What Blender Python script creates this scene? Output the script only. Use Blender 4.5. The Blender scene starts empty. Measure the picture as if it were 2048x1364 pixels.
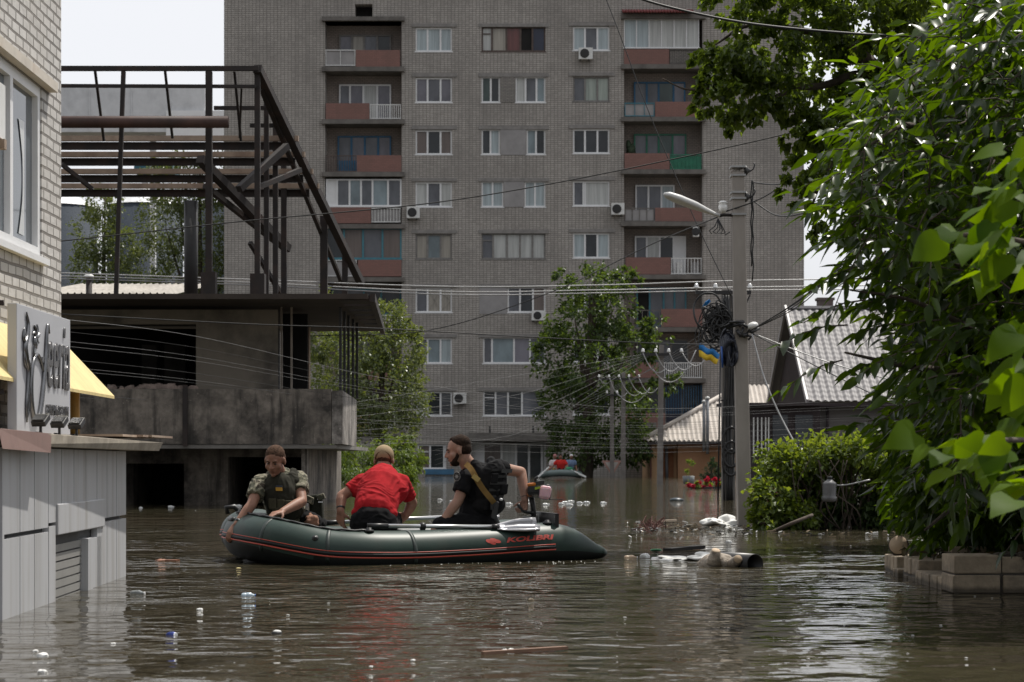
import bpy, bmesh, math, random
import numpy as np
from mathutils import Vector, Matrix, Quaternion, noise
R = math.radians
PI = math.pi
S = bpy.context.scene
COL = S.collection
random.seed(7)
V = Vector

# ------------------------------------------------------------------ camera
F, H, HY = 3982.0, 0.80, 924.0          # focal length in photo pixels, eye height over the water, horizon row
def P(px, py, Y):                        # photo pixel + distance -> world point
    return V(((px - 1024) * Y / F, Y, H - (py - HY) * Y / F))
cam = bpy.data.cameras.new('camera')
cam.lens = 36 * F / 2048
cam.sensor_width = 36; cam.sensor_fit = 'HORIZONTAL'
cam.shift_y = (HY - 682) / 2048
cam.clip_start = 0.1; cam.clip_end = 3000
cam.dof.use_dof = True; cam.dof.focus_distance = 16.0; cam.dof.aperture_fstop = 7.5
co = bpy.data.objects.new('camera', cam); COL.objects.link(co)
co.location = (0, 0, H); co.rotation_euler = (R(90), 0, 0)
S.camera = co

# ------------------------------------------------------------------ sky, sun, exposure
SUN_EL, SUN_AZ = R(63), R(36)            # azimuth measured from +Y (ahead) towards +X (right)
w = bpy.data.worlds.new('World'); S.world = w; w.use_nodes = True
nt = w.node_tree; nt.nodes.clear()
out = nt.nodes.new('ShaderNodeOutputWorld'); bg = nt.nodes.new('ShaderNodeBackground')
sky = nt.nodes.new('ShaderNodeTexSky'); sky.sky_type = 'NISHITA'; sky.sun_disc = False
sky.sun_elevation = SUN_EL; sky.sun_rotation = SUN_AZ
sky.air_density = 1.2; sky.dust_density = 6.0; sky.ozone_density = 1.0
# thin bright summer cloud over the sky
tc = nt.nodes.new('ShaderNodeTexCoord'); mp = nt.nodes.new('ShaderNodeMapping'); mp.inputs['Scale'].default_value = (1, 1, 3.0)
ns = nt.nodes.new('ShaderNodeTexNoise'); ns.inputs['Scale'].default_value = 2.2; ns.inputs['Detail'].default_value = 7
rp = nt.nodes.new('ShaderNodeValToRGB'); rp.color_ramp.elements[0].position = .18; rp.color_ramp.elements[1].position = .52
rp.color_ramp.elements[0].color = (.62,)*3 + (1,); rp.color_ramp.elements[1].color = (.96,)*3 + (1,)
mx = nt.nodes.new('ShaderNodeMix'); mx.data_type = 'RGBA'
mx.inputs[7].default_value = (8.6, 8.75, 9.15, 1)
nt.links.new(tc.outputs['Generated'], mp.inputs['Vector']); nt.links.new(mp.outputs[0], ns.inputs['Vector'])
nt.links.new(ns.outputs['Fac'], rp.inputs[0]); nt.links.new(rp.outputs[0], mx.inputs[0])
# the haze glows towards the sun and is duller on the far side of the sky
dt = nt.nodes.new('ShaderNodeVectorMath'); dt.operation = 'DOT_PRODUCT'
dt.inputs[1].default_value = (math.sin(SUN_AZ) * math.cos(SUN_EL), math.cos(SUN_AZ) * math.cos(SUN_EL), math.sin(SUN_EL))
nt.links.new(tc.outputs['Generated'], dt.inputs[0])
mr = nt.nodes.new('ShaderNodeMapRange'); mr.inputs[1].default_value = -.35; mr.inputs[2].default_value = .42; mr.inputs[3].default_value = .34; mr.inputs[4].default_value = 1.0
nt.links.new(dt.outputs['Value'], mr.inputs[0])
ml = nt.nodes.new('ShaderNodeMix'); ml.data_type = 'RGBA'; ml.blend_type = 'MULTIPLY'; ml.inputs[0].default_value = 1
nt.links.new(mx.outputs[2], ml.inputs[6]); nt.links.new(mr.outputs[0], ml.inputs[7])
nt.links.new(sky.outputs[0], mx.inputs[6]); nt.links.new(ml.outputs[2], bg.inputs[0])
bg.inputs[1].default_value = 0.105
nt.links.new(bg.outputs[0], out.inputs[0])
sd = V((math.sin(SUN_AZ) * math.cos(SUN_EL), math.cos(SUN_AZ) * math.cos(SUN_EL), math.sin(SUN_EL)))
sl = bpy.data.lights.new('sun', 'SUN'); sl.energy = 4.9; sl.angle = R(0.6); sl.color = (1, .95, .87)
so = bpy.data.objects.new('sun', sl); COL.objects.link(so); so.location = (30, 40, 60)
so.rotation_mode = 'QUATERNION'; so.rotation_quaternion = sd.to_track_quat('Z', 'Y')
S.view_settings.view_transform = 'Standard'; S.view_settings.look = 'None'
S.view_settings.exposure = 0.02; S.view_settings.gamma = 1
S.cycles.max_bounces = 8; S.cycles.transparent_max_bounces = 12

# ------------------------------------------------------------------ materials
def nodes_of(name):
    m = bpy.data.materials.new(name); m.use_nodes = True
    t = m.node_tree; b = t.nodes['Principled BSDF']
    return m, t, b
def coords(t, scale=(1, 1, 1), rot=(0, 0, 0)):
    a = t.nodes.new('ShaderNodeTexCoord'); g = t.nodes.new('ShaderNodeMapping')
    g.inputs['Scale'].default_value = scale; g.inputs['Rotation'].default_value = rot
    t.links.new(a.outputs['Object'], g.inputs['Vector']); return g.outputs[0]
def noise_tex(t, vec, scale, detail=5, rough=.55):
    n = t.nodes.new('ShaderNodeTexNoise'); n.inputs['Scale'].default_value = scale
    n.inputs['Detail'].default_value = detail; n.inputs['Roughness'].default_value = rough
    t.links.new(vec, n.inputs['Vector']); return n.outputs['Fac']
def ramp(t, fac, stops, interp='LINEAR'):
    r = t.nodes.new('ShaderNodeValToRGB'); r.color_ramp.interpolation = interp
    e = r.color_ramp.elements
    while len(e) < len(stops): e.new(.5)
    for i, (p, c) in enumerate(stops):
        e[i].position = p; e[i].color = (c[0], c[1], c[2], 1) if hasattr(c, '__len__') else (c, c, c, 1)
    t.links.new(fac, r.inputs[0]); return r.outputs[0]
def mixc(t, fac, a, b, mode='MIX'):
    m = t.nodes.new('ShaderNodeMix'); m.data_type = 'RGBA'; m.blend_type = mode
    for i, x in ((0, fac), (6, a), (7, b)):
        if hasattr(x, 'is_linked'): t.links.new(x, m.inputs[i])
        elif i == 0: m.inputs[0].default_value = x
        else: m.inputs[i].default_value = (x[0], x[1], x[2], 1)
    return m.outputs[2]
def bump(t, b, hgt, strength=.3, dist=.02):
    n = t.nodes.new('ShaderNodeBump'); n.inputs['Strength'].default_value = strength; n.inputs['Distance'].default_value = dist
    t.links.new(hgt, n.inputs['Height']); t.links.new(n.outputs[0], b.inputs['Normal']); return n
MC = {}
def pm(name, col, rough=.6, var=.25, scale=4, bmp=.15, bd=.01, metal=0, dirt=None, dscale=1.2, damt=.6, coat=0, stretch=(1, 1, 1), spec=.5, dpos=.5):
    """plain painted/stone/cloth surface with worn colour variation; dirt = second colour in patches"""
    if name in MC: return MC[name]
    m, t, b = nodes_of(name); v = coords(t, stretch)
    n1 = noise_tex(t, v, scale, 8, .62)
    c = mixc(t, ramp(t, n1, [(.3, 0), (.7, 1)]), [x * (1 - var) for x in col], [min(1, x * (1 + var)) for x in col])
    if dirt is not None:
        n2 = noise_tex(t, v, dscale, 9, .65)
        c = mixc(t, ramp(t, n2, [(dpos, 0), (dpos + .22, damt)]), c, dirt)
    t.links.new(c, b.inputs['Base Color'])
    b.inputs['Roughness'].default_value = rough; b.inputs['Metallic'].default_value = metal
    b.inputs['Coat Weight'].default_value = coat; b.inputs['Specular IOR Level'].default_value = spec
    if bmp: bump(t, b, noise_tex(t, v, scale * 3.1, 6), bmp, bd)
    MC[name] = m; return m
def brick_mat(name, c1, c2, mort, bw, bh, ms, axis='XZ', offset=.5, bmp=.4, bd=.01, dirt=(.1, .1, .1), damt=.35, rough=.8, dscale=.35, streak=.3):
    m, t, b = nodes_of(name)
    a = t.nodes.new('ShaderNodeTexCoord'); sp = t.nodes.new('ShaderNodeSeparateXYZ'); cb = t.nodes.new('ShaderNodeCombineXYZ')
    t.links.new(a.outputs['Object'], sp.inputs[0])
    t.links.new(sp.outputs[axis[0]], cb.inputs[0]); t.links.new(sp.outputs[axis[1]], cb.inputs[1])
    vec = cb.outputs[0]
    br = t.nodes.new('ShaderNodeTexBrick'); br.offset = offset; br.squash = 1
    # slightly crooked courses
    wv = t.nodes.new('ShaderNodeTexNoise'); wv.inputs['Scale'].default_value = 2.3; t.links.new(vec, wv.inputs['Vector'])
    vm = t.nodes.new('ShaderNodeVectorMath'); vm.operation = 'MULTIPLY_ADD'; vm.inputs[1].default_value = (bh * .35,) * 3
    t.links.new(wv.outputs['Color'], vm.inputs[0]); t.links.new(vec, vm.inputs[2])
    t.links.new(vm.outputs[0], br.inputs['Vector'])
    br.inputs['Scale'].default_value = 1; br.inputs['Brick Width'].default_value = bw; br.inputs['Row Height'].default_value = bh
    br.inputs['Mortar Size'].default_value = ms; br.inputs['Mortar Smooth'].default_value = .3
    br.inputs['Color1'].default_value = (*c1, 1); br.inputs['Color2'].default_value = (*c2, 1); br.inputs['Mortar'].default_value = (*mort, 1)
    n2 = noise_tex(t, vec, dscale, 9, .65)
    c = mixc(t, ramp(t, n2, [(.42, 0), (.72, damt)]), br.outputs['Color'], dirt)
    st = coords(t, (3.0, 3.0, .12)); n3 = noise_tex(t, st, 1.0, 6, .6)
    c = mixc(t, ramp(t, n3, [(.5, 0), (.75, streak)]), c, dirt)
    n4 = noise_tex(t, vec, 14, 4); c = mixc(t, ramp(t, n4, [(.3, 0), (.8, .25)]), c, [x * .55 for x in c1])
    t.links.new(c, b.inputs['Base Color']); b.inputs['Roughness'].default_value = rough
    iv = t.nodes.new('ShaderNodeMath'); iv.operation = 'MULTIPLY_ADD'; iv.inputs[1].default_value = -1; iv.inputs[2].default_value = 1
    t.links.new(br.outputs['Fac'], iv.inputs[0])
    ad = t.nodes.new('ShaderNodeMath'); ad.operation = 'MULTIPLY_ADD'; ad.inputs[1].default_value = .35
    t.links.new(n4, ad.inputs[0]); t.links.new(iv.outputs[0], ad.inputs[2])
    bump(t, b, ad.outputs[0], bmp, bd); MC[name] = m; return m
def glass_mat(name, col, rough=.08, var=.35, scale=.8, spec=.6):
    m, t, b = nodes_of(name); v = coords(t, (1, 1, .5))
    c = mixc(t, ramp(t, noise_tex(t, v, scale, 5), [(.35, 0), (.65, 1)]), [x * (1 - var) for x in col], [x * (1 + var) for x in col])
    t.links.new(c, b.inputs['Base Color']); b.inputs['Roughness'].default_value = rough; b.inputs['Specular IOR Level'].default_value = spec
    bump(t, b, noise_tex(t, v, 1.2, 2), .08, .02); MC[name] = m; return m
def curtain_mat(name, col):
    m, t, b = nodes_of(name); v = coords(t, (9, 9, .4))
    c = mixc(t, ramp(t, noise_tex(t, v, 1.0, 3), [(.3, 0), (.7, 1)]), [x * .62 for x in col], col)
    t.links.new(c, b.inputs['Base Color']); b.inputs['Roughness'].default_value = .5
    b.inputs['Coat Weight'].default_value = .7; b.inputs['Coat Roughness'].default_value = .08; MC[name] = m; return m
def leaf_mat(name, dark, light, trans=.45, rough=.42, tcol=None, spec=.5):
    m, t, b = nodes_of(name); t.nodes.remove(b)
    g = t.nodes.new('ShaderNodeNewGeometry')
    v = coords(t); n = noise_tex(t, v, 1.1, 4)
    ad = t.nodes.new('ShaderNodeMath'); ad.operation = 'MULTIPLY_ADD'; ad.inputs[1].default_value = .5
    hl = t.nodes.new('ShaderNodeMath'); hl.operation = 'MULTIPLY_ADD'; hl.inputs[1].default_value = .9; hl.inputs[2].default_value = -.2
    t.links.new(n, hl.inputs[0])
    t.links.new(g.outputs['Random Per Island'], ad.inputs[0]); t.links.new(hl.outputs[0], ad.inputs[2])
    c = ramp(t, ad.outputs[0], [(.1, dark), (.55, [(a + q) / 2 for a, q in zip(dark, light)]), (.95, light)])
    p = t.nodes.new('ShaderNodeBsdfPrincipled'); t.links.new(c, p.inputs['Base Color']); p.inputs['Roughness'].default_value = rough
    p.inputs['Specular IOR Level'].default_value = spec
    tr = t.nodes.new('ShaderNodeBsdfTranslucent')
    tint = tcol or (1.9, 1.75, .55)
    t.links.new(mixc(t, 1, c, tint, 'MULTIPLY'), tr.inputs[0])
    ms = t.nodes.new('ShaderNodeMixShader'); ms.inputs[0].default_value = trans
    t.links.new(p.outputs[0], ms.inputs[1]); t.links.new(tr.outputs[0], ms.inputs[2])
    t.links.new(ms.outputs[0], t.nodes['Material Output'].inputs[0]); MC[name] = m; return m

# ------------------------------------------------------------------ object helpers
def tag(o, label=None, cat=None, group=None, kind=None):
    if label: o['label'] = label
    if cat: o['category'] = cat
    if group: o['group'] = group
    if kind: o['kind'] = kind
    return o
def thing(name, loc, label, cat, group=None, rz=0):
    o = bpy.data.objects.new(name, None); COL.objects.link(o); o.location = loc; o.rotation_euler = (0, 0, rz)
    o.empty_display_size = .1
    return tag(o, label, cat, group)
def adopt(o, parent):
    o.parent = parent
    M = Matrix.Identity(4); q = parent
    chain = []
    while q: chain.append(q); q = q.parent
    for q in reversed(chain):
        M = M @ q.matrix_parent_inverse @ q.matrix_basis
    o.matrix_parent_inverse = M.inverted()
def link_mesh(name, me, mats, parent=None, smooth=False):
    o = bpy.data.objects.new(name, me); COL.objects.link(o)
    for m in (mats if isinstance(mats, (list, tuple)) else [mats]): me.materials.append(m)
    if smooth: me.polygons.foreach_set('use_smooth', [True] * len(me.polygons))
    if parent is not None: adopt(o, parent)
    return o
def copy_tree(o, parent=None):
    c = o.copy(); COL.objects.link(c)
    if parent is not None: c.parent = parent
    for ch in list(o.children): copy_tree(ch, c)
    return c
class MB:
    """collects shapes, builds ONE mesh object"""
    def __init__(s): s.v, s.f, s.m, s.sm = [], [], [], []
    def add(s, vs, fs, mi=0, smooth=False):
        k = len(s.v); s.v += [tuple(x) for x in vs]
        for f in fs: s.f.append(tuple(i + k for i in f)); s.m.append(mi); s.sm.append(smooth)
    def quad(s, a, b, c, d, mi=0): s.add([a, b, c, d], [(0, 1, 2, 3)], mi)
    def box(s, x0, x1, y0, y1, z0, z1, mi=0):
        vs = [(x, y, z) for x in (x0, x1) for y in (y0, y1) for z in (z0, z1)]
        s.add(vs, [(0, 1, 3, 2), (4, 6, 7, 5), (0, 4, 5, 1), (2, 3, 7, 6), (0, 2, 6, 4), (1, 5, 7, 3)], mi)
    def obox(s, c, ax, ay, az, mi=0):     # centre and three half-extent vectors
        c, ax, ay, az = V(c), V(ax), V(ay), V(az)
        vs = [c + ax * i + ay * j + az * k for i in (-1, 1) for j in (-1, 1) for k in (-1, 1)]
        s.add(vs, [(0, 1, 3, 2), (4, 6, 7, 5), (0, 4, 5, 1), (2, 3, 7, 6), (0, 2, 6, 4), (1, 5, 7, 3)], mi)
    def bar(s, a, b, wd, dp=None, mi=0, up=(0, 0, 1)):   # square bar from a to b
        a, b = V(a), V(b); d = b - a; L = d.length; d = d / L; up = V(up)
        if abs(d.dot(up)) > .95: up = V((0, 1, 0))
        sx = d.cross(up).normalized(); sz = sx.cross(d).normalized(); dp = dp or wd
        s.obox((a + b) / 2, d * L / 2, sx * dp / 2, sz * wd / 2, mi)
    def tube(s, pts, rad, n=8, mi=0, caps=True, smooth=True):
        pts = [V(p) for p in pts]; m = len(pts)
        if not hasattr(rad, '__len__'): rad = [rad] * m
        t = [(pts[min(i + 1, m - 1)] - pts[max(i - 1, 0)]).normalized() for i in range(m)]
        u = t[0].orthogonal().normalized(); vs = []
        for i in range(m):
            u = (u - t[i] * u.dot(t[i])).normalized(); w_ = t[i].cross(u)
            for k in range(n):
                a = 2 * PI * k / n; vs.append(pts[i] + (u * math.cos(a) + w_ * math.sin(a)) * rad[i])
        fs = [(i * n + k, i * n + (k + 1) % n, (i + 1) * n + (k + 1) % n, (i + 1) * n + k) for i in range(m - 1) for k in range(n)]
        if caps: fs += [tuple(range(n - 1, -1, -1)), tuple((m - 1) * n + k for k in range(n))]
        s.add(vs, fs, mi, smooth)
    def lathe(s, c, axis, prof, n=16, mi=0, smooth=True):  # prof: (distance along axis, radius)
        c = V(c); axis = V(axis).normalized()
        s.tube([c + axis * (d + 1e-5 * i) for i, (d, r) in enumerate(prof)], [max(r, 1e-4) for d, r in prof], n, mi, True, smooth)
    def ell(s, c, r, rot=None, mi=0, nu=12, nv=8, jit=0, sd_=0):
        c = V(c); vs = []; rnd = random.Random(sd_)
        for j in range(nv + 1):
            a = PI * j / nv - PI / 2
            for i in range(nu):
                b_ = 2 * PI * i / nu; q = V((math.cos(a) * math.cos(b_), math.cos(a) * math.sin(b_), math.sin(a)))
                if jit: q *= 1 + jit * noise.noise(q * 1.7 + V((sd_ * 3.1, 0, 0)))
                q = V((q.x * r[0], q.y * r[1], q.z * r[2]))
                if rot is not None: q = rot @ q
                vs.append(c + q)
        fs = [(j * nu + i, j * nu + (i + 1) % nu, (j + 1) * nu + (i + 1) % nu, (j + 1) * nu + i) for j in range(nv) for i in range(nu)]
        s.add(vs, fs, mi, True)
    def wall(s, x0, x1, z0, z1, y, holes, mi=0, back=None):
        """front wall in the XZ plane at y (facing -Y) with openings (x0,x1,z0,z1,depth) and their reveals"""
        xs = sorted({x0, x1} | {q for h in holes for q in h[:2]}); zs = sorted({z0, z1} | {q for h in holes for q in h[2:4]})
        for i in range(len(xs) - 1):
            for j in range(len(zs) - 1):
                cx, cz = (xs[i] + xs[i + 1]) / 2, (zs[j] + zs[j + 1]) / 2
                if any(h[0] < cx < h[1] and h[2] < cz < h[3] for h in holes): continue
                s.quad((xs[i], y, zs[j]), (xs[i + 1], y, zs[j]), (xs[i + 1], y, zs[j + 1]), (xs[i], y, zs[j + 1]), mi)
        for a, b, c, d, dp in holes:
            e = y + dp
            s.quad((a, y, c), (a, e, c), (a, e, d), (a, y, d), mi); s.quad((b, e, c), (b, y, c), (b, y, d), (b, e, d), mi)
            s.quad((a, y, d), (a, e, d), (b, e, d), (b, y, d), mi); s.quad((a, e, c), (a, y, c), (b, y, c), (b, e, c), mi)
    def build(s, name, mats, parent=None, bevel=0, smooth=None):
        me = bpy.data.meshes.new(name); me.from_pydata(s.v, [], s.f)
        o = link_mesh(name, me, mats, parent)
        me.polygons.foreach_set('material_index', s.m)
        me.polygons.foreach_set('use_smooth', s.sm if smooth is None else [smooth] * len(s.f))
        me.update()
        if bevel:
            b = o.modifiers.new('bevel', 'BEVEL'); b.width = bevel; b.segments = 2; b.limit_method = 'ANGLE'
        return o
def smooth_path(pts, n=8):
    """Catmull-Rom through tuples of any length"""
    A = [np.array(p, float) for p in pts]; A = [2 * A[0] - A[1]] + A + [2 * A[-1] - A[-2]]; outp = []
    for i in range(1, len(A) - 2):
        for k in range(n):
            t = k / n; a, b, c, d = A[i - 1:i + 3]
            outp.append(.5 * (2 * b + (c - a) * t + (2 * a - 5 * b + 4 * c - d) * t * t + (3 * b - a - 3 * c + d) * t ** 3))
    outp.append(A[-2]); return outp
def sag(a, b, s, n=14):
    a, b = V(a), V(b); return [a.lerp(b, i / n) - V((0, 0, s * 4 * (i / n) * (1 - i / n))) for i in range(n + 1)]

# ------------------------------------------------------------------ foliage
def unit(a): return a / np.maximum(np.linalg.norm(a, axis=1, keepdims=True), 1e-9)
def leaves(name, p, d, nrm, L, W, m, parent, fold=.22, droop=.12, detail=False, kind=None):
    """one mesh of folded leaf faces: base p, direction d, normal nrm, lengths L, widths W"""
    n = len(p); d = unit(d); s = unit(np.cross(d, nrm)); u = np.cross(s, d); L = L[:, None]; W = W[:, None]
    if detail:
        rows = [p, p + d * L * .25 + s * W * .42 + u * W * fold, p + d * L * .6 + s * W * .40 + u * W * fold * .6 - u * L * droop * .4, p + d * L * .97 - u * L * droop,
                p + d * L * .6 - s * W * .40 + u * W * fold * .6 - u * L * droop * .4, p + d * L * .25 - s * W * .42 + u * W * fold,
                p + d * L * .27, p + d * L * .62 - u * L * droop * .4]
        tris = [(0, 6, 1), (0, 5, 6), (6, 7, 2), (6, 2, 1), (6, 4, 7), (6, 5, 4), (7, 3, 2), (7, 4, 3)]
    else:
        rows = [p, p + d * L * .42 + s * W * .5 + u * W * fold, p + d * L - u * L * droop, p + d * L * .42 - s * W * .5 + u * W * fold]
        tris = [(0, 2, 1), (0, 3, 2)]
    k = len(rows); co_ = np.stack(rows, 1).reshape(-1, 3)
    base = np.arange(n)[:, None, None] * k; idx = (base + np.array(tris)[None]).reshape(-1)
    me = bpy.data.meshes.new(name); nf = n * len(tris)
    me.vertices.add(len(co_)); me.vertices.foreach_set('co', co_.astype(np.float32).ravel())
    me.loops.add(nf * 3); me.loops.foreach_set('vertex_index', idx.astype(np.int32))
    me.polygons.add(nf); me.polygons.foreach_set('loop_start', np.arange(nf, dtype=np.int32) * 3)
    me.polygons.foreach_set('use_smooth', np.full(nf, detail, dtype=bool))
    me.update(calc_edges=True); me.validate()
    o = link_mesh(name, me, m, parent)
    if kind: o['kind'] = kind
    return o
def crown_pts(blobs, N, rg, hollow=.55, sub=26, spread=.28):
    """leaf positions in clumps spread through a list of ellipsoids (centre, radii)"""
    wts = np.array([(r[0] * r[1] * r[2]) ** .67 for c, r in blobs]); wts /= wts.sum()
    pos, outd = [], []
    for (c, r), wt in zip(blobs, wts):
        k = max(4, int(N * wt)); nc = max(3, k // sub)
        q = unit(rg.normal(size=(nc, 3))) * (hollow + (1 - hollow) * rg.random((nc, 1)) ** .6)
        cl = q * np.array(r) + np.array(c)
        i = rg.integers(0, nc, k)
        off = rg.normal(size=(k, 3)) * spread * (np.prod(r) ** (1 / 3)) * .55
        pos.append(cl[i] + off); outd.append(q[i] + rg.normal(size=(k, 3)) * .55)
    return np.concatenate(pos), np.concatenate(outd)
def crown(name, blobs, N, m, parent, L, W, seed=0, down=.35, detail=False, **kw):
    rg = np.random.default_rng(seed); p, d = crown_pts(blobs, N, rg, **kw); n = len(p)
    d = unit(d) + np.array([0, 0, -down]); nr = unit(rg.normal(size=(n, 3)) * .75 + np.array([0, 0, 1.0]))
    return leaves(name, p, d, nr, L * (.6 + .7 * rg.random(n)), W * (.65 + .6 * rg.random(n)), m, parent, detail=detail)
def trunk(parent, pts, rad, m, limbs=(), n=9, name='trunk'):
    b = MB(); pp = smooth_path([tuple(p) + (r,) for p, r in zip(pts, rad)], 5); b.tube([q[:3] for q in pp], [q[3] for q in pp], n)
    for lp, lr in limbs:
        pp = smooth_path([tuple(p) + (r,) for p, r in zip(lp, lr)], 5); b.tube([q[:3] for q in pp], [max(q[3], .004) for q in pp], 6)
    return b.build(name, m, parent)
# ================================================================== setting: water
def make_water():
    m, t, b = nodes_of('flood_water')
    a = t.nodes.new('ShaderNodeTexCoord'); vec = a.outputs['Object']
    def nz(scale, det, st=(1, 1, 1)):
        g = t.nodes.new('ShaderNodeMapping'); g.inputs['Scale'].default_value = st; t.links.new(vec, g.inputs['Vector'])
        return noise_tex(t, g.outputs[0], scale, det, .5)
    def mul(x, y):
        q = t.nodes.new('ShaderNodeMath'); q.operation = 'MULTIPLY'
        for i, e in enumerate((x, y)):
            if hasattr(e, 'is_linked'): t.links.new(e, q.inputs[i])
            else: q.inputs[i].default_value = e
        return q.outputs[0]
    def addn(x, y):
        q = t.nodes.new('ShaderNodeMath'); t.links.new(x, q.inputs[0]); t.links.new(y, q.inputs[1]); return q.outputs[0]
    patch = ramp(t, nz(.42, 5), [(.38, .40), (.62, 1.30)])
    def near(pt, r, gain):                   # livelier ripples where the boat and the drifting wood stir the water
        d = t.nodes.new('ShaderNodeVectorMath'); d.operation = 'DISTANCE'; d.inputs[1].default_value = pt; t.links.new(vec, d.inputs[0])
        q = t.nodes.new('ShaderNodeMapRange'); q.inputs[1].default_value = 0; q.inputs[2].default_value = r; q.inputs[3].default_value = gain; q.inputs[4].default_value = 0
        t.links.new(d.outputs['Value'], q.inputs[0]); return q.outputs[0]
    patch = addn(addn(patch, near((-2.9, 16.0, 0), 1.1, 2.2)), addn(near((1.6, 15.4, 0), 1.2, .9), near((1.2, 23.5, 0), 2.2, 1.2)))
    swell = mul(nz(1.3, 1.5), .046)
    wave = mul(mul(nz(5.0, 1.5, (1, 1.15, 1)), .024), patch)
    rip = mul(mul(nz(13, 2), .0026), patch)
    fine = mul(mul(nz(34, 1), .0007), patch)
    hgt = addn(addn(swell, wave), addn(rip, fine))
    n = t.nodes.new('ShaderNodeBump'); n.inputs['Strength'].default_value = 1; n.inputs['Distance'].default_value = 1.0
    t.links.new(hgt, n.inputs['Height']); t.links.new(n.outputs[0], b.inputs['Normal'])
    c = mixc(t, ramp(t, nz(.12, 4), [(.35, 0), (.65, 1)]), (.050, .040, .025), (.046, .042, .026))
    t.links.new(c, b.inputs['Base Color']); b.inputs['Roughness'].default_value = .035; b.inputs['IOR'].default_value = 1.33
    w_ = MB(); w_.quad((-900, -40, 0), (900, -40, 0), (900, 1500, 0), (-900, 1500, 0))
    o = w_.build('flood_water', m); o['kind'] = 'structure'
make_water()

# ================================================================== shared materials
concrete = pm('concrete', (.30, .285, .26), .85, .2, 2.5, .3, .01, dirt=(.12, .115, .105), dscale=1.1)
concrete_dark = pm('concrete_dark', (.17, .16, .145), .9, .25, 2, .3, .01, dirt=(.06, .055, .05), dscale=.9)
white_pvc = pm('white_pvc', (.72, .72, .72), .4, .06, 3, 0)
white_metal = pm('white_metal', (.68, .68, .66), .45, .1, 5, .05, dirt=(.4, .38, .34), dscale=4, damt=.4)
black_metal = pm('black_metal', (.018, .017, .017), .5, .3, 6, .1)
black_plastic = pm('black_plastic', (.02, .02, .021), .42, .2, 9, .05)
rust = pm('rusty_steel', (.017, .0125, .011), .75, .4, 3, .3, .005, dirt=(.06, .028, .018), dscale=2.0, damt=.55)
rust_tan = pm('pale_rusted_steel', (.33, .25, .19), .8, .25, 3, .2, .004, dirt=(.16, .09, .06), dscale=2.2)
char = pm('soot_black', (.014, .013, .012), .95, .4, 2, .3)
wood = pm('weathered_wood', (.30, .22, .16), .85, .3, 5, .4, stretch=(1, 1, 4))
bark = pm('bark', (.075, .058, .045), .95, .4, 6, .7, .02, stretch=(1, 1, .35))
galv = pm('galvanised', (.64, .645, .655), .5, .1, 1.2, .1, metal=.1, dirt=(.35, .36, .37), dscale=.5, damt=.5)
wire_thin = pm('dull_wire', (.17, .17, .17), .6, .1, 3, 0); wire_grey = pm('aluminium_wire', (.38, .38, .38), .5, .1, 3, 0, metal=.3)
wire_black = pm('black_cable', (.018, .018, .018), .6, .2, 3, 0)
ceramic = pm('white_ceramic', (.75, .75, .74), .2, .05, 3, 0, coat=.5)

# ================================================================== apartment block
AY = 115.0
def ax(px): return (px - 1024) * AY / F
def az(py): return H - (py - HY) * AY / F
facade = brick_mat('pale_brick', (.47, .435, .395), (.37, .342, .31), (.165, .152, .14), .205, .122, .017, offset=0, bmp=.5, bd=.02, dirt=(.16, .148, .135), damt=.65, dscale=.22, streak=.5)
facade_side = brick_mat('pale_brick_side', (.415, .375, .34), (.325, .294, .266), (.125, .113, .104), .26, .118, .017, axis='YZ')
infill = brick_mat('rough_infill_brick', (.37, .34, .30), (.26, .24, .22), (.13, .12, .11), .25, .085, .02)
red_panel = brick_mat('red_brick_panel', (.265, .135, .112), (.23, .12, .10), (.175, .10, .085), .26, .10, .01, dirt=(.14, .085, .07), damt=.4, dscale=.6)
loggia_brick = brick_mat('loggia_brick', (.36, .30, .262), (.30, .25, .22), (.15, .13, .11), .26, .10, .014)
plaster = pm('grey_plaster', (.30, .288, .285), .9, .15, 1.5, .2)
lintel_m = pm('lintel_concrete', (.235, .222, .21), .9, .2, 3, .2)
slab_m = pm('slab_concrete', (.15, .138, .125), .9, .25, 2, .25, dirt=(.07, .065, .06), dscale=1.2)
g_dark = glass_mat('window_glass_dark', (.030, .034, .038)); g_mid = glass_mat('window_glass_grey', (.115, .12, .135), .12)
g_blue = glass_mat('window_glass_blue', (.20, .25, .27), .15); g_teal = glass_mat('window_glass_green', (.05, .075, .07))
g_lilac = glass_mat('window_glass_lilac', (.16, .155, .18), .12); g_navy = glass_mat('window_panel_navy', (.02, .026, .05), .35)
c_white = curtain_mat('curtain_white', (.52, .53, .51)); c_beige = curtain_mat('curtain_beige', (.36, .33, .28)); c_blue = curtain_mat('blind_pale_blue', (.42, .49, .51))
c_green = curtain_mat('curtain_pale_green', (.36, .41, .36)); c_red = curtain_mat('curtain_maroon', (.14, .035, .03)); c_pat = curtain_mat('curtain_brown', (.15, .115, .10))
blue_paint = pm('blue_paint', (.012, .10, .20), .5, .25, 4, .05); teal_paint = pm('teal_paint', (.05, .19, .24), .5, .2, 4, .05)
green_paint = pm('green_paint', (.015, .15, .085), .5, .25, 4, .05); old_wood = pm('grey_window_wood', (.20, .19, .18), .8, .25, 6, .1)
brown_wood = pm('brown_window_wood', (.09, .065, .055), .7, .3, 6, .1)
PANE = dict(d=g_dark, m=g_mid, b=g_blue, t=g_teal, l=g_lilac, n=g_navy, w=c_white, e=c_beige, p=c_blue, g=c_green, r=c_red, k=c_pat, x=char, W=white_pvc)
FR = dict(w=white_pvc, o=old_wood, b=blue_paint, t=teal_paint, g=green_paint, n=brown_wood)
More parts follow.
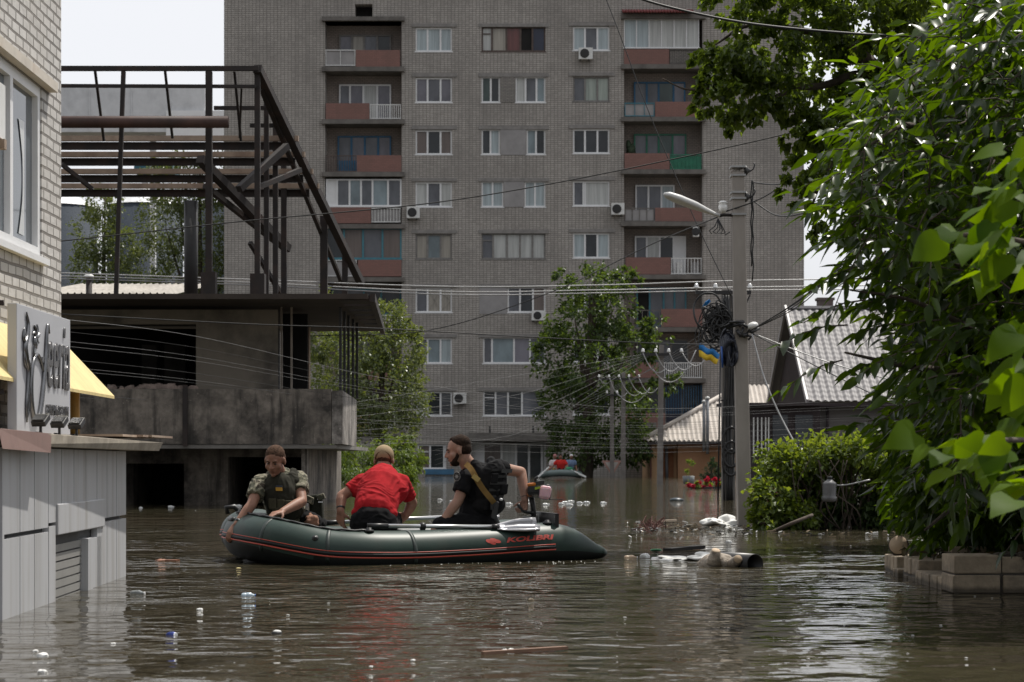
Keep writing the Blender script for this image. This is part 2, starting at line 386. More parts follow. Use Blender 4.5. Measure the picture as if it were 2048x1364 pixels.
block = thing('apartment_building', (0, AY, 0), 'tall pale brick apartment block with red balcony panels across the flooded street', 'building')
def window(px0, px1, py0, py1, panes, frame='w', cuts=None, y=AY + .13, fw=.085, trans=None, parent=None, sill=True):
    x0, x1, z1, z0 = ax(px0), ax(px1), az(py0), az(py1)
    n = len(panes); cs = [x0] + ([ax(c) for c in cuts] if cuts else [x0 + (x1 - x0) * i / n for i in range(1, n)]) + [x1]
    b = MB(); d0, d1 = y - .05, y + .04
    b.box(x0, x1, d0, d1, z0, z0 + fw); b.box(x0, x1, d0, d1, z1 - fw, z1)
    for i, c in enumerate(cs):
        a_, b_ = (c, c + fw) if i == 0 else ((c - fw, c) if i == n else (c - fw * .62, c + fw * .62))
        b.box(a_, b_, d0, d1, z0 + fw, z1 - fw)
    if sill: b.box(x0 - .05, x1 + .05, d0 - .10, d0 - .003, z0 - .05, z0 + .012)
    for (i, fr) in (trans or []):                     # a horizontal bar in pane i
        zz = z0 + (z1 - z0) * fr; b.box(cs[i] + fw, cs[i + 1] - fw, d0 + .01, d1 - .01, zz - .03, zz + .03)
    f = b.build('window', FR[frame], parent or block)
    q = MB(); keys = sorted(set(panes)); 
    for i, k in enumerate(panes):
        q.quad((cs[i], y + .012, z0), (cs[i + 1], y + .012, z0), (cs[i + 1], y + .012, z1), (cs[i], y + .012, z1), keys.index(k))
    q.build('pane', [PANE[k] for k in keys], f)
    return f
rows = [(55, 103), (155, 205), (260, 309), (364, 414), (468, 518), (576, 625), (676, 727), (783, 832)]
A_ = ['ppp', 'lml', 'kdk', 'wmw', 'ebe', 'mee', 'mbp', 'wdm']; C_ = ['pmp', 'mgg', 'ddd', 'mww', 'pdp', 'dmd', 'mdm', 'dmd']
holes, lint = [], []
def hole(px0, px1, py0, py1, dp=.2): holes.append((ax(px0), ax(px1), az(py1), az(py0), dp))
def lintel(px0, px1, py, h=7): lint.append((ax(px0), ax(px1), az(py), az(py - h)))
for i, (a_, b_) in enumerate(rows):
    hole(831, 904, a_, b_); lintel(823, 914, a_ - 1); hole(1146, 1219, a_ - 2, b_ - 2); lintel(1138, 1230, a_ - 3)
    window(831, 904, a_, b_, A_[i], 'o' if i == 4 else 'w', [855, 881])
    window(1146, 1219, a_ - 2, b_ - 2, C_[i], 'o' if i == 1 else 'w', [1170, 1195] if i != 3 else [1167, 1170])
    lintel(957, 1098, a_ - 1)
Bw = [[(963, 1091, 'werxn', 'n', [984, 1013, 1041, 1065])], [(963, 1000, 'td', 'w', None), (1031, 1091, 'wmb', 'w', [1051, 1073])],
      [(963, 1000, 'dp', 'w', [981]), (1053, 1091, 'bd', 'w', None)], [(963, 1007, 'pp', 'w', None), (1049, 1091, 'pp', 'w', None)],
      [(963, 1091, 'mwwww', 'o', [986, 1014, 1040, 1065])], [(1015, 1091, 'mdk', 'w', [1040, 1066])], [(966, 1091, 'mblm', 'w', [984, 1028, 1060])], [(966, 1091, 'dmdm', 'w', [991, 1016, 1044])]]
fill = []
for i, L_ in enumerate(Bw):
    a_, b_ = rows[i]
    for (p0, p1, pn, fr, cu) in L_:
        hole(p0, p1, a_ - 2, b_); window(p0, p1, a_ - 2, b_, pn, fr, cu, trans=[(0, .72)] if i in (0, 4, 7) else None)
fill = [(1001, 1030, 153, 205, infill), (1001, 1052, 257, 310, plaster), (1008, 1048, 362, 414, plaster), (959, 1014, 572, 628, plaster)]
for (p0, p1, q0, q1, m) in fill:
    b = MB(); b.box(ax(p0), ax(p1), AY - .03, AY + .1, az(q1), az(q0)); b.build('wall_patch', m, block)
# crosses of tape on one window
b = MB()
for (u0, v0, u1, v1) in ((858, 580, 880, 620), (858, 620, 880, 580), (883, 582, 902, 600), (883, 620, 902, 598)):
    b.bar((ax(u0), AY + .085, az(v0)), (ax(u1), AY + .085, az(v1)), .05, .006)
b.build('tape_cross', c_beige, block)
# loggias: two recessed columns
LL, LR = (650, 803), (1248, 1405)
hole(LL[0], LL[1], 43, 862, 1.25); hole(LR[0], LR[1], 36, 862, 1.25); hole(710, 745, 8, 33, .8)
# ground floor openings
hole(945, 1092, 884, 990, .6); hole(835, 892, 889, 938, .2)
b = MB(); b.wall(ax(448), ax(1608), -1.5, az(-60), AY, holes); b.build('wall', facade, block)
b = MB()
x0, x1, zt = ax(448), ax(1608), az(-60)
b.quad((x0, AY + 14, -1.5), (x0, AY, -1.5), (x0, AY, zt), (x0, AY + 14, zt)); b.quad((x1, AY, -1.5), (x1, AY + 14, -1.5), (x1, AY + 14, zt), (x1, AY, zt))
b.quad((x0, AY + 14, -1.5), (x0, AY + 14, zt), (x1, AY + 14, zt), (x1, AY + 14, -1.5)); b.build('side_wall', facade_side, block)
b = MB(); b.box(x0 - .3, x1 + .3, AY - .3, AY + 14.3, zt + .01, zt + .35); b.build('roof', slab_m, block)
for i, (l0, l1, z0, z1) in enumerate(lint):
    b = MB(); b.box(l0, l1, AY - .05, AY + .12, z0 + .002, z1); b.build('lintel', lintel_m, block)
for l in (LL, LR):
    b = MB(); b.quad((ax(l[0]), AY + 1.2, az(864)), (ax(l[1]), AY + 1.2, az(864)), (ax(l[1]), AY + 1.2, az(30)), (ax(l[0]), AY + 1.2, az(30))); b.build('loggia_back_wall', loggia_brick, block)
b = MB(); b.quad((ax(710), AY + .78, az(33)), (ax(745), AY + .78, az(33)), (ax(745), AY + .78, az(8)), (ax(710), AY + .78, az(8))); b.build('dark_opening', char, block)
def slab(l, py, h=9, ov=6):
    b = MB(); b.box(ax(l[0] - ov), ax(l[1] + ov), AY - .28, AY + 1.18, az(py + h), az(py)); b.build('balcony_slab', slab_m, block)
for py in (35, 135, 240, 345, 449, 555, 660, 762, 860): slab(LL, py, 8 if py == 35 else 9); slab(LR, py - 5)
def panel(px0, px1, py0, py1, m=None, name='balcony_panel'):
    b = MB(); b.box(ax(px0), ax(px1), AY - .12, AY + .02, az(py1), az(py0)); return b.build(name, m or red_panel, block)
def rail(px0, px1, py0, py1, m=white_metal, n=14, mesh=None):
    b = MB(); x0, x1, z0, z1 = ax(px0), ax(px1), az(py1), az(py0)
    b.box(x0, x1, AY - .09, AY - .04, z1 - .05, z1); b.box(x0, x1, AY - .09, AY - .04, z0, z0 + .05)
    for i in range(n + 1):
        xx = x0 + .03 + (x1 - x0 - .06) * i / n; b.box(xx - .018, xx + .018, AY - .08, AY - .05, z0 + .05, z1 - .05)
    if mesh: b.box(x0 + .02, x1 - .02, AY - .03, AY - .01, z0 + .03, z1 - .09, 1)
    return b.build('balcony_rail', [m, mesh or m], block)
YB = AY + 1.08
def lw(*a, **k): return window(*a, y=YB, **k)
rail(651, 711, 100, 132, n=2, mesh=plaster); panel(712, 800, 101, 134)
lw(675, 780, 62, 130, 'lemd', 'o', [701, 726, 752]); 
panel(652, 739, 207, 239); rail(740, 802, 209, 238, n=16); lw(675, 780, 162, 236, 'mlwl', 'w', [697, 724, 752])
panel(714, 803, 311, 344); lw(672, 780, 266, 343, 'mlml', 'b', [700, 727, 754]); b = MB(); b.box(ax(674), ax(712), YB - .1, YB - .06, az(342), az(316)); b.build('door_panel', blue_paint, block)
rail(651, 713, 311, 344, m=brown_wood, n=12)
panel(652, 742, 415, 447); rail(743, 801, 416, 445, n=9, mesh=plaster); window(652, 803, 358, 413, 'Wmbmbm', 'w', [674, 699, 722, 745, 776], y=AY + .05)
panel(716, 803, 520, 553); rail(652, 714, 520, 553, n=3, mesh=plaster); window(652, 803, 456, 518, 'mdkmk', 't', [688, 726, 765], y=AY + .05) if False else window(652, 803, 456, 518, 'dkmk', 't', [688, 726, 765], y=AY + .05)
window(660, 800, 574, 626, 'dmdd', 't', [690, 725, 760], y=YB); panel(652, 740, 628, 659); rail(742, 802, 630, 659, n=10)
lw(672, 780, 680, 760, 'dmmd', 'w'); panel(714, 803, 730, 761); lw(672, 780, 785, 858, 'dmd', 'w'); panel(652, 740, 828, 859); rail(742, 802, 830, 859, n=10)
# right loggias
window(1248, 1398, 38, 96, 'ppwwww', 'w', None, y=AY + .03, fw=.05); panel(1248, 1338, 99, 129); rail(1339, 1404, 99, 128, m=slab_m, n=14, mesh=infill)
b = MB()
for i in range(24):
    xx = ax(1246) + i * .172; b.tube([(xx, AY + .1, az(20)), (xx, AY - .75, az(29))], .085, 6)
b.build('balcony_roof', pm('maroon_roof_tile', (.19, .045, .045), .5, .2, 3, .1), block)
panel(1310, 1404, 204, 234); rail(1249, 1309, 206, 233, m=teal_paint, n=3, mesh=plaster); lw(1270, 1374, 157, 230, 'mmtl', 'b', [1296, 1320, 1350])
panel(1249, 1339, 307, 339); rail(1340, 1403, 309, 339, m=green_paint, n=8, mesh=green_paint); lw(1270, 1376, 262, 337, 'mmtl', 'g', [1296, 1320, 1348])
panel(1310, 1404, 416, 443); rail(1249, 1309, 416, 443, m=slab_m, n=4, mesh=plaster); lw(1273, 1352, 365, 440, 'mmp', 'w')
panel(1251, 1341, 515, 549); rail(1342, 1403, 516, 548, n=9); lw(1272, 1375, 468, 546, 'mwdW', 'w', [1296, 1322, 1350])
panel(1322, 1404, 618, 654); rail(1249, 1320, 620, 653, m=slab_m, n=6); lw(1275, 1376, 572, 650, 'xmmm', 't', [1302, 1330, 1352])
rail(1320, 1404, 725, 756, n=20); lw(1275, 1380, 676, 750, 'dmd', 'o'); panel(1249, 1318, 725, 756)
b = MB()
for i in range(15): xx = ax(1332) + i * (ax(1402) - ax(1332)) / 14; b.box(xx - .015, xx + .015, AY - .05, AY - .02, az(828), az(770))
b.build('window_bars', blue_paint, block); lw(1300, 1400, 770, 850, 'dnd', 'o'); panel(1249, 1330, 826, 855)
# things left on the balconies
for (px, py, w_, h_, m) in ((1258, 233, 9, 20, g_navy), (1288, 440, 7, 16, white_metal), (1263, 300, 8, 14, None), (1258, 288, 5, 9, None), (665, 135, 5, 22, c_beige), (1360, 546, 6, 22, white_metal), (793, 236, 4, 26, brown_wood), (784, 343, 6, 30, old_wood), (1392, 548, 7, 24, plaster), (1395, 234, 6, 24, old_wood), (660, 656, 6, 26, c_blue), (1255, 651, 5, 22, brown_wood)):
    b = MB()
    if m is None: b.ell((ax(px), AY + .35, az(py)), (w_ * .029, .2, h_ * .029), jit=.7, sd_=px, nu=14, nv=9)
    else: b.box(ax(px - w_), ax(px + w_), AY + .2, AY + .55, az(py), az(py - h_))
    b.build('balcony_plant' if m is None else 'stored_box', m or pm('balcony_plant_green', (.02, .035, .015), .8, .5, 8, .3), block)
# ground floor
b = MB(); b.box(ax(938), ax(1118), AY - 1.2, AY - .01, az(882), az(866)); b.build('entrance_canopy', slab_m, block)
b = MB()
for px in (980, 1066): b.box(ax(px - 2), ax(px + 2), AY - 1.0, AY - .8, az(866), az(853))
b.build('canopy_post', black_metal, block)
window(835, 892, 889, 938, 'kdm', 'w', [860, 888], trans=[(0, .7)])
window(945, 1092, 886, 985, 'Wkwddw', 'w', [967, 1003, 1032, 1058, 1084], y=AY + .3, fw=.1)
b = MB(); b.box(ax(850), ax(908), AY - .1, AY - .02, az(949), az(938)); b.build('plinth_band', pm('blue_plinth', (.05, .15, .26), .6, .2, 3, .1), block)
# brown banner with a golden trident on the ground floor
b = MB(); b.box(ax(1273), ax(1298), AY - .08, AY - .02, az(948), az(905)); bn = b.build('banner', pm('brown_banner', (.075, .055, .048), .7, .2, 4, .1), block)
b = MB(); cx, cz, s_ = ax(1286), az(921), .30
for pts in ([(-1, 1), (-1, -.5), (-.45, -.9)], [(1, 1), (1, -.5), (.45, -.9)], [(0, 1.15), (0, .2), (-.45, -.3), (-.3, -.9), (0, -1.3)], [(0, .2), (.45, -.3), (.3, -.9), (0, -1.3)], [(-1, -.5), (1, -.5)]):
    b.tube([(cx + u * s_, AY - .10, cz + v * s_) for u, v in pts], .035, 5)
b.build('emblem', pm('ochre_print', (.36, .20, .06), .7, .2, 4, 0), bn)
window(1275, 1297, 882, 903, 'md', 'o', y=AY - .04, sill=False)

# air conditioners hung on the block
def ac(px0, py0, px1, py1, label):
    x0, x1, z1, z0 = ax(px0), ax(px1), az(py0), az(py1); t_ = thing('air_conditioner', ((x0 + x1) / 2, AY - .2, z0), label, 'air conditioner', 'air conditioners on the apartment block')
    b = MB(); b.box(x0, x1, AY - .42, AY - .08, z0, z1); b.build('casing', white_metal, t_, bevel=.02)
    r_ = (z1 - z0) * .40; c = V((x0 + (x1 - x0) * .42, AY - .43, (z0 + z1) / 2))
    b = MB(); b.lathe(c, (0, -1, 0), [(0, r_), (.012, r_), (.013, r_ * .85)], 18); g = b.build('fan_grille', black_metal, t_)
    b = MB()
    for k in (-.25, .25): b.box(c.x + k - .02, c.x + k + .02, AY - .42, AY - .003, z0 - .06, z0 - .002)
    b.build('bracket', black_metal, t_)
ac(1157, 98, 1185, 121, 'white air conditioner under a top floor window, right of the taped wire')
ac(814, 415, 840, 438, 'white air conditioner beside the glazed white balcony on the left')
ac(1222, 408, 1248, 431, 'white air conditioner next to the right balconies, level with the street lamp')
ac(1063, 622, 1091, 642, 'white air conditioner half behind the leafy tree by the plastered window')
ac(907, 786, 933, 808, 'white air conditioner low on the block beside the lowest left window')
ac(1385, 455, 1397, 475, 'small white air conditioner at the edge of a right balcony')
# ================================================================== burnt-out concrete building with steel frame
YR = 36.0
def rp(px, py, Y=YR): return P(px, py, Y)
def soot_wall(name, base, black, scale=1.0):
    m, t, b = nodes_of(name); v = coords(t)
    c = mixc(t, ramp(t, noise_tex(t, v, 3.5 * scale, 10, .75), [(.3, 0), (.7, 1)]), [x * .55 for x in base], [x * 1.35 for x in base])
    c = mixc(t, ramp(t, noise_tex(t, v, .75 * scale, 12, .72), [(.42, 0), (.60, .93)]), c, black)
    c = mixc(t, ramp(t, noise_tex(t, coords(t, (5 * scale, 5 * scale, .45)), 1, 8, .65), [(.50, 0), (.66, .85)]), c, black)
    c = mixc(t, ramp(t, noise_tex(t, v, 16, 6, .7), [(.62, 0), (.72, .5)]), c, [min(1, x * 2.0) for x in base])
    t.links.new(c, b.inputs['Base Color']); b.inputs['Roughness'].default_value = .92
    bump(t, b, noise_tex(t, v, 6, 10, .7), .6, .02); MC[name] = m; return m
ruin_plaster = soot_wall('sooty_plaster', (.205, .178, .15), (.022, .020, .018)); _old = pm('stained_plaster', (.145, .132, .118), .9, .45, 1.5, .4, .01, dirt=(.018, .016, .014), dscale=1.1, dpos=.40, damt=.95, stretch=(1, 1, .55))
ruin_beige = pm('beige_render', (.235, .205, .165), .9, .2, .8, .2, .01, dirt=(.06, .053, .045), dscale=.9, damt=.9, dpos=.46)
ruin_pale = soot_wall('sooty_pale_render', (.34, .31, .28), (.045, .04, .035), 1.6); _old2 = pm('pale_render', (.36, .33, .295), .9, .2, 1.2, .25, .01, dirt=(.05, .043, .037), dscale=1.6, damt=1.0, dpos=.44, stretch=(4, 4, .3))
ruin = thing('ruined_building', (-5.5, YR, 0), 'burnt out concrete building with dark openings and rusty steel frame above', 'building')
YG = 37.3
def gx(px, Y): return (px - 1024) * Y / F
def gz(py, Y): return H - (py - HY) * Y / F
b = MB(); zt = gz(895, YR) - .02
b.wall(gx(-60, YG), gx(612, YG), -1.5, zt, YG, [(gx(252, YG), gx(368, YG), -1.5, gz(927, YG), 3.0), (gx(456, YG), gx(604, YG), -1.5, gz(914, YG), 3.0)])
b.quad((gx(612, YG), YG, -1.5), (gx(612, YG), 45, -1.5), (gx(612, YG), 45, zt), (gx(612, YG), YG, zt)); b.build('ground_wall', ruin_plaster, ruin)
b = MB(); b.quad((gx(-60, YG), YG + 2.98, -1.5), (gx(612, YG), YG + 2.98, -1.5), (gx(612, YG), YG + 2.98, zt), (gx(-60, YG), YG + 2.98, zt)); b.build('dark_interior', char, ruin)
b = MB(); b.box(gx(604, YR + .6), gx(616, YR + .6), YR + .5, YR + .68, -1.5, zt); b.build('corner_post', ruin_pale, ruin)
# floor slab and parapet of the upper storey
xr = gx(685, YR)
b = MB(); b.box(gx(-60, YR), xr - .12, YR, 44, gz(897, YR), gz(889, YR)); b.build('floor_slab', concrete_dark, ruin)
b = MB(); b.box(gx(-60, YR), xr - .2, YR - .02, YR + .16, gz(888, YR), gz(778, YR)); b.build('parapet', ruin_plaster, ruin)
b = MB(); k_ = gx(713, 41.5); za, zb = gz(888, YR), gz(781, YR); b.add([(xr - .19, YR - .015, za), (xr + .004, YR - .015, za), (k_, 41.5, za), (k_ - .19, 41.5, za), (xr - .19, YR - .015, zb), (xr + .004, YR - .015, zb), (k_, 41.5, zb), (k_ - .19, 41.5, zb)], [(3, 2, 1, 0), (4, 5, 6, 7), (0, 1, 5, 4), (1, 2, 6, 5), (2, 3, 7, 6), (3, 0, 4, 7)]); b.build('side_parapet', ruin_pale, ruin)
b = MB(); b.box(gx(366, YR), gx(376, YR), YR - .06, YR - .025, gz(892, YR), gz(770, YR)); b.build('rusty_downpipe', rust, ruin)
# upper walls
z0, z1 = gz(886, YR), gz(606, YR)
b = MB(); b.wall(gx(-60, YG), gx(556, YG), z0, z1 - .02, YG, [(gx(60, YG), gx(392, YG), z0, gz(648, YG), .3)]); b.build('upper_wall', ruin_beige, ruin)
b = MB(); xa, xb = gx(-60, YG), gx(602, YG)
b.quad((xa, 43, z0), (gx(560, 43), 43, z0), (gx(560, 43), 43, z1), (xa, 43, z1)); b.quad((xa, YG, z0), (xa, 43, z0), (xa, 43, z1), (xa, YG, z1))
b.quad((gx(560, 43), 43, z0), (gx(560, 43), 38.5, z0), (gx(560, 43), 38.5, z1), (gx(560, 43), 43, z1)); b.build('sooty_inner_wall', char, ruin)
b = MB()
for (p0, p1) in ((285, 315), (330, 372)): b.box(gx(p0, 41), gx(p1, 41), 40.9, 41.1, z0, gz(690, 41))
b.build('inner_pier', pm('burnt_plaster', (.06, .055, .05), .95, .5, 1.5, .3), ruin)
b = MB(); b.box(gx(600, 42), gx(619, 42), 41.9, 42.2, z0, z1); b.build('timber_pillar', wood, ruin)
for px in (563, 583):
    b = MB(); b.bar(rp(px, 780, 37.6), rp(px, 610, 37.6), .035, mi=0); b.build('opening_bar', pm('pale_bar', (.35, .30, .25), .8, .2, 5, .1), ruin)
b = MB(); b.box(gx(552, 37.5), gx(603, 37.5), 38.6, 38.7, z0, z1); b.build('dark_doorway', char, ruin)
for i, px in enumerate((681, 689, 697, 706, 714)):
    Y = 37.0 + i * 1.0; b = MB(); b.bar(V((gx(px, Y), Y, gz(779, YR))), V((gx(px, Y), Y, z1)), .05); b.build('balcony_bar', black_metal, ruin)
# rubble along the sill
b = MB(); rg = random.Random(3)
for i in range(26):
    px = rg.uniform(225, 392); s_ = rg.uniform(.04, .09); c = P(px, 775, 37.1); b.ell(V((c.x, 36.9, gz(778, YR) + s_ * .6)), (s_ * 1.4, s_, s_), jit=.5, sd_=i, nu=7, nv=5)
b.build('rubble', pm('rubble', (.26, .20, .17), .9, .5, 5, .3), ruin)
# roof canopy and its slatted edge
ze = gz(590, YR - .4)
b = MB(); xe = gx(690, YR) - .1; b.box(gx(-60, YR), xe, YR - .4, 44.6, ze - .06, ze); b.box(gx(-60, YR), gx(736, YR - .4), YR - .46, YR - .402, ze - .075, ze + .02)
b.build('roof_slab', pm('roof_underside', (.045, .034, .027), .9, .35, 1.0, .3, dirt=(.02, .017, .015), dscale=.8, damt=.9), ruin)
b = MB(); xo = gx(738, YR - .4)
for k in range(7):
    Y = YR - .38 + k * 1.25; b.box(xe + .003, xo + .06 - .048 * (Y - YR), Y, Y + .95, ze - .09, ze - .01)
b.bar((xo + .06, YR - .4, ze - .045), (xo - .34, 44.6, ze - .045), .15, .10); b.build('roof_edge_slats', rust, ruin)
# steel frame
A0, B0 = rp(515, 137), rp(722, 566, 44.0)
def beam(p, q, wd, m=rust, name='steel_beam', dp=None):
    b = MB(); b.bar(p, q, wd, dp); return b.build(name, m, ruin)
beam(rp(-40, 137), rp(517, 137), .085, name='top_rail'); beam(rp(-40, 171), rp(512, 173), .06, name='top_rail')
beam(A0, B0, .15, name='sloping_rafter'); beam(A0 + V((.0, .5, -.25)), B0 + V((-.35, -.2, -.15)), .08, name='sloping_rafter')
zd = ze
def post(px, pyt, Y, wd, m=rust, pxb=None, name='steel_post'):
    t_ = rp(px, pyt, Y); bt = P(pxb or px, 585, Y); bt.z = zd; return beam(t_, bt, wd, m, name)
post(418, 143, YR, .115); post(247, 143, YR, .075, pxb=232, name='leaning_post'); post(515, 140, YR + .1, .10); post(533, 196, 37.6, .09)
post(551, 225, 39, .10); post(568, 262, 40, .11); post(648, 432, 41.5, .15); post(690, 510, 43, .12)
b = MB(); b.tube([P(382, 402, 40), V((gx(382, 40), 40, zd))], .14, 14); b.build('stove_pipe', black_metal, ruin)
for (px, pyt, Y) in ((418, 545, YR - .1), (516, 548, YR + .05)):
    b = MB(); c = rp(px, pyt, Y); b.box(c.x - .13, c.x + .13, Y - .12, Y + .14, zd, c.z); b.build('post_foot', rust, ruin)
b = MB(); b.tube([rp(-40, 244, 35.6), rp(457, 244, 35.6)], .107, 14); b.build('rusty_pipe', pm('rusted_pipe', (.06, .028, .021), .7, .4, 3, .3, dirt=(.05, .03, .025), dscale=2), ruin)
def along(py):
    """point on the rafter that shows at row py"""
    lo, hi = 0, 1
    for _ in range(40):
        s_ = (lo + hi) / 2; q = A0.lerp(B0, s_); y_ = HY - (q.z - H) * F / q.y
        lo, hi = (s_, hi) if y_ < py else (lo, s_)
    return A0.lerp(B0, lo)
for py, pe in ((277, 597), (309, 610), (343, 626), (372, 638)):
    q = along(py); xe_ = gx(pe, q.y); o = beam(V((gx(-60, q.y), q.y, q.z)), V((xe_, q.y, q.z)), .10, rust_tan, 'purlin', .10)
    beam(V((gx(-60, q.y), q.y + .06, q.z - .135)), V((xe_ - .2, q.y + .06, q.z - .135)), .15, rust, 'purlin_web', .05)
for py, p0, p1 in ((216, 428, 560), (251, 500, 565)):
    q = along(py); beam(V((gx(p0, q.y), q.y, q.z)), V((gx(p1, q.y), q.y, q.z)), .07, rust, 'short_rail')
for (u0, v0, u1, v1, wd) in ((190, 140, 208, 282, .045), (330, 140, 345, 276, .045), (469, 142, 482, 282, .045), (483, 176, 479, 275, .035)):
    beam(rp(u0, v0, YR + .15), rp(u1, v1, YR + .9), wd, name='hanger_rod')
for (u0, v0, Y0, u1, v1, Y1, wd) in ((400, 318, 38, 575, 498, 41, .16), (410, 372, 38.5, 560, 490, 41, .10), (478, 378, YR + .3, 574, 292, 37.5, .12), (515, 375, 37, 600, 340, 38.5, .09),
                                     (123, 328, 37.5, 184, 378, 38, .07), (500, 485, 40, 560, 585, 41, .08)):
    beam(P(u0, v0, Y0), P(u1, v1, Y1), wd, name='brace')

# ================================================================== things far behind the ruin
# conveyor gallery of the grain elevator
gal = thing('conveyor_gallery', (gx(250, 150), 150, 20), 'grey sheet metal conveyor gallery high behind the rusty steel frame', 'conveyor gallery')
b = MB(); b.box(gx(-80, 150), gx(410, 150), 150, 153, gz(264, 150), gz(173, 150)); b.build('cladding', galv, gal)
b = MB(); b.box(gx(333, 150), gx(488, 150), 149.8, 149.96, gz(274, 150), gz(222, 150)); b.build('white_panel', pm('white_sheet', (.80, .80, .80), .5, .05, 1, 0), gal)
for px in (60, 178, 262, 340):
    b = MB(); b.box(gx(px, 150), gx(px + 2, 150), 149.9, 149.99, gz(262, 150), gz(175, 150)); b.build('seam', galv, gal)
b = MB()
for px in (0, 300, 470): b.box(gx(px, 150) - .2, gx(px, 150) + .2, 151, 151.5, 0, gz(262, 150))
b.build('trestle', galv, gal)
silo_m, t_, bs = nodes_of('corrugated_blue_steel'); v_ = coords(t_, (1, 1, 9)); wv = t_.nodes.new('ShaderNodeTexWave'); wv.bands_direction = 'Z'; wv.inputs['Scale'].default_value = .35; t_.links.new(v_, wv.inputs['Vector'])
t_.links.new(ramp(t_, wv.outputs['Fac'], [(0, (.030, .040, .055)), (1, (.055, .070, .092))]), bs.inputs['Base Color']); bs.inputs['Roughness'].default_value = .8; bump(t_, bs, wv.outputs['Fac'], .5, .05)
def silo(px, wpx, pyt, pye, Y, label):
    c = P(px, 924, Y); r_ = wpx / 2 * Y / F; s = thing('grain_silo', (c.x, Y, 0), label, 'silo', 'grain silos behind the trees')
    b = MB(); b.tube([(c.x, Y, -1), (c.x, Y, gz(pye, Y))], r_, 32); b.build('silo_wall', silo_m, s)
    b = MB(); b.lathe((c.x, Y, gz(pye, Y) + .01), (0, 0, 1), [(0, r_ * 1.03), (gz(pyt, Y) - gz(pye, Y), .35), (gz(pyt, Y) - gz(pye, Y) + .4, .3)], 32, smooth=False); b.build('silo_roof', galv, s)
silo(118, 150, 378, 416, 190, 'blue grey corrugated silo at the left, partly behind the white brick wall')
silo(290, 150, 372, 414, 195, 'blue grey corrugated silo in the middle, behind the tall poplars')
silo(470, 150, 372, 414, 200, 'blue grey corrugated silo farthest right, almost hidden by poplars')
b = MB(); b.box(gx(268, 170), gx(345, 170), 170, 174, gz(345, 170), gz(322, 170)); tag(b.build('elevator_head', pm('teal_sheet', (.02, .10, .14), .5, .2, 1, .1)), 'dark teal metal box between the purlins, above the silos', 'elevator head')
b = MB(); b.box(gx(300, 170), gx(310, 170), 171, 172, 0, gz(346, 170))
# small corrugated shed roof peeping over the ruin
shed = thing('shed', (gx(220, 60), 62, 0), 'low shed with wavy asbestos roof peeping over the ruin', 'shed')
b = MB(); Y0, Y1 = 60, 66
n = 40; xa, xb = gx(60, Y0), gx(335, Y0); vs, fs = [], []
for i in range(n + 1):
    for j in (0, 1):
        xx = xa + (xb - xa) * i / n; vs.append((xx + j * .2, Y0 if j == 0 else Y1, (gz(588, Y0) if j == 0 else gz(570, Y1)) + .06 * (1 if i % 2 else -1)))
fs = [(2 * i, 2 * i + 2, 2 * i + 3, 2 * i + 1) for i in range(n)]
b.add(vs, fs); asb = pm('asbestos_sheet', (.36, .335, .30), .9, .2, 1.5, .2, dirt=(.17, .15, .13), dscale=1); b.build('roof', asb, shed)
b = MB(); b.box(xa, xb, Y0 + .3, Y1, -1, gz(592, Y0)); b.build('wall', concrete_dark, shed)
b = MB(); b.tube([V((gx(178, 58), 58, 2)), P(178, 556, 58)], .09, 10); b.lathe(P(178, 556, 58), (0, 0, 1), [(0, .10), (.02, .16), (.09, .12), (.12, .02)], 12, 1)
tag(b.build('vent_pipe', [rust, white_metal]), 'dark vent pipe with a white cap beside the shed roof', 'vent pipe')

# ================================================================== white brick house and grey kiosk at the left
wb = brick_mat('white_brick', (.615, .595, .57), (.53, .51, .485), (.17, .155, .14), .19, .074, .011, axis='YZ', offset=.5, bmp=1.0, bd=.02, dirt=(.36, .32, .27), damt=.4, dscale=1.0, streak=.15)
wb_end = brick_mat('white_brick_end', (.62, .59, .555), (.53, .50, .465), (.17, .15, .13), .19, .074, .011, axis='XZ', bmp=1.0, bd=.02)
XW = -3.17
house = thing('white_brick_house', (XW - 2, 12, 0), 'white brick house with a window at the left edge', 'house')
y0, y1, zt = 9.0, 14.0, 6.5
wz0, wz1 = 2.17, 3.32
wy0, wy1 = 11.2, 13.42
b = MB()
def side_wall(b, x, ya, yb, za, zb, holes, mi=0, dep=.12):
    ys = sorted({ya, yb} | {q for h in holes for q in h[:2]}); zs = sorted({za, zb} | {q for h in holes for q in h[2:4]})
    for i in range(len(ys) - 1):
        for j in range(len(zs) - 1):
            cy, cz = (ys[i] + ys[i + 1]) / 2, (zs[j] + zs[j + 1]) / 2
            if any(h[0] < cy < h[1] and h[2] < cz < h[3] for h in holes): continue
            b.quad((x, ys[i], zs[j]), (x, ys[i + 1], zs[j]), (x, ys[i + 1], zs[j + 1]), (x, ys[i], zs[j + 1]), mi)
    for a_, c_, d_, e_ in holes:
        for q in (((x, c_, d_), (x - dep, c_, d_), (x - dep, c_, e_), (x, c_, e_)), ((x - dep, a_, d_), (x, a_, d_), (x, a_, e_), (x - dep, a_, e_)),
                  ((x, a_, d_), (x - dep, a_, d_), (x - dep, c_, d_), (x, c_, d_)), ((x - dep, a_, e_), (x, a_, e_), (x, c_, e_), (x - dep, c_, e_))): b.quad(*q, mi)
side_wall(b, XW, y0, y1, -1, zt, [(wy0, wy1, wz0, wz1)]); b.build('wall', wb, house)
b = MB(); b.quad((XW, y1, -1), (XW - 5, y1, -1), (XW - 5, y1, zt), (XW, y1, zt)); b.quad((XW - 5, y0, -1), (XW, y0, -1), (XW, y0, zt), (XW - 5, y0, zt)); b.build('end_wall', wb_end, house)
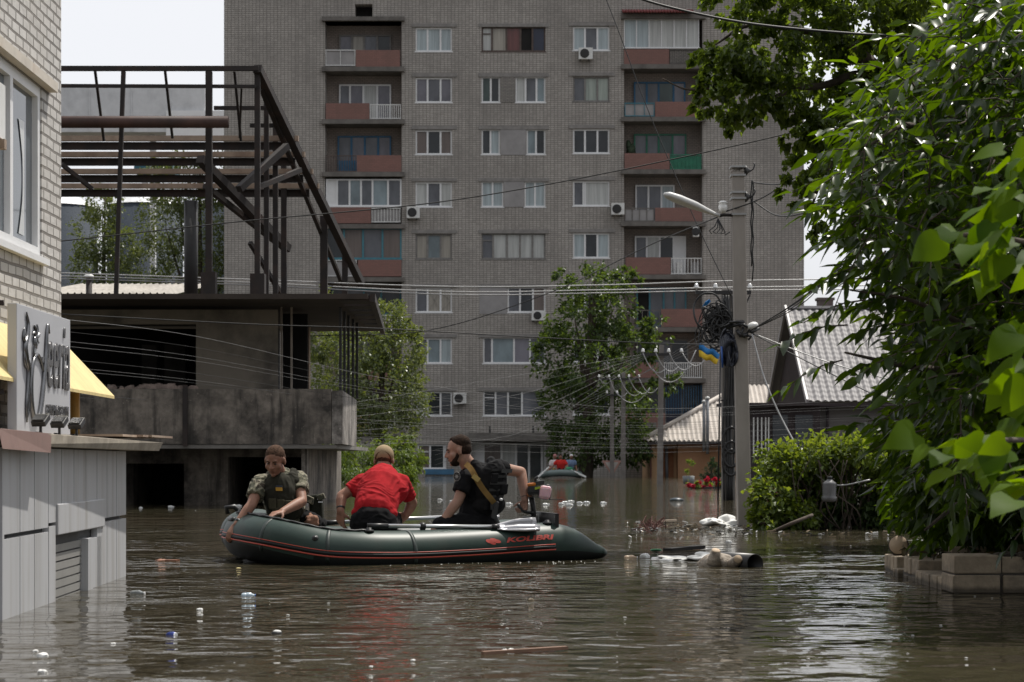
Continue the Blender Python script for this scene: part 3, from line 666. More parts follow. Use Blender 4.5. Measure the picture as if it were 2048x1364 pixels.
b = MB(); b.box(XW - 5, XW + .1, y0 - .1, y1 + .1, zt + .01, zt + .2); b.build('roof', concrete, house)
b = MB(); b.box(XW - .1, XW + .06, wy0 - .2, wy1 + .22, wz1 + .01, wz1 + .075); b.build('lintel', pm('pale_lintel', (.58, .53, .46), .8, .15, 5, .3, dirt=(.35, .27, .2), dscale=5), house)
b = MB(); fx = XW - .07
for (a_, c_, d_, e_) in ((wy0, wy1, wz0, wz0 + .07), (wy0, wy1, wz1 - .07, wz1)): b.box(fx, fx + .06, a_, c_, d_, e_)
for yy in (wy0, 12.15, 12.62, wy1 - .07): b.box(fx, fx + .06, yy, yy + .07, wz0 + .07, wz1 - .07)
b.box(fx, XW + .045, wy0, wy1 + .05, wz0 - .045, wz0 - .003); wf = b.build('window', white_pvc, house)
b = MB(); b.quad((fx + .02, wy0, wz0), (fx + .02, wy1, wz0), (fx + .02, wy1, wz1), (fx + .02, wy0, wz1)); b.build('pane', glass_mat('grey_blue_glass', (.13, .15, .17), .06, .3, 1.5), wf)
b = MB(); pts = [(12.95 + .12 * math.sin(PI * k / 10), wz0 + .12 + k * .075) for k in range(11)]
for k in range(10):
    b.quad((fx + .026, pts[k][0] + .02, pts[k][1]), (fx + .026, 13.12, pts[k][1]), (fx + .026, 13.12, pts[k + 1][1]), (fx + .026, pts[k + 1][0] + .02, pts[k + 1][1]))
b.build('curtain', c_white, wf)
b = MB(); b.box(XW + .04, XW + .30, 10.45, 11.28, 2.62, 2.93); b.lathe((XW + .301, 10.8, 2.78), (1, 0, 0), [(0, .13), (.01, .13), (.011, .11)], 20, 1); b.box(XW + .001, XW + .32, 11.18, 11.23, 2.56, 2.615, 2)
ac_l = thing('air_conditioner', (XW + .15, 11.6, 2.9), 'white air conditioner on a rusty bracket cut off by the left edge', 'air conditioner'); b.build('casing', [white_metal, black_metal, rust_tan], ac_l)
# grey kiosk
XK = -2.60; ky0, ky1 = 10.08, 13.97
def kx(y): return -2.575 - (y - ky0) * .034
clad = pm('grey_cladding', (.47, .475, .49), .5, .08, .8, .05, dirt=(.26, .245, .22), dscale=1.6, damt=.65, dpos=.47, stretch=(5, 5, .3)); clad_dark = pm('cladding_joint', (.10, .10, .10), .8, .2, 3, 0)
kiosk = thing('kiosk', (-3, 12, 0), 'grey panel clad kiosk with a shuttered hatch standing in the flood', 'kiosk')
def seg(b, ya, yb, za, zb, out=0., th=.04, mi=0):
    a_, c_ = V((kx(ya) + out, ya, 0)), V((kx(yb) + out, yb, 0))
    vs = [(a_.x - th, ya, za), (a_.x, ya, za), (c_.x, yb, za), (c_.x - th, yb, za), (a_.x - th, ya, zb), (a_.x, ya, zb), (c_.x, yb, zb), (c_.x - th, yb, zb)]
    b.add(vs, [(3, 2, 1, 0), (4, 5, 6, 7), (0, 1, 5, 4), (2, 3, 7, 6), (1, 2, 6, 5), (3, 0, 4, 7)], mi)
def yk(px):   # depth on the kiosk wall that shows at column px
    Y = 12.0
    for _ in range(30): Y = kx(Y) * F / (px - 1024)
    return Y
b = MB(); seg(b, ky0, ky1, -.8, .9, -.045, .04); b.box(-5, kx(ky0) - .05, ky0 + .02, ky0 + .06, -.8, .9); b.box(-5, kx(ky1) - .045, ky1 - .06, ky1, -.8, .9); b.build('backing_wall', clad_dark, kiosk)
edges = [ky0] + [yk(q) for q in (40, 69, 97, 123, 148, 172, 194, 214, 233)] + [ky1]
zr = .42; sh0, sh1 = yk(112), yk(172); hz0, hz1 = gz(1068, yk(140)), gz(1015, yk(140))
b = MB()
for i in range(len(edges) - 1):
    a_, c_ = edges[i] + .008, edges[i + 1] - .008; mid = (a_ + c_) / 2; zs = H - (1048 - HY) * 12 / F
    if yk(98) < mid < yk(195): seg(b, a_, c_, .455, .875)
    else: seg(b, a_, c_, zs + .025 - .02, .875); seg(b, a_, c_, -.8, zs - .02)
seg(b, yk(98), sh0 - .01, -.8, .435); seg(b, sh1 + .01, yk(203), -.8, hz1 - .21); b.box(-5, kx(ky0) - .0, ky0 - .02, ky0 + .015, -.8, .875)
b.build('cladding_panels', clad, kiosk)
b = MB(); seg(b, yk(112) - .0, yk(206), hz1 - .15, hz1 + .03, .014, .05); b.build('shutter_box', clad, kiosk, bevel=.006)
b = MB()
for k in range(16):
    za = hz1 - .205 - k * .052; vs = []
    for (yy, zz, o_) in ((sh0, za - .05, .0), (sh1, za - .05, .0), (sh1, za - .006, .002), (sh0, za - .006, .002)): vs.append((kx(yy) - .03 + o_, yy, zz))
    b.add(vs, [(0, 1, 2, 3)])
b.build('roller_shutter', pm('shutter_grey', (.30, .295, .28), .6, .1, 2, .05, dirt=(.2, .19, .17), dscale=3), kiosk)
b = MB(); seg(b, sh1 - .005, sh1 + .16, -.8, hz1 - .206, .015, .06); b.build('shutter_frame', clad, kiosk)
# kiosk roof: fascia, rusty flashing and overhang
b = MB(); zf = .885
vs = [(kx(9.6) + .05, 9.6, zf), (kx(14.2) + .18, 14.3, zf - .005), (-5, 14.3, zf + .01), (-5, 9.6, zf + .01), (kx(9.6) + .05, 9.6, zf + .07), (kx(14.2) + .20, 14.35, zf + .055), (-5, 14.35, 1.15), (-5, 9.6, 1.15)]
b.add(vs, [(3, 2, 1, 0), (4, 5, 6, 7), (0, 1, 5, 4), (1, 2, 6, 5), (2, 3, 7, 6), (3, 0, 4, 7)]); b.build('roof', pm('pale_roof_board', (.33, .29, .235), .85, .3, 4, .3, dirt=(.15, .12, .09), dscale=5), kiosk)
b = MB(); ya, yb = 9.7, yk(70)
b.add([(kx(ya) + .06, ya, zf + .078), (kx(yb) + .09, yb, zf + .07), (kx(yb) + .10, yb - .06, zf - .035), (kx(ya) + .08, ya, zf - .02), (-3.3, ya, zf + .16), (-3.3, yb, zf + .15)], [(0, 1, 2, 3), (4, 5, 1, 0)])
b.build('roof_flashing', pm('maroon_flashing', (.20, .12, .10), .55, .25, 3, .2, dirt=(.11, .07, .06), dscale=3), kiosk)
b = MB()
for (ya, yb, o_) in ((13.2, 13.9, .10), (13.7, 14.45, .16), (13.9, 14.75, .19)): b.box(kx(ya) - .5, kx(ya) + o_, ya, yb, zf + .08 + o_ * .05, zf + .095 + o_ * .05)
b.build('broken_roof_sheet', rust_tan, kiosk)

# yellow awning on the brick house
yel = pm('yellow_sheet', (.66, .53, .24), .55, .08, 2, .05, dirt=(.30, .22, .09), dscale=6, damt=.5, stretch=(1, 3, 1))
aw = thing('awning', (XW, 12, 1.3), 'yellow sheet metal awning on the white brick house behind the sign', 'awning')
ia, ib, oa, ob = V((XW + .003, 9.4, 1.665)), V((XW + .003, 13.95, 1.665)), V((-2.83, 9.4, 1.28)), V((-2.80, 14.02, 1.265)); dz = V((0, 0, -.02))
b = MB(); b.add([ia, oa, ob, ib, ia + dz, oa + dz, ob + dz, ib + dz], [(0, 1, 2, 3), (7, 6, 5, 4), (0, 4, 5, 1), (1, 5, 6, 2), (2, 6, 7, 3)]); b.build('awning_sheet', yel, aw)
b = MB(); b.tube([(-3.02, 13.75, .95), (-3.02, 13.75, 1.45)], .035, 12); b.build('awning_post', pm('ochre_post', (.32, .20, .05), .5, .2, 3, .05), aw)
b = MB()
for (y_, za, zb) in ((10.9, 1.75, 1.55), (10.9, 1.2, 1.05)): b.bar((XW, y_, za - .1), (-2.88, 11.25, zb + .15), .03)
b.build('strut', rust, aw)

# sign with raised chrome letters
XS = -2.80; sy0, sy1 = 11.26, 12.62; sz0, sz1 = .97, 1.70
sign = thing('shop_sign', (XS, 11.9, sz0), 'white box sign with raised chrome lettering on the kiosk roof', 'sign')
b = MB(); b.box(XS - .055, XS, sy0, sy1, sz0, sz1); b.build('sign_box', pm('sign_white', (.43, .435, .46), .4, .04, 2, 0), sign, bevel=.004)
chrome = pm('chrome', (.17, .17, .175), .22, .3, 8, 0, metal=.9)
def lettering(name, text, size, ext, m, parent, M, shear=0., sx=1.0, align='LEFT', offset=0.):
    cu = bpy.data.curves.new(name, 'FONT'); cu.body = text; cu.size = size; cu.extrude = ext; cu.bevel_depth = ext * .35; cu.shear = shear; cu.offset = offset; cu.align_x = align; cu.resolution_u = 4
    tmp = bpy.data.objects.new(name, cu); COL.objects.link(tmp); bpy.context.view_layer.update()
    me = bpy.data.meshes.new_from_object(tmp.evaluated_get(bpy.context.evaluated_depsgraph_get())); bpy.data.objects.remove(tmp); bpy.data.curves.remove(cu)
    me.transform(M @ Matrix.Diagonal((sx, 1, 1, 1))); me.materials.clear()
    return link_mesh(name, me, m, parent)
def face_x(x, y, z): return Matrix(((0, 0, 1, x), (1, 0, 0, y), (0, 1, 0, z), (0, 0, 0, 1)))   # text reads along +Y, faces +X
lettering('lettering', 'eeria', .60, .0035, chrome, sign, face_x(XS + .006, sy0 + .70, sz0 + .285), .18, .50)
lettering('small_lettering', 'салон красоты', .115, .002, chrome, sign, face_x(XS + .004, sy0 + .68, sz0 + .115), 0, .74)
b = MB()
def sp(u, v): return (XS + .008, sy0 + u * (sy1 - sy0), sz0 + v * (sz1 - sz0))
def sw(pts, r0, r1): q = smooth_path([sp(*p) for p in pts], 6); n_ = len(q); b.tube(q, [r0 + (r1 - r0) * math.sin(PI * i / (n_ - 1)) for i in range(n_)], 6)
sw([(.555, .83), (.53, .90), (.505, .84), (.49, .70), (.465, .55), (.43, .38), (.38, .20), (.32, .10), (.25, .14), (.215, .32), (.235, .52), (.31, .63), (.39, .60), (.45, .50)], .006, .019)   # big initial with its loop
b.obox(sp(.48, .60), (.004, 0, 0), (0, .085, 0), (0, 0, .016)); b.obox(sp(.515, .55), (.006, 0, 0), (0, .02, 0), (0, 0, .03))
b.build('initial_letter', chrome, sign)
b = MB()
sw([(.14, .95), (.17, .86), (.15, .76), (.11, .68), (.13, .58), (.17, .50), (.16, .36), (.14, .22), (.15, .08)], .005, .022)      # figure with flowers in her hair
sw([(.13, .70), (.09, .74), (.10, .82)], .004, .012); sw([(.14, .5), (.11, .56), (.10, .64)], .004, .012); sw([(.15, .3), (.17, .2), (.16, .12)], .004, .012)
for k in range(7):
    a = k * 2 * PI / 7; sw([(.31, .78), (.31 + .035 * math.cos(a), .78 + .06 * math.sin(a)), (.31 + .06 * math.cos(a + .4), .78 + .10 * math.sin(a + .4))], .004, .010)
sw([(.28, .72), (.31, .70), (.33, .74), (.31, .78), (.285, .765)], .004, .009); sw([(.26, .70), (.27, .62), (.30, .60)], .004, .008)
b.build('ornament', chrome, sign)
# three floodlights aimed at the sign
def flood(y, x, z, label):
    t_ = thing('floodlight', (x, y, z), label, 'floodlight', 'floodlights on the kiosk roof')
    d = V((-.55, .35, .55)).normalized() * -1; d = V((.15, .75, .5)).normalized(); c = V((x, y, z + .075)); sx = d.cross(V((0, 0, 1))).normalized(); up = sx.cross(d)
    b = MB(); b.obox(c, d * .042, sx * .042, up * .017); b.build('lamp_head', black_metal, t_, bevel=.004)
    b = MB(); b.obox(c + d * .0445, d * .002, sx * .038, up * .014); b.build('lamp_glass', pm('lamp_glass', (.25, .24, .2), .1, .1, 3, 0), t_)
    b = MB(); b.obox(c + up * .022 - d * .01, d * .024, sx * .034, up * .005); b.build('cooling_fins', black_plastic, t_)
    b = MB(); b.bar((x, y, z - .0), c - V((0, 0, .03)), .014); b.bar((x - .02, y - .03, z + .004), (x - .02, y + .1, z + .004), .014); b.build('bracket', black_metal, t_)
for (px, lab) in ((92, 'black floodlight on the kiosk roof nearest the big initial of the sign'), (129, 'black floodlight on the kiosk roof below the middle of the sign'), (163, 'black floodlight on the kiosk roof at the far end, before the yellow post')):
    yy = -2.63 * F / (px - 1024); flood(yy, -2.66, zf + .075, lab)
# ================================================================== houses on the right
tile_m, t_, bs = nodes_of('grey_metal_tile'); v_ = coords(t_)
t_.links.new(mixc(t_, ramp(t_, noise_tex(t_, v_, 1.2, 6), [(.3, 0), (.7, 1)]), (.135, .128, .132), (.175, .166, .168)), bs.inputs['Base Color']); bs.inputs['Roughness'].default_value = .6
th = thing('tiled_house', (16, 90, 0), 'grey house with a steep grey metal tile roof and dark gable on the right', 'house')
XG, YE, YRd, ZE, ZR = 13.1, 88.0, 95.0, 3.46, 8.12
b = MB(); nx, ny = 190, 100; vs, fs = [], []      # wavy tiles: ribs across, steps down the slope
for j in range(ny + 1):
    for i in range(nx + 1):
        s_ = j / ny; u = i / nx * 13.0; st = (s_ * 20) % 1
        h_ = .032 * math.sin(u * 2 * PI / .33) + .05 * (1 - st)
        vs.append((XG + u, YE + (YRd - YE) * s_ - h_ * .5, ZE + (ZR - ZE) * s_ + h_))
for j in range(ny):
    for i in range(nx): k = j * (nx + 1) + i; fs.append((k, k + 1, k + nx + 2, k + nx + 1))
b.add(vs, fs, 0, True); rf = b.build('roof', tile_m, th)
b = MB(); b.add([(XG, YRd, ZR), (XG + 13, YRd, ZR), (XG + 13, 102.5, 3.2), (XG, 102.5, 3.2)], [(3, 2, 1, 0)]); b.build('rear_roof', tile_m, th)
b = MB(); b.bar((XG - .06, YE - .1, ZE), (XG - .06, YRd, ZR + .06), .26, .10); b.bar((XG - .06, YRd, ZR + .06), (XG - .06, 102.5, 3.2), .26, .10); b.bar((XG, YRd, ZR + .06), (XG + 13, YRd, ZR + .06), .12, .3); b.build('verge_board', pm('verge_grey', (.42, .40, .40), .5, .1, 3, .05), th)
brn = pm('dark_brown_boards', (.032, .022, .024), .8, .3, 3, .2, stretch=(4, 4, .3))
b = MB(); xg = XG + .35; b.add([(xg, YE + .6, -1), (xg, 102, -1), (xg, 102, 3.3), (xg, YRd, ZR - .25), (xg, YE + .6, ZE - .05)], [(4, 3, 2, 1, 0)]); b.build('gable', brn, th)
b = MB(); b.wall(xg, xg + 12.5, -1, ZE - .12, YE + .6, []); b.build('wall', pm('grey_render', (.155, .145, .14), .9, .12, .6, .15, dirt=(.10, .095, .09), dscale=.4), th)
b = MB(); b.tube([P(1655, 815, 88.4), P(1655, 960, 88.4)], .07, 8); b.build('downpipe', brn, th)
b = MB(); b.box(XG - .02, XG + 13, YE - .12, YE + .5, ZE - .2, ZE - .06); b.build('eaves_board', brn, th)
b = MB(); c = P(1652, 600, 96); b.box(c.x - .35, c.x + .35, 96, 96.7, 6.5, c.z); b.box(c.x - .42, c.x + .42, 95.95, 96.75, c.z, c.z + .12); b.build('chimney', pm('chimney_brown', (.10, .08, .075), .9, .3, 3, .2), th)
# dark porch with railing fence at its left
pc = thing('porch', (12, 87, 0), 'dark brown porch with barred windows left of the grey house wall', 'porch')
b = MB(); b.box(gx(1503, 87), gx(1640, 87), 87, 88.5, -1, gz(812, 87)); b.build('wall', brn, pc)
for (p0, p1) in ((1545, 1575), (1590, 1625)):
    b = MB(); b.box(gx(p0, 87), gx(p1, 87), 86.93, 86.99, gz(900, 87), gz(830, 87)); b.build('window', g_dark, pc)
b = MB()
for px in (1506, 1514, 1522, 1530, 1536): b.box(gx(px, 86.9), gx(px, 86.9) + .05, 86.85, 86.9, gz(908, 87), gz(835, 87))
b.build('window_bars', white_metal, pc)
b = MB(); b.box(gx(1440, 87), gx(1640, 87), 86.5, 88.6, gz(812, 87) + .003, gz(806, 87)); b.build('roof', brn, pc)

# orange house with hipped asbestos roof
oh = thing('orange_house', (11, 103, 0), 'low orange house with a pale wavy hipped roof behind the poles', 'house')
orange = pm('orange_render', (.40, .215, .115), .85, .1, .8, .1, dirt=(.30, .16, .09), dscale=.5); orange_l = pm('pale_orange_render', (.47, .29, .16), .85, .1, .8, .1)
YO = 103; b = MB(); b.box(gx(1356, YO), gx(1580, YO), YO, YO + 8, -1, gz(884, YO)); b.build('wall', orange, oh)
b = MB(); b.box(gx(1302, YO), gx(1356, YO) - .003, YO + .9, YO + 8, -1, gz(884, YO)); b.box(gx(1301, YO), gx(1316, YO), YO + .02, YO + .897, -1, gz(884, YO)); b.build('porch_wall', orange_l, oh)
b = MB(); b.box(gx(1300, YO), gx(1303, YO), YO - .1, YO, -1, gz(882, YO)); b.build('corner_trim', pm('maroon_trim', (.12, .05, .035), .7, .2, 3, .1), oh)
b = MB(); ze_ = gz(881, YO - .4); e0, e1 = V((gx(1286, YO), YO - .5, ze_)), V((gx(1590, YO), YO - .5, ze_)); r0, r1 = V((gx(1505, YO), YO + 4.2, gz(770, YO + 4.2))), V((gx(1600, YO), YO + 4.2, gz(770, YO + 4.2)))
k0 = V((e0.x, YO + 8.5, ze_)); n = 64; vs, fs = [], []
for i in range(n + 1):
    t0 = i / n; e = e0.lerp(e1, t0); q = .05 * (1 if i % 2 else -1)
    tx = min(1, (e.x - e0.x) / (r0.x - e0.x)); top = e0.lerp(r0, tx) if tx < 1 else V((e.x, r0.y, r0.z)); top = V((e.x, top.y, top.z))
    vs += [e + V((0, 0, q)), top + V((0, 0, q * (1 if tx > .06 else 0)))]
fs = [(2 * i, 2 * i + 2, 2 * i + 3, 2 * i + 1) for i in range(n)]; b.add(vs, fs); asb2 = pm('pale_asbestos', (.50, .455, .41), .85, .18, 1.2, .2, dirt=(.27, .23, .20), dscale=1.0, damt=.6)
b.add([e0, r0, k0], [(0, 1, 2)]); b.tube([e0 + V((0, 0, .08)), r0 + V((0, 0, .08))], .12, 8); b.build('roof', asb2, oh)
b = MB(); b.box(e0.x + .1, e1.x, YO - .45, YO - .35, ze_ - .2, ze_ - .07); b.build('eaves_board', brn, oh)
for px, p0, p1 in ((1408, 805, 902), (1415, 798, 908)):
    b = MB(); b.tube([P(px, p0, YO - .7), P(px, p1, YO - .7)], .085, 10); b.lathe(P(px, p0, YO - .7), (0, 0, 1), [(0, .1), (.02, .13), (.1, .11), (.14, .02)], 10, 1)
    b.build('flue_pipe', [pm('grey_zinc', (.22, .23, .25), .5, .1, 3, .05), white_metal], oh)
b = MB(); b.tube([P(1333, 893, YO + .8), P(1334, 960, YO + .8)], .08, 8); b.build('downpipe', MC['grey_zinc'], oh)
b = MB(); b.box(gx(1318, YO), gx(1350, YO), YO + .85, YO + .897, -1, gz(893, YO)); b.build('door_recess', pm('deep_orange', (.26, .11, .05), .8, .15, 2, .1), oh)
# low brick annex beside the block
an = thing('brick_annex', (7, 109, 0), 'low brick annex left of the orange house with a stained concrete rim', 'annex')
b = MB(); b.box(gx(1250, 110), gx(1300, 110), 110, 113, -1, gz(868, 110)); b.build('wall', facade, an); b = MB(); b.box(gx(1247, 110), gx(1312, 110), 109.7, 113, gz(867, 110), gz(846, 110)); b.build('roof_rim', concrete_dark, an)

# ================================================================== poles
pole_far = pm('far_pole_concrete', (.17, .155, .145), .9, .2, 4, .2); pole_m = pm('pole_concrete', (.29, .262, .235), .85, .12, 5, .25, .004, dirt=(.20, .18, .16), dscale=2.2, damt=.6, stretch=(1, 1, .4))
ins = ceramic
p1 = thing('utility_pole', (gx(1491, 25), 25, 0), 'tall concrete utility pole with a street lamp arm, nearest the camera', 'utility pole')
b = MB(); top, bot = P(1475, 345, 25), V((gx(1492, 25), 25, -1.2)); ay = V((0, 1, 0))
def taper(b, bot, top, w0, d0, w1, d1, mi=0):
    vs = [bot + V((i * w0, j * d0, 0)) for i, j in ((-1, -1), (1, -1), (1, 1), (-1, 1))] + [top + V((i * w1, j * d1, 0)) for i, j in ((-1, -1), (1, -1), (1, 1), (-1, 1))]
    b.add(vs, [(3, 2, 1, 0), (4, 5, 6, 7), (0, 1, 5, 4), (1, 2, 6, 5), (2, 3, 7, 6), (3, 0, 4, 7)], mi)
taper(b, bot, top, .086, .10, .078, .09); b.build('pole', pole_m, p1, bevel=.012)
def onp(py): return bot.lerp(top, (gz(py, 25) - bot.z) / (top.z - bot.z))
b = MB()
rg = random.Random(5)
for i in range(9): c = top + V((rg.uniform(-.06, .06), rg.uniform(-.08, .05), .01)); b.ell(c, (.035, .035, .03), jit=.6, sd_=i, nu=7, nv=5)
b.bar(top + V((-.045, -.02, 0)), top + V((-.05, -.02, .12)), .012); b.build('broken_top', pole_m, p1)
for py in (335, 352, 386, 398, 430):
    c = onp(py); w_ = .092; b = MB(); b.box(c.x - w_, c.x + w_, 25 - .11, 25 + .11, c.z - .012, c.z + .012)
    b.build('clamp_band', pm('zinc_band', (.36, .36, .36), .5, .15, 5, .05, metal=.4), p1)
b = MB()
for py in (342, 394):
    c = onp(py) + V((.085, -.02, 0)); b.lathe(c, (1, 0, 0), [(0, .075), (.03, .06), (.05, .03), (.08, .015)], 12); b.tube([c + V((.08, 0, 0)), c + V((.11, 0, .02)), c + V((.13, 0, .07)), c + V((.115, 0, .10))], .009, 6)
b.build('insulator_hook', black_metal, p1)
b = MB(); c = onp(695) + V((-.17, -.03, 0))
for k in range(7): b.tube([c + V((.085 * math.cos(a) , .05 * math.sin(a * 3 + k), .24 * math.sin(a) - .02 * k)) * (1 - .06 * k) + V((k * .01, -.01 * k, 0)) for a in [2 * PI * i / 18 for i in range(19)]], .016, 6)
b.ell(c, (.07, .06, .19), jit=.2, sd_=2); b.build('cable_coil', pm('coil_black', (.015, .018, .03), .4, .3, 8, .1), p1)
b = MB(); b.tube([P(1443, 693, 24.9), P(1444, 715, 24.88), P(1445, 735, 24.9)], .012, 6); b.build('blue_cable_end', pm('blue_cable', (.02, .08, .3), .4, .1, 3, 0), p1)
b = MB()
for q in range(10):
    a = rg.uniform(0, 6.28); c = onp(660) + V((rg.uniform(-.14, .10), -.12, rg.uniform(-.08, .06))); b.tube([c, c + V((rg.uniform(-.1, .1), -.03, rg.uniform(-.06, .06))), c + V((rg.uniform(-.15, .15), 0, rg.uniform(-.05, .05)))], .018, 6)
b.build('cable_clamps', black_plastic, p1)
b = MB(); c0 = onp(345) + V((.19, -.03, 0))
for s_ in (0, 1):
    b.tube([c0 + V((-.02 * s_ + .008 * math.sin(i * 1.7 + s_), 0, -i * .09 - .1)) for i in range(15 - s_ * 2)], .009, 6)
b.build('drop_cable', wire_black, p1)
# lamp arm of this pole
lm = thing('street_lamp', P(1443, 432, 25), 'long grey street lamp head on a short arm reaching left from the tall pole', 'street lamp')
a, e = P(1438, 432, 24.95), P(1328, 388, 24.6); d = (a - e).normalized()
b = MB(); up = V((0, 0, 1)); sx = d.cross(up).normalized(); uu = sx.cross(d)
pr = [(0, .015, .02), (.06, .075, .05), (.2, .10, .062), (.42, .095, .058), (.56, .055, .045), (.7, .03, .03), (.78, .025, .025)]
vs, fs = [], []; n = 14; L = (a - e).length
for i, (t0, w_, h_) in enumerate(pr):
    c = e + d * (t0 / .78 * L)
    for k in range(n): an_ = 2 * PI * k / n; vs.append(c + sx * w_ * math.cos(an_) + uu * (h_ * max(math.sin(an_), -.55)))
fs = [(i * n + k, i * n + (k + 1) % n, (i + 1) * n + (k + 1) % n, (i + 1) * n + k) for i in range(len(pr) - 1) for k in range(n)] + [tuple(range(n - 1, -1, -1)), tuple((len(pr) - 1) * n + k for k in range(n))]
b.add(vs, fs, 0, True); b.build('lamp_head', pm('lamp_grey', (.55, .55, .54), .45, .1, 3, .05), lm)
b = MB(); b.tube([a, P(1446, 430, 24.95), P(1480, 430, 24.95)], .02, 8); b.build('arm', rust, lm)
b = MB(); c = P(1446, 418, 24.95); b.lathe(c - V((0, 0, .05)), (0, 0, 1), [(0, .03), (.04, .055), (.08, .06), (.12, .045), (.13, .06), (.15, .03)], 12); b.build('insulator', ceramic, lm)
b = MB()
for q in range(5): b.tube([P(1436, 437, 24.9), P(1430 + q * 5, 452 + q * 3, 24.9), P(1418 + q * 8, 462 + q * 2, 24.9), P(1424 + q * 9, 468 - q, 24.9)], .007, 5)
b.build('loose_wires', wire_black, lm)
l2 = thing('street_lamp', P(1493, 660, 25), 'short white street lamp head on the right of the tall pole among the cables', 'street lamp')
b = MB(); b.ell(P(1505, 652, 24.9), (.075, .09, .05), Quaternion((0, 1, 0), -.35).to_matrix(), nu=14, nv=8); b.build('lamp_head', white_metal, l2)
b = MB(); b.bar(P(1490, 668, 24.95), P(1503, 660, 24.92), .025); b.build('arm', rust, l2)

# second pole with a crossarm and a tangle of cables
Y2 = 42
p2 = thing('utility_pole', (gx(1458, Y2), Y2, 0), 'dark weathered pole with a crossarm, tangled black cables and a flag', 'utility pole')
b = MB(); taper(b, V((gx(1458, Y2), Y2, -1.2)), V((gx(1453, Y2), Y2, gz(578, Y2))), .15, .15, .10, .11); b.build('pole', pm('dark_pole', (.20, .185, .17), .9, .2, 4, .3, dirt=(.09, .08, .075), dscale=2), p2, bevel=.02)
b = MB(); b.bar(P(1391, 585, Y2 - .15), P(1502, 585, Y2 - .15), .075); b.bar(P(1500, 590, Y2 - .15), P(1478, 640, Y2 - .1), .03); b.build('crossarm', black_metal, p2)
def insulator(c, s_=1., root=None, m=None):
    b = MB(); b.lathe(c, (0, 0, 1), [(0, .012 * s_), (.05 * s_, .014 * s_), (.055 * s_, .05 * s_), (.09 * s_, .055 * s_), (.1 * s_, .035 * s_), (.13 * s_, .045 * s_), (.16 * s_, .02 * s_)], 10); return b.build('insulator', m or ceramic, root)
for px in (1393, 1431, 1500): insulator(P(px, 582, Y2 - .15), 1.0, p2)
b = MB(); rg = random.Random(11)
for q in range(30):
    s0 = P(rg.uniform(1440, 1452), rg.uniform(600, 640), Y2 - .2); pts = [s0]; c = P(rg.uniform(1415, 1446), rg.uniform(620, 680), Y2 - .3); r_ = rg.uniform(.1, .35); a0 = rg.uniform(0, 6.28)
    pts += [c + V((r_ * math.cos(a0 + k * .8), rg.uniform(-.08, .08), r_ * 1.2 * math.sin(a0 + k * .8))) for k in range(6)]; pts.append(P(rg.uniform(1440, 1462), rg.uniform(640, 700), Y2 - .2))
    b.tube(smooth_path(pts, 4), .011 + .012 * rg.random(), 5)
b.build('cable_tangle', wire_black, p2)
b = MB()
for q in range(9):
    x_ = rg.uniform(1444, 1474); b.tube(smooth_path([P(x_, 590, Y2 - .22), P(x_ + rg.uniform(-8, 8), 720, Y2 - .24), P(x_ + rg.uniform(-6, 6), 860, Y2 - .25), P(x_ + rg.uniform(-5, 5), 1002, Y2 - .26)], 4), .016 + .014 * rg.random(), 5)
b.build('cable_run', wire_black, p2)
b = MB()
for py in (625, 660, 800): b.box(gx(1440, Y2), gx(1470, Y2), Y2 - .2, Y2 - .14, gz(py + 3, Y2), gz(py, Y2))
for py in (880, 908, 925):
    c = P(1462, py, Y2 - .25); b.tube([c + V((.17 * math.cos(a_), -.02, .27 * math.sin(a_))) for a_ in [2 * PI * i / 16 for i in range(17)]], .03, 6)
b.build('cable_reel', black_metal, p2)
# flag
flag_b, flag_y = pm('flag_blue', (.015, .16, .42), .7, .1, 4, .1), pm('flag_yellow', (.62, .42, .02), .7, .1, 4, .1)
fl = thing('flag', P(1440, 740, Y2 - .4), 'rumpled blue and yellow flag hanging beside the tangled pole', 'flag')
def cloth(name, r0, r1, m):
    b = MB(); n = 12; vs = []
    tl, tr, bl, br = P(1398, 687, Y2 - .5), P(1440, 706, Y2 - .5), P(1399, 715, Y2 - .5), P(1433, 727, Y2 - .5)
    for j in (0, .5, 1):
        rr = r0 + (r1 - r0) * j
        for i in range(n + 1):
            u = i / n; p = tl.lerp(tr, u).lerp(bl.lerp(br, u), rr); vs.append(p + V((0, .07 * math.sin(u * 9 + rr * 2), .025 * math.sin(u * 11 + rr))))
    b.add(vs, [(j * (n + 1) + i, j * (n + 1) + i + 1, (j + 1) * (n + 1) + i + 1, (j + 1) * (n + 1) + i) for j in range(2) for i in range(n)], 0, True); o = b.build(name, m, fl)
    s_ = o.modifiers.new('thick', 'SOLIDIFY'); s_.thickness = .004
cloth('blue_band', 0, .5, flag_b); cloth('yellow_band', .503, 1, flag_y)
b = MB(); b.tube([P(1441, 700, Y2 - .42), P(1436, 1000, Y2 - .3)], .018, 6); b.build('flag_pole', black_metal, fl)
b = MB(); vs = [P(1411, 603, Y2 - .5), P(1419, 598, Y2 - .45), P(1421, 603, Y2 - .5), P(1413, 610, Y2 - .42), P(1405, 612, Y2 - .4)]; b.add(vs, [(0, 1, 2, 3), (0, 3, 4)]); o = b.build('ribbon', flag_b); o.modifiers.new('t', 'SOLIDIFY').thickness = .02; tag(o, 'small bright blue ribbon caught in the cables under the crossarm', 'ribbon')

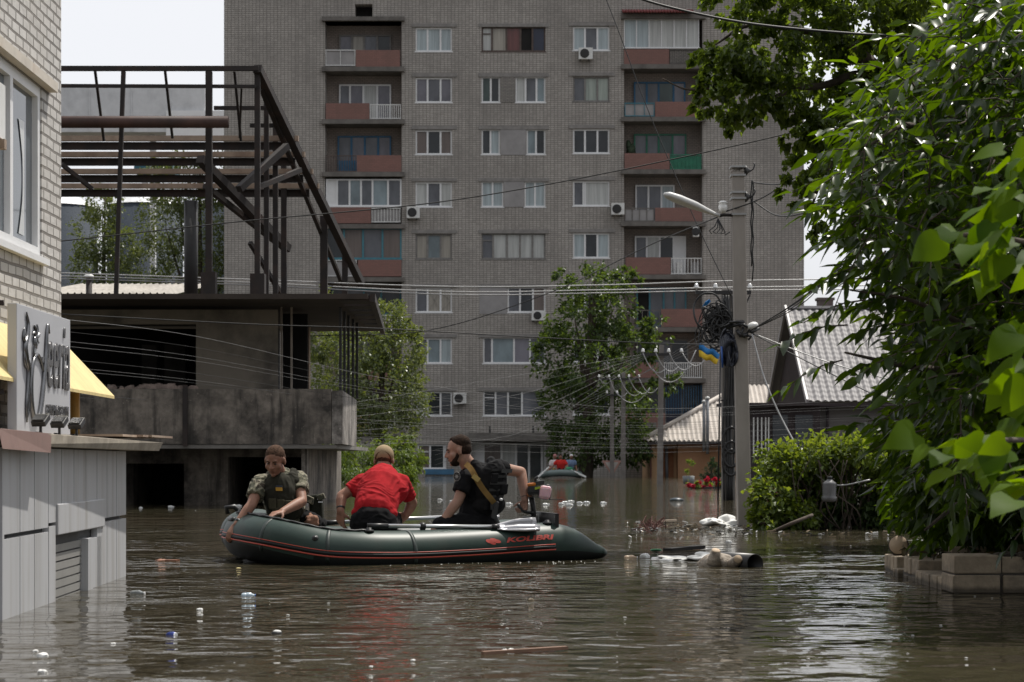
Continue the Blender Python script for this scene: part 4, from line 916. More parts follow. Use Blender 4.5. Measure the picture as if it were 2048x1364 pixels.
# three farther poles
def far_pole(pxb, pxt, pyt, Y, w_, label, arm=None):
    r_ = thing('utility_pole', (gx(pxb, Y), Y, 0), label, 'utility pole')
    b = MB(); taper(b, V((gx(pxb, Y), Y, -1)), V((gx(pxt, Y), Y, gz(pyt, Y))), w_, w_, w_ * .75, w_ * .75); b.build('pole', pole_far, r_)
    if arm:
        b = MB(); b.bar(P(arm[0], arm[2], Y - .2), P(arm[1], arm[2], Y - .2), .09); b.build('crossarm', black_metal, r_)
        for k in range(arm[3]): insulator(P(arm[0] + 2 + (arm[1] - arm[0] - 4) * k / (arm[3] - 1), arm[2] - 1, Y - .2), 1.2, r_)
    return r_
pa = far_pole(1319, 1323, 690, 69, .105, 'concrete pole with four white insulators before the orange house', (1284, 1365, 709, 4))
pb = far_pole(1246, 1247, 745, 96, .12, 'slim concrete pole with a crossarm by the big dark tree, right of the yield sign', (1196, 1280, 758, 5))
pc_ = far_pole(1224, 1224, 762, 100, .11, 'slim dark pole the yield sign hangs on, left of its twin', (1212, 1236, 790, 2))
def jumper(px0, py0, px1, py1, Y, dip, parent):
    b = MB(); b.tube(sag(P(px0, py0, Y - .25), P(px1, py1, Y - .25), dip, 12), .016, 5); return b.build('jumper_wire', wire_grey, parent)
for k, (x0, x1, y1) in enumerate(((1286, 1330, 738), (1312, 1356, 734), (1339, 1384, 730), (1365, 1412, 716))): jumper(x0, 706, x1, y1, 69, .35, pa)
jumper(1306, 738, 1392, 700, 69, .75, pa)
for (x0, x1, y1) in ((1219, 1254, 786), (1240, 1282, 784), (1258, 1300, 778), (1278, 1315, 776), (1198, 1214, 766)): jumper(x0, 756, x1, y1, 96, .45 if x0 > 1200 else .1, pb)
jumper(1234, 785, 1300, 775, 96, .6, pb)
# give way sign, half drowned
ys = thing('yield_sign', (gx(1224, 100.3), 100.3, 1), 'pale triangular yield sign pointing down, on the slim dark pole', 'sign')
b = MB(); q = [P(1204, 921, 100.3), P(1243, 921, 100.3), P(1224, 953, 100.3)]; b.add(q + [p + V((0, .03, 0)) for p in q], [(0, 2, 1), (3, 4, 5), (0, 1, 4, 3), (1, 2, 5, 4), (2, 0, 3, 5)]); b.build('sign_plate', pm('sign_pink', (.42, .24, .20), .5, .1, 3, .05), ys)
c = sum(q, V()) / 3; b = MB(); b.add([c + (p - c) * .68 + V((0, -.006, 0)) for p in q], [(0, 2, 1)]); b.build('sign_field', pm('sign_pale', (.46, .43, .40), .5, .1, 3, .05), ys)

# ================================================================== overhead wires
def wire(a, c, s_, r_, m, label, group=None, n=16, name='cable'):
    b = MB(); b.tube(sag(a, c, s_, n), r_, 5); return tag(b.build(name, m), label, 'cable', group)
def curve_wire(pts, r_, m, label, group=None):
    b = MB(); b.tube(smooth_path([P(*p) for p in pts], 8), r_, 5); return tag(b.build('cable', m), label, 'cable', group)
curve_wire([(-60, 492, 20), (110, 483, 20), (480, 443, 20), (830, 410, 20), (1060, 375, 20), (1300, 328, 20), (1580, 266, 20), (1800, 205, 20), (2120, 90, 20)], .0062, wire_black, 'black cable crossing the whole block diagonally from the left window to the trees')
curve_wire([(1230, -20, 13), (1330, 12, 13), (1480, 44, 13), (1640, 62, 13), (1800, 72, 13), (1930, 74, 13), (2110, 62, 13)], .0085, wire_black, 'thick black cable across the top right corner in front of the leaves')
curve_wire([(1205, -20, 30), (1240, 70, 30), (1300, 230, 30), (1390, 440, 30), (1462, 590, 30)], .007, wire_black, 'steep black wire running down from the top edge to the dark pole')
curve_wire([(620, 672, 38), (860, 660, 38), (1100, 585, 36), (1300, 490, 30), (1440, 432, 25)], .0085, wire_black, 'black cable climbing from the middle of the block to the long street lamp')
curve_wire([(120, 628, 30), (500, 648, 30), (760, 657, 30), (1060, 674, 30), (1300, 686, 29), (1480, 690, 25.2)], .0085, wire_black, 'black cable sagging under the ruin roof edge towards the cable coil')
g3 = 'pale high wires on the crossarm'
for y0, ym, y1, lab in ((546, 570, 546, 'pale twisted wire, topmost of the three over the crossarm'), (552, 580, 565, 'pale twisted wire, middle one of the three over the crossarm'), (557, 586, 574, 'pale twisted wire, lowest of the three over the crossarm')):
    curve_wire([(-80, y0 - 2, Y2), (124, y0, Y2), (500, y0 + 13, Y2), (900, ym + 3, Y2), (1200, ym, Y2), (1450, ym - (8 if y0 == 546 else 5), Y2), (1800, (ym + y1) / 2 - 3, Y2), (2150, y1 - 8, Y2)], .013, wire_grey, lab, g3)
fan = 'wires fanning from the tall pole'
rg = random.Random(21)
ends = [(2060, 128, 12), (2060, 160, 12), (2060, 215, 14), (1860, 330, 20), (2060, 290, 16)]
for (x1, y1, Yd) in ends:
    curve_wire([(1496, 664, 24.9), (1600 + rg.uniform(-6, 6), 592 + rg.uniform(-10, 8) + y1 * .05, 23), (1700 + (x1 - 2060) * .1, 500 + y1 * .08, 21), (x1, y1, Yd)], .006, wire_black, 'thin dark wire fanning from the tall pole up into the leaves on the right', fan)
for (x1, y1, Yd, lab, m, r_) in ((2000, 900, 20, 'dark wire sloping from the tall pole down to the right past the tiled roof', wire_black, .007), (1820, 770, 24, 'short grey wire from the tall pole towards the tiled roof', wire_grey, .007)):
    curve_wire([(1498, 664, 24.9), ((1498 + x1) / 2, (664 + y1) / 2 + 8, (25 + Yd) / 2), (x1, y1, Yd)], r_, m, lab)
curve_wire([(1504, 668, 24.8), (1530, 760, 24.6), (1570, 850, 24.4), (1625, 940, 24.0), (1672, 970, 23.6), (1740, 960, 23.4)], .010, wire_grey, 'pale rope hanging from the tall pole in a loop over the vine fence')
for (pts, lab) in (([(1504, 365, 25), (1560, 368, 24), (1640, 345, 22), (1720, 300, 19)], 'rough twisted wire from the pole top into the poplar leaves'), ([(1446, 425, 25), (1520, 398, 24.5), (1600, 350, 22), (1760, 270, 18), (2080, 100, 14)], 'twisted wire rising right from the lamp arm through the leaves'),
                   ([(1506, 402, 25), (1560, 432, 24), (1640, 415, 22), (1740, 360, 19)], 'rough twisted wire sagging right from the second hook of the pole')):
    curve_wire(pts, .009, wire_black, lab)
low = 'thin wires strung low across the street'
for k in range(15):
    ya = 640 + k * 17 + rg.uniform(-6, 6); yb = 795 + k * 6.5 + rg.uniform(-4, 4); Yk = 28 + k * 1.2; dark = k % 3 == 1
    curve_wire([(90, ya, Yk - 5), (400, ya + 40 - k * 1.5, Yk), (800, (ya + yb) / 2 + 48 - k * 2.2, Yk + 4), (1250, yb + 22, Yk + 8), (1640, yb + 10, Yk + 10), (2120, yb - 14, Yk + 6)], .0023 + .0011 * (k % 4 == 0), wire_black if dark else wire_thin, 'thin wire in the loose bundle strung low across the street', low)
for k in range(7):
    yl = 800 + k * 16; curve_wire([(520, yl + 35 - k * 6, 60), (800, yl - 10, 64), (1050, yl - 52 + k * 3, 66), (1290, 708 + k * 1.5, 68.8)], .0048, wire_black if k % 2 else wire_thin, 'thin wire rising from the bushes to the pole with four insulators', 'wires to the four insulator pole')
for k in range(4):
    curve_wire([(870, 930 - k * 10, 80), (1050, 868 - k * 6, 74), (1200, 800 - k * 5, 60), (1445, 640 + k * 12, 43)], .005, wire_thin, 'thin wire slanting up from the bushes to the tangled pole', 'wires to the tangled pole')
# ================================================================== inflatable boat
pvc = pm('green_pvc', (.024, .043, .036), .42, .2, 3, .15, .003, dirt=(.055, .058, .048), dscale=5, damt=.45, dpos=.52, spec=.25)
pvc_dark = pm('dark_pvc', (.022, .03, .028), .4, .2, 3, .05, .003)
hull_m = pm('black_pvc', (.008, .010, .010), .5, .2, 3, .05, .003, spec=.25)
red_line = pm('red_trim', (.50, .075, .05), .45, .1, 3, 0); red_txt = pm('red_print', (.42, .045, .03), .5, .25, 14, 0)
alu = pm('aluminium', (.66, .67, .68), .3, .06, 6, 0, metal=.75)
boat = thing('inflatable_boat', (-.8, 16.2, 0), 'dark green inflatable motor boat with red trim carrying three men', 'inflatable boat')
near = [(735, 1110.5, 15.62), (660, 1107, 15.58), (600, 1095, 15.62), (545, 1082, 15.74), (508, 1074, 15.95), (492, 1070, 16.2)]
NB = [P(*q) for q in [(1213, 1106, 16.53), (1204, 1105, 16.50), (1190, 1103, 16.48), (1110, 1093.5, 16.36), (960, 1103, 16.05), (830, 1109.5, 15.8)]] + [P(*q) for q in near]
NR = [.012, .045, .066, .192, .194, .194, .194, .194, .194, .192, .190, .188]
perp = V((-.235, .972, 0)) * 1.02
FB = [p + perp for p in NB]
tubeline = [tuple(p) + (r,) for p, r in zip(NB, NR)] + [tuple(V((-2.11, 16.55, .222))) + (.188,)] + [tuple(p + (V((.03, -.1, 0)) if i > 9 else V())) + (r,) for i, (p, r) in reversed(list(enumerate(zip(FB, NR)))) if i < 11]
pth = smooth_path(tubeline, 6)
b = MB(); b.tube([q[:3] for q in pth], [max(q[3], .01) for q in pth], 36)
for fi, f_ in enumerate(b.f):          # faces below the centreline take the black material
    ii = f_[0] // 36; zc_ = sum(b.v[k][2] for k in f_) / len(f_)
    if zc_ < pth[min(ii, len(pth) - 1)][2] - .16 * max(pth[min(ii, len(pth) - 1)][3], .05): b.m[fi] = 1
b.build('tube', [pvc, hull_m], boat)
# red rubbing lines with black band: on the outer side of the near tube round the bow
def along_tube(z_off, out, i0, i1, r_, m, name):
    pts = []
    for i in range(i0, i1):
        c = V(pth[i][:3]); t_ = V(pth[i + 1][:3]) - V(pth[i - 1][:3]); o_ = V((t_.y, -t_.x, 0)).normalized()
        if i < 40 and o_.y > 0: o_ = -o_
        rr = pth[i][3] + out; pts.append(c + o_ * math.sqrt(max(rr * rr - z_off * z_off, 1e-6)) + V((0, 0, z_off)))
    b = MB(); b.tube(pts, r_, 6); return b.build(name, m, boat)
nb = [i for i, q in enumerate(pth)]
i0 = 21
mid_p = pth[40]
tdir = V(pth[41][:3]) - V(pth[39][:3])
def outward(i):
    t_ = V(pth[min(i + 1, len(pth) - 1)][:3]) - V(pth[max(i - 1, 0)][:3]); return V((-t_.y, t_.x, 0)).normalized() * (1 if True else -1)
osign = 1 if outward(36).y < 0 else -1
def strake(z_off, out, a_, e_, r_, m, name, asp=1):
    pts = []
    for i in range(a_, e_):
        rr = pth[i][3] + out; pts.append(V(pth[i][:3]) + outward(i) * osign * math.sqrt(max(rr * rr - z_off * z_off, 1e-6)) + V((0, 0, z_off)))
    b = MB(); b.tube(pts, r_, 8); return b.build(name, m, boat)
strake(-.012, .003, 19, 84, .0062, red_line, 'rubbing_line'); strake(.030, .001, 19, 84, .0035, red_line, 'rubbing_line'); strake(.009, -.004, 19, 84, .014, hull_m, 'rubbing_strake')
# grab rope and patches along the top
pts = [V(pth[i][:3]) + outward(i) * osign * .05 + V((0, 0, pth[i][3] * .968 + .008 + .004 * math.sin(i * 2.1))) for i in range(36, 66)]
b = MB(); b.tube(pts, .009, 6); b.build('grab_rope', black_plastic, boat)
b = MB()
for i in (36, 64, 19): c = V(pth[i][:3]) + outward(i) * osign * .05; b.lathe(c + V((0, 0, pth[i][3] * .95)), (0, 0, 1), [(0, .04), (.016, .038), (.02, .02), (.034, .02)], 12)
c = V(pth[70][:3]) + outward(70) * osign * .13 + V((0, 0, .155)); b.tube([c, c + V((-.05, -.03, .06)), c + V((-.11, -.04, .05)), c + V((-.10, -.03, .0))], .022, 8)
b.build('rope_fittings', black_plastic, boat)
b = MB(); b.tube([V(pth[i][:3]) + outward(i) * osign * (pth[i][3] * .7) + V((0, 0, pth[i][3] * .72)) for i in range(62, 68)], .02, 6); b.build('bow_handle', black_plastic, boat)
# seam tapes, a glued patch and an air valve
tape = pm('seam_tape', (.018, .030, .026), .5, .2, 5, .1)
for i in (31, 42, 53):
    c = V(pth[i][:3]); t_ = (V(pth[i + 1][:3]) - V(pth[i - 1][:3])).normalized(); n_ = outward(i) * osign; r_ = pth[i][3] + .0015; b = MB(); vs = []
    for k in range(15): a_ = R(-20 + 150 * k / 14); q_ = n_ * math.cos(a_) * r_ + V((0, 0, math.sin(a_) * r_)); vs += [c + q_ - t_ * .016, c + q_ + t_ * .016]
    b.add(vs, [(2 * k, 2 * k + 1, 2 * k + 3, 2 * k + 2) for k in range(14)], 0, True); o = b.build('seam_tape', tape, boat); o.modifiers.new('t', 'SOLIDIFY').thickness = .002
c = V(pth[44][:3]); n_ = outward(44) * osign; b = MB(); b.lathe(c + n_ * .155 + V((0, 0, .112)), n_ * .8 + V((0, 0, .6)), [(0, .026), (.008, .024), (.010, .014), (.018, .013)], 16); b.build('air_valve', black_plastic, boat)
# hull, floor and transom
ctr = [(a + c) / 2 for a, c in zip(NB, FB)]
b = MB(); hp = [(V((-2.24, 16.45, .16)), .10, .09), (V((-2.16, 16.42, .06)), .38, .17), (V((-1.95, 16.36, -.02)), .50, .18), (V((-1.3, 16.2, -.06)), .52, .16), (V((0, 16.5, -.07)), .52, .15), (V((.32, 16.85, -.07)), .5, .14)]
vs, fs = [], []; n = 16
for c, w_, h_ in hp:
    for k in range(n): a_ = 2 * PI * k / n; vs.append(c + V((-.235, .972, 0)) * w_ * math.cos(a_) + V((0, 0, h_ * math.sin(a_))))
fs = [(i * n + k, i * n + (k + 1) % n, (i + 1) * n + (k + 1) % n, (i + 1) * n + k) for i in range(len(hp) - 1) for k in range(n)] + [tuple(range(n - 1, -1, -1)), tuple((len(hp) - 1) * n + k for k in range(n))]
b.add(vs, fs, 0, True); b.build('hull', hull_m, boat)
u_ = V((.972, .235, 0)); v2 = V((-.235, .972, 0))
def bl(u, v, z): return V((-.82, 16.36, z)) + u_ * u + v2 * v      # boat frame: u to the stern, v away from the camera
b = MB(); b.obox(bl(-.05, 0, .115), u_ * 1.1, v2 * .40, V((0, 0, .012))); b.build('floor', pm('floor_grey', (.20, .21, .21), .6, .15, 3, .1), boat)
b = MB(); b.obox(bl(1.13, 0, .21), u_ * .016, v2 * .38, V((0, 0, .17))); b.build('transom', black_plastic, boat)
for uu in (-.05, .72):
    b = MB(); b.obox(bl(uu, 0, .245), u_ * .12, v2 * .47, V((0, 0, .014))); b.build('seat_board', pm('seat_grey', (.22, .23, .23), .5, .1, 3, .05), boat, bevel=.006)
# lettering printed on the tube
def wrap_on_tube(o):
    """bend flat lettering (x along, y up) onto the near tube's outer side"""
    for v_ in o.data.vertices:
        x_, ang = v_.co.x, v_.co.y / .196 + v_.co.z * 0
        # find centreline at world x
        j = min(range(0, 40), key=lambda i: abs(pth[i][0] - x_)); k_ = j + 1 if pth[j][0] > x_ else j - 1
        k_ = max(0, k_); a_, c_ = V(pth[j][:4] if False else pth[j][:3]), V(pth[k_][:3]); den = (c_.x - a_.x) or 1e-6; t_ = (x_ - a_.x) / den
        c = a_.lerp(c_, t_); rr = pth[j][3] + (pth[k_][3] - pth[j][3]) * t_ + .0022 + v_.co.z; o_ = outward(j) * osign
        v_.co = c + o_ * rr * math.cos(ang) + V((0, 0, rr * math.sin(ang)))
def X_at(px, Y): return (px - 1024) * Y / F
xl = X_at(992, 16.0)
o = lettering('lettering', 'KOLIBRI', .056, .0008, red_txt, None, Matrix.Translation((xl, .072, 0)), .25, 1.85, offset=.002)
wrap_on_tube(o); adopt(o, boat)
b = MB()
for k, (dx, dy, s_) in enumerate(((0, .0, 1), (.03, .012, .8), (.055, -.004, .9), (.02, -.018, .7))): b.add([(xl - .125 + dx + s_ * .03 * math.cos(a_) - .012 * math.sin(a_), .092 + dy + s_ * .02 * math.sin(a_), 0) for a_ in [2 * PI * i / 10 for i in range(10)]], [tuple(range(10))])
o = b.build('emblem', red_txt); wrap_on_tube(o); adopt(o, boat)

# oars
blade_m = pm('oar_blade_silver', (.42, .42, .44), .3, .15, 8, .05, metal=.45)
def oar(g, e, bd, label, blade_dir):
    g, e, bd = V(g), V(e), V(bd); t_ = thing('oar', (g + e) / 2, label, 'oar', 'oars of the inflatable boat')
    d = (e - g).normalized(); L_ = (e - g).length
    b = MB(); b.tube([g + d * .16, e], .0165, 12); b.build('shaft', alu, t_)
    b = MB(); b.tube([g, g + d * .165], .021, 12); b.tube([e - d * .01, e + d * .05], .022, 12); b.build('grip', black_plastic, t_)
    k = g + d * L_ * .435; b = MB(); b.lathe(k - d * .02, d, [(0, .03), (.04, .03)], 12); b.tube([k, k - V((0, 0, .055))], .02, 8); b.lathe(k - V((0, 0, .075)), (0, 0, 1), [(0, .05), (.02, .04)], 10); b.build('oarlock', black_plastic, t_)
    sd_ = d.cross(V(blade_dir)).normalized(); up = sd_.cross(d).normalized(); L2 = (bd - e).length; d2 = (bd - e).normalized(); vs, fs = [], []; n, m_ = 8, 10
    for i in range(n + 1):
        t0 = i / n; w_ = .035 + (.092 - .035) * min(1, t0 * 1.6) ** .7
        for j in range(m_ + 1):
            q = j / m_ * 2 - 1; edge = .020 * math.cos(q * PI * 2.5) * min(1, t0 * 2)
            x_ = t0 * L2 + (.03 * (1 - abs(q)) if i == n else 0)
            vs.append(e + d * .03 + d2 * x_ + sd_ * w_ * q + up * (edge + .028 * q * q * t0))
    fs = [(i * (m_ + 1) + j, i * (m_ + 1) + j + 1, (i + 1) * (m_ + 1) + j + 1, (i + 1) * (m_ + 1) + j) for i in range(n) for j in range(m_)]
    b = MB(); b.add(vs, fs, 0, True); o = b.build('blade', blade_m, t_); s_ = o.modifiers.new('t', 'SOLIDIFY'); s_.thickness = .006
oar(P(735, 1051.5, 15.72), P(986, 1053.5, 16.02), P(1066, 1053, 16.1), 'silver oar lying along the near tube of the boat, black grip by the red shirt', (0, -.55, .83))
oar(P(648, 1046, 16.62), P(905, 1033, 17.0), P(985, 1030, 17.1), 'silver oar on the far tube of the boat, behind the man in red', (0, -.5, .85))

# outboard motor
om = thing('outboard_motor', P(1078, 985, 16.75), 'small petrol outboard motor with orange cover and pink fuel tank at the stern', 'outboard motor')
YO_ = 16.72
orange_p = pm('orange_plastic', (.60, .17, .015), .4, .1, 5, 0)
b = MB(); b.obox(P(1063, 969, YO_), (.036, 0, .004), (0, .045, 0), (0, 0, .014)); b.obox(P(1060, 990, YO_), (.022, 0, 0), (0, .03, 0), (0, 0, .016)); b.build('engine_cover', [orange_p], om, bevel=.01)
b = MB(); b.obox(P(1070, 980, YO_ + .01), (.06, 0, 0), (0, .05, 0), (0, 0, .034)); b.obox(P(1078, 966, YO_), (.045, 0, .006), (0, .035, 0), (0, 0, .018)); b.tube([P(1070, 966, YO_ - .02), P(1071, 957, YO_ - .03), P(1076, 953, YO_ - .03)], .012, 8); b.build('engine_block', black_plastic, om, bevel=.006)
for k in range(4):
    pass
b = MB()
for k in range(5): b.obox(P(1068, 984 + k * 2.6, YO_ - .055), (.05, 0, 0), (0, .012, 0), (0, 0, .0028))
b.build('cooling_fins', black_metal, om)
pink, t_, bs = nodes_of('pink_fuel_tank'); bs.inputs['Roughness'].default_value = .3; bs.inputs['Subsurface Weight'].default_value = .3; v_ = coords(t_)
sp_ = t_.nodes.new('ShaderNodeSeparateXYZ'); t_.links.new(v_, sp_.inputs[0]); zl = P(0, 976, YO_).z
t_.links.new(ramp(t_, noise_tex(t_, v_, 5, 2), [(.3, (.70, .42, .47)), (.7, (.74, .50, .55))]), bs.inputs['Base Color'])
b = MB(); c = P(1090, 985, YO_ - .03); b.obox(c, (.050, 0, -.006), (0, .05, 0), (.010, 0, .057)); b.build('fuel_tank', pink, om, bevel=.026)
b = MB(); c2 = P(1094, 971.5, YO_ - .03); b.lathe(c2 - V((0, 0, .012)), (.1, 0, 1), [(0, .024), (.02, .024), (.024, .018)], 12); b.obox(P(1100, 986, YO_ - .01), (.006, 0, -.002), (0, .05, 0), (.006, 0, .05)); b.build('tank_cap', black_plastic, om)
b = MB(); b.obox(P(1075, 976, YO_ - .06), (.022, 0, .004), (0, .006, 0), (0, 0, .010)); b.build('carburettor', pm('lime_plastic', (.35, .45, .03), .4, .1, 5, 0), om)
b = MB(); b.tube([P(1062, 992, YO_), P(1066, 1012, YO_ + .02), P(1068, 1040, YO_ + .05)], .022, 10); b.tube([P(1068, 1030, YO_ + .05), P(1070, 1120, YO_ + .15)], .03, 8); b.obox(P(1057, 1038, YO_ - .02), (.05, 0, 0), (0, .06, 0), (0, 0, .022)); b.build('shaft_leg', black_plastic, om)
b = MB(); b.tube(smooth_path([P(1066, 1026, YO_), P(1052, 1024, YO_ - .02), P(1042, 1018, YO_ - .03), P(1036, 1008, YO_ - .03)], 4), .014, 8); b.build('tiller', black_plastic, om)
b = MB(); b.tube(smooth_path([P(1060, 1000, YO_ - .05), P(1066, 1012, YO_ - .06), P(1069, 1028, YO_ - .06), P(1064, 1040, YO_ - .05)], 5), .006, 6); b.build('throttle_cable', wire_black, om)
b = MB(); b.obox(P(1112, 999, YO_ + .02), (.06, 0, 0), (0, .02, 0), (0, 0, .003)); b.build('starter_plate', black_metal, om)

# ================================================================== people
class Body:
    def __init__(s): s.bm = bmesh.new()
    def ball(s, c, r, sub=2): bmesh.ops.create_icosphere(s.bm, subdivisions=sub, radius=r, matrix=Matrix.Translation(V(c)))
    def cone(s, a, b_, r0, r1, seg=18):
        a, b_ = V(a), V(b_); d = b_ - a; L = d.length
        if L < 1e-5: return
        M = Matrix.Translation((a + b_) / 2) @ d.to_track_quat('Z', 'Y').to_matrix().to_4x4()
        bmesh.ops.create_cone(s.bm, cap_ends=True, segments=seg, radius1=r0, radius2=r1, depth=L, matrix=M)
    def cap(s, a, b_, r0, r1): s.ball(a, r0); s.ball(b_, r1); s.cone(a, b_, r0, r1)
    def chain(s, pts, rs):
        for i in range(len(pts) - 1): s.cap(pts[i], pts[i + 1], rs[i], rs[i + 1])
    def ell(s, c, r, ax=None):
        M = Matrix.Translation(V(c))
        if ax: M = M @ Matrix((ax[0], ax[1], ax[2])).transposed().to_4x4()
        M = M @ Matrix.Diagonal((r[0], r[1], r[2], 1)); bmesh.ops.create_icosphere(s.bm, subdivisions=3, radius=1, matrix=M)
    def build(s, name, m, parent=None, voxel=.007, smooth=4, wrinkle=0, wscale=(14, 14, 26), seed=0):
        me = bpy.data.meshes.new(name); s.bm.to_mesh(me); s.bm.free()
        o = bpy.data.objects.new(name, me); COL.objects.link(o)
        r = o.modifiers.new('r', 'REMESH'); r.mode = 'VOXEL'; r.voxel_size = voxel; r.use_smooth_shade = True
        q = o.modifiers.new('s', 'SMOOTH'); q.iterations = smooth; q.factor = .5
        bpy.context.view_layer.update()
        m2 = bpy.data.meshes.new_from_object(o.evaluated_get(bpy.context.evaluated_depsgraph_get())); o.modifiers.clear(); o.data = m2; bpy.data.meshes.remove(me)
        if wrinkle:
            nv = len(m2.vertices); a_ = np.empty(nv * 3, np.float32); b_ = np.empty(nv * 3, np.float32)
            m2.vertices.foreach_get('co', a_); m2.vertices.foreach_get('normal', b_); a_ = a_.reshape(-1, 3); b_ = b_.reshape(-1, 3)
            ds = np.array([1 - 3 * abs(noise.noise(V((c[0] * wscale[0] + seed, c[1] * wscale[1], c[2] * wscale[2] + 3 * noise.noise(V(c) * 5))))) for c in a_.tolist()], np.float32)
            m2.vertices.foreach_set('co', (a_ + b_ * ds[:, None] * wrinkle).ravel()); m2.update()
        m2.materials.clear(); m2.materials.append(m); m2.polygons.foreach_set('use_smooth', [True] * len(m2.polygons))
        if parent: adopt(o, parent)
        return o
def frame(f, u): f = V(f).normalized(); r = f.cross(V(u)).normalized(); return f, r, r.cross(f).normalized()   # forward, right, up
def head(B, c, f, u, k=1.0):
    f, r, u = frame(f, u); c = V(c)
    def q(x, y, z): return c + (r * x + f * y + u * z) * k
    A = (r, f, u)
    B.ell(q(0, -.012, .032), (.077 * k, .097 * k, .088 * k), A); B.ell(q(0, .03, -.03), (.064 * k, .066 * k, .082 * k), A); B.ell(q(0, .035, -.082), (.046 * k, .048 * k, .036 * k), A)
    B.cap(q(0, .094, .012), q(0, .113, -.024), .009 * k, .0135 * k); B.cap(q(-.012, .10, -.028), q(.012, .10, -.028), .010 * k, .010 * k)
    B.cap(q(-.034, .078, .027), q(.034, .078, .027), .0115 * k, .0115 * k); B.cap(q(-.016, .093, -.054), q(.016, .093, -.054), .0075 * k, .0075 * k); B.cap(q(-.014, .090, -.066), q(.014, .090, -.066), .0075 * k, .0075 * k)
    B.ball(q(0, .076, -.098), .02 * k)
    for s_ in (-1, 1): B.ell(q(.081 * s_, -.004, -.008), (.011 * k, .02 * k, .034 * k), A); B.ell(q(.044 * s_, .05, -.03), (.026 * k, .03 * k, .03 * k), A)
    return q, A
pm('lip_dark', (.10, .035, .028), .5, .1, 9, 0); eye_m = pm('eye_dark', (.03, .02, .016), .3, .1, 9, 0)
def eyes(q, A, k, par):
    b = MB()
    for s_ in (-1, 1): b.ell(q(.031 * s_, .085, .006), (.012 * k, .006 * k, .0055 * k), Matrix(A).transposed(), nu=8, nv=6)
    b.build('eyes', eye_m, par); b = MB(); b.tube([q(-.022, .094, -.0595), q(0, .1035, -.0595), q(.022, .094, -.0595)], .0024, 6); b.build('lips', MC['lip_dark'], par)
def brows(q, k, m, par):
    b = MB()
    for s_ in (-1, 1): b.tube([q(.013 * s_, .096, .024), q(.030 * s_, .093, .030), q(.047 * s_, .081, .024)], [.004 * k, .0055 * k, .003 * k], 6)
    b.build('eyebrows', m, par)
def hand(B, w_, d, n, side, curl=(.3, .5, .4), k=1.0, thumb=.6, spread=.12):
    """w_ wrist, d towards the knuckles, n the way the palm faces, side the thumb's side"""
    d, n = V(d).normalized(), V(n); n = (n - d * n.dot(d)).normalized(); side = V(side); side = (side - d * side.dot(d) - n * side.dot(n)).normalized(); w_ = V(w_)
    ks = []
    for i, (o_, l0, lens) in enumerate(((.032, .084, (.040, .025, .020)), (.011, .088, (.044, .028, .021)), (-.011, .084, (.041, .026, .020)), (-.031, .076, (.033, .020, .018)))):
        kn = w_ + (d * l0 + side * o_) * k; B.cap(w_ + side * o_ * .55 * k, kn, .017 * k, .0125 * k)
        p, a_ = kn, 0; r_ = (.0100, .0093, .0085, .0075) if i < 3 else (.009, .0082, .0075, .0068)
        dd = (d + side * o_ * spread * 30 * .033).normalized()
        for j in range(3):
            a_ += curl[j] + .06 * (i - 1); v_ = dd * math.cos(a_) + n * math.sin(a_); e = p + v_ * lens[j] * k; B.cap(p, e, r_[j] * k, r_[j + 1] * k); p = e
    B.ell(w_ + (d * .045) * k, (.016 * k, .046 * k, .036 * k), (n, d, side))
    t0 = w_ + (d * .022 + side * .026) * k; v_ = (d * .6 + side * .75 + n * thumb).normalized(); t1 = t0 + v_ * .044 * k; v2_ = (d * .9 + side * .3 + n * thumb * 1.1).normalized(); t2 = t1 + v2_ * .034 * k
    B.cap(w_ + side * .012 * k, t0, .017 * k, .0165 * k); B.cap(t0, t1, .0145 * k, .0115 * k); B.cap(t1, t2, .0115 * k, .009 * k)
def arm(B, sh, el, wr, r=(.052, .042, .044, .030)):
    sh, el, wr = V(sh), V(el), V(wr); B.cap(sh, el, r[0], r[1]); m_ = el.lerp(wr, .3); B.cap(el, m_, r[1], r[2]); B.cap(m_, wr, r[2], r[3])
def skin(name, col):
    m, t, b_ = nodes_of(name); v = coords(t); t.links.new(mixc(t, ramp(t, noise_tex(t, v, 18, 5), [(.3, 0), (.7, 1)]), [x * .82 for x in col], [x * 1.1 for x in col]), b_.inputs['Base Color'])
    b_.inputs['Roughness'].default_value = .58; b_.inputs['Specular IOR Level'].default_value = .35; b_.inputs['Subsurface Weight'].default_value = .12; b_.inputs['Subsurface Radius'].default_value = (.02, .008, .004); bump(t, b_, noise_tex(t, v, 70, 3), .1, .002); return m
skin1, skin2, skin3 = skin('skin_tan', (.27, .14, .095)), skin('skin_sunburnt', (.30, .155, .105)), skin('skin_olive', (.34, .195, .14))
hair_m = pm('short_brown_hair', (.060, .036, .024), .9, .6, 70, .6, .003, spec=.1, dirt=(.17, .095, .065), dscale=55, dpos=.47, damt=.6); hair_d = pm('short_dark_hair', (.024, .015, .011), .9, .6, 70, .6, .003, spec=.1, dirt=(.12, .07, .05), dscale=55, dpos=.52, damt=.5)
def cloth_mat(name, col, var=.15): return pm(name, col, .9, var, 9, .35, .004, spec=.12)
black_cloth = cloth_mat('black_cotton', (.010, .010, .011), .3); black_trouser = cloth_mat('black_trousers', (.009, .009, .010), .3)
red_cloth = cloth_mat('red_cotton', (.33, .013, .018), .25); olive = cloth_mat('olive_webbing', (.050, .046, .030), .3); vest_b = cloth_mat('black_nylon', (.012, .012, .013), .35)
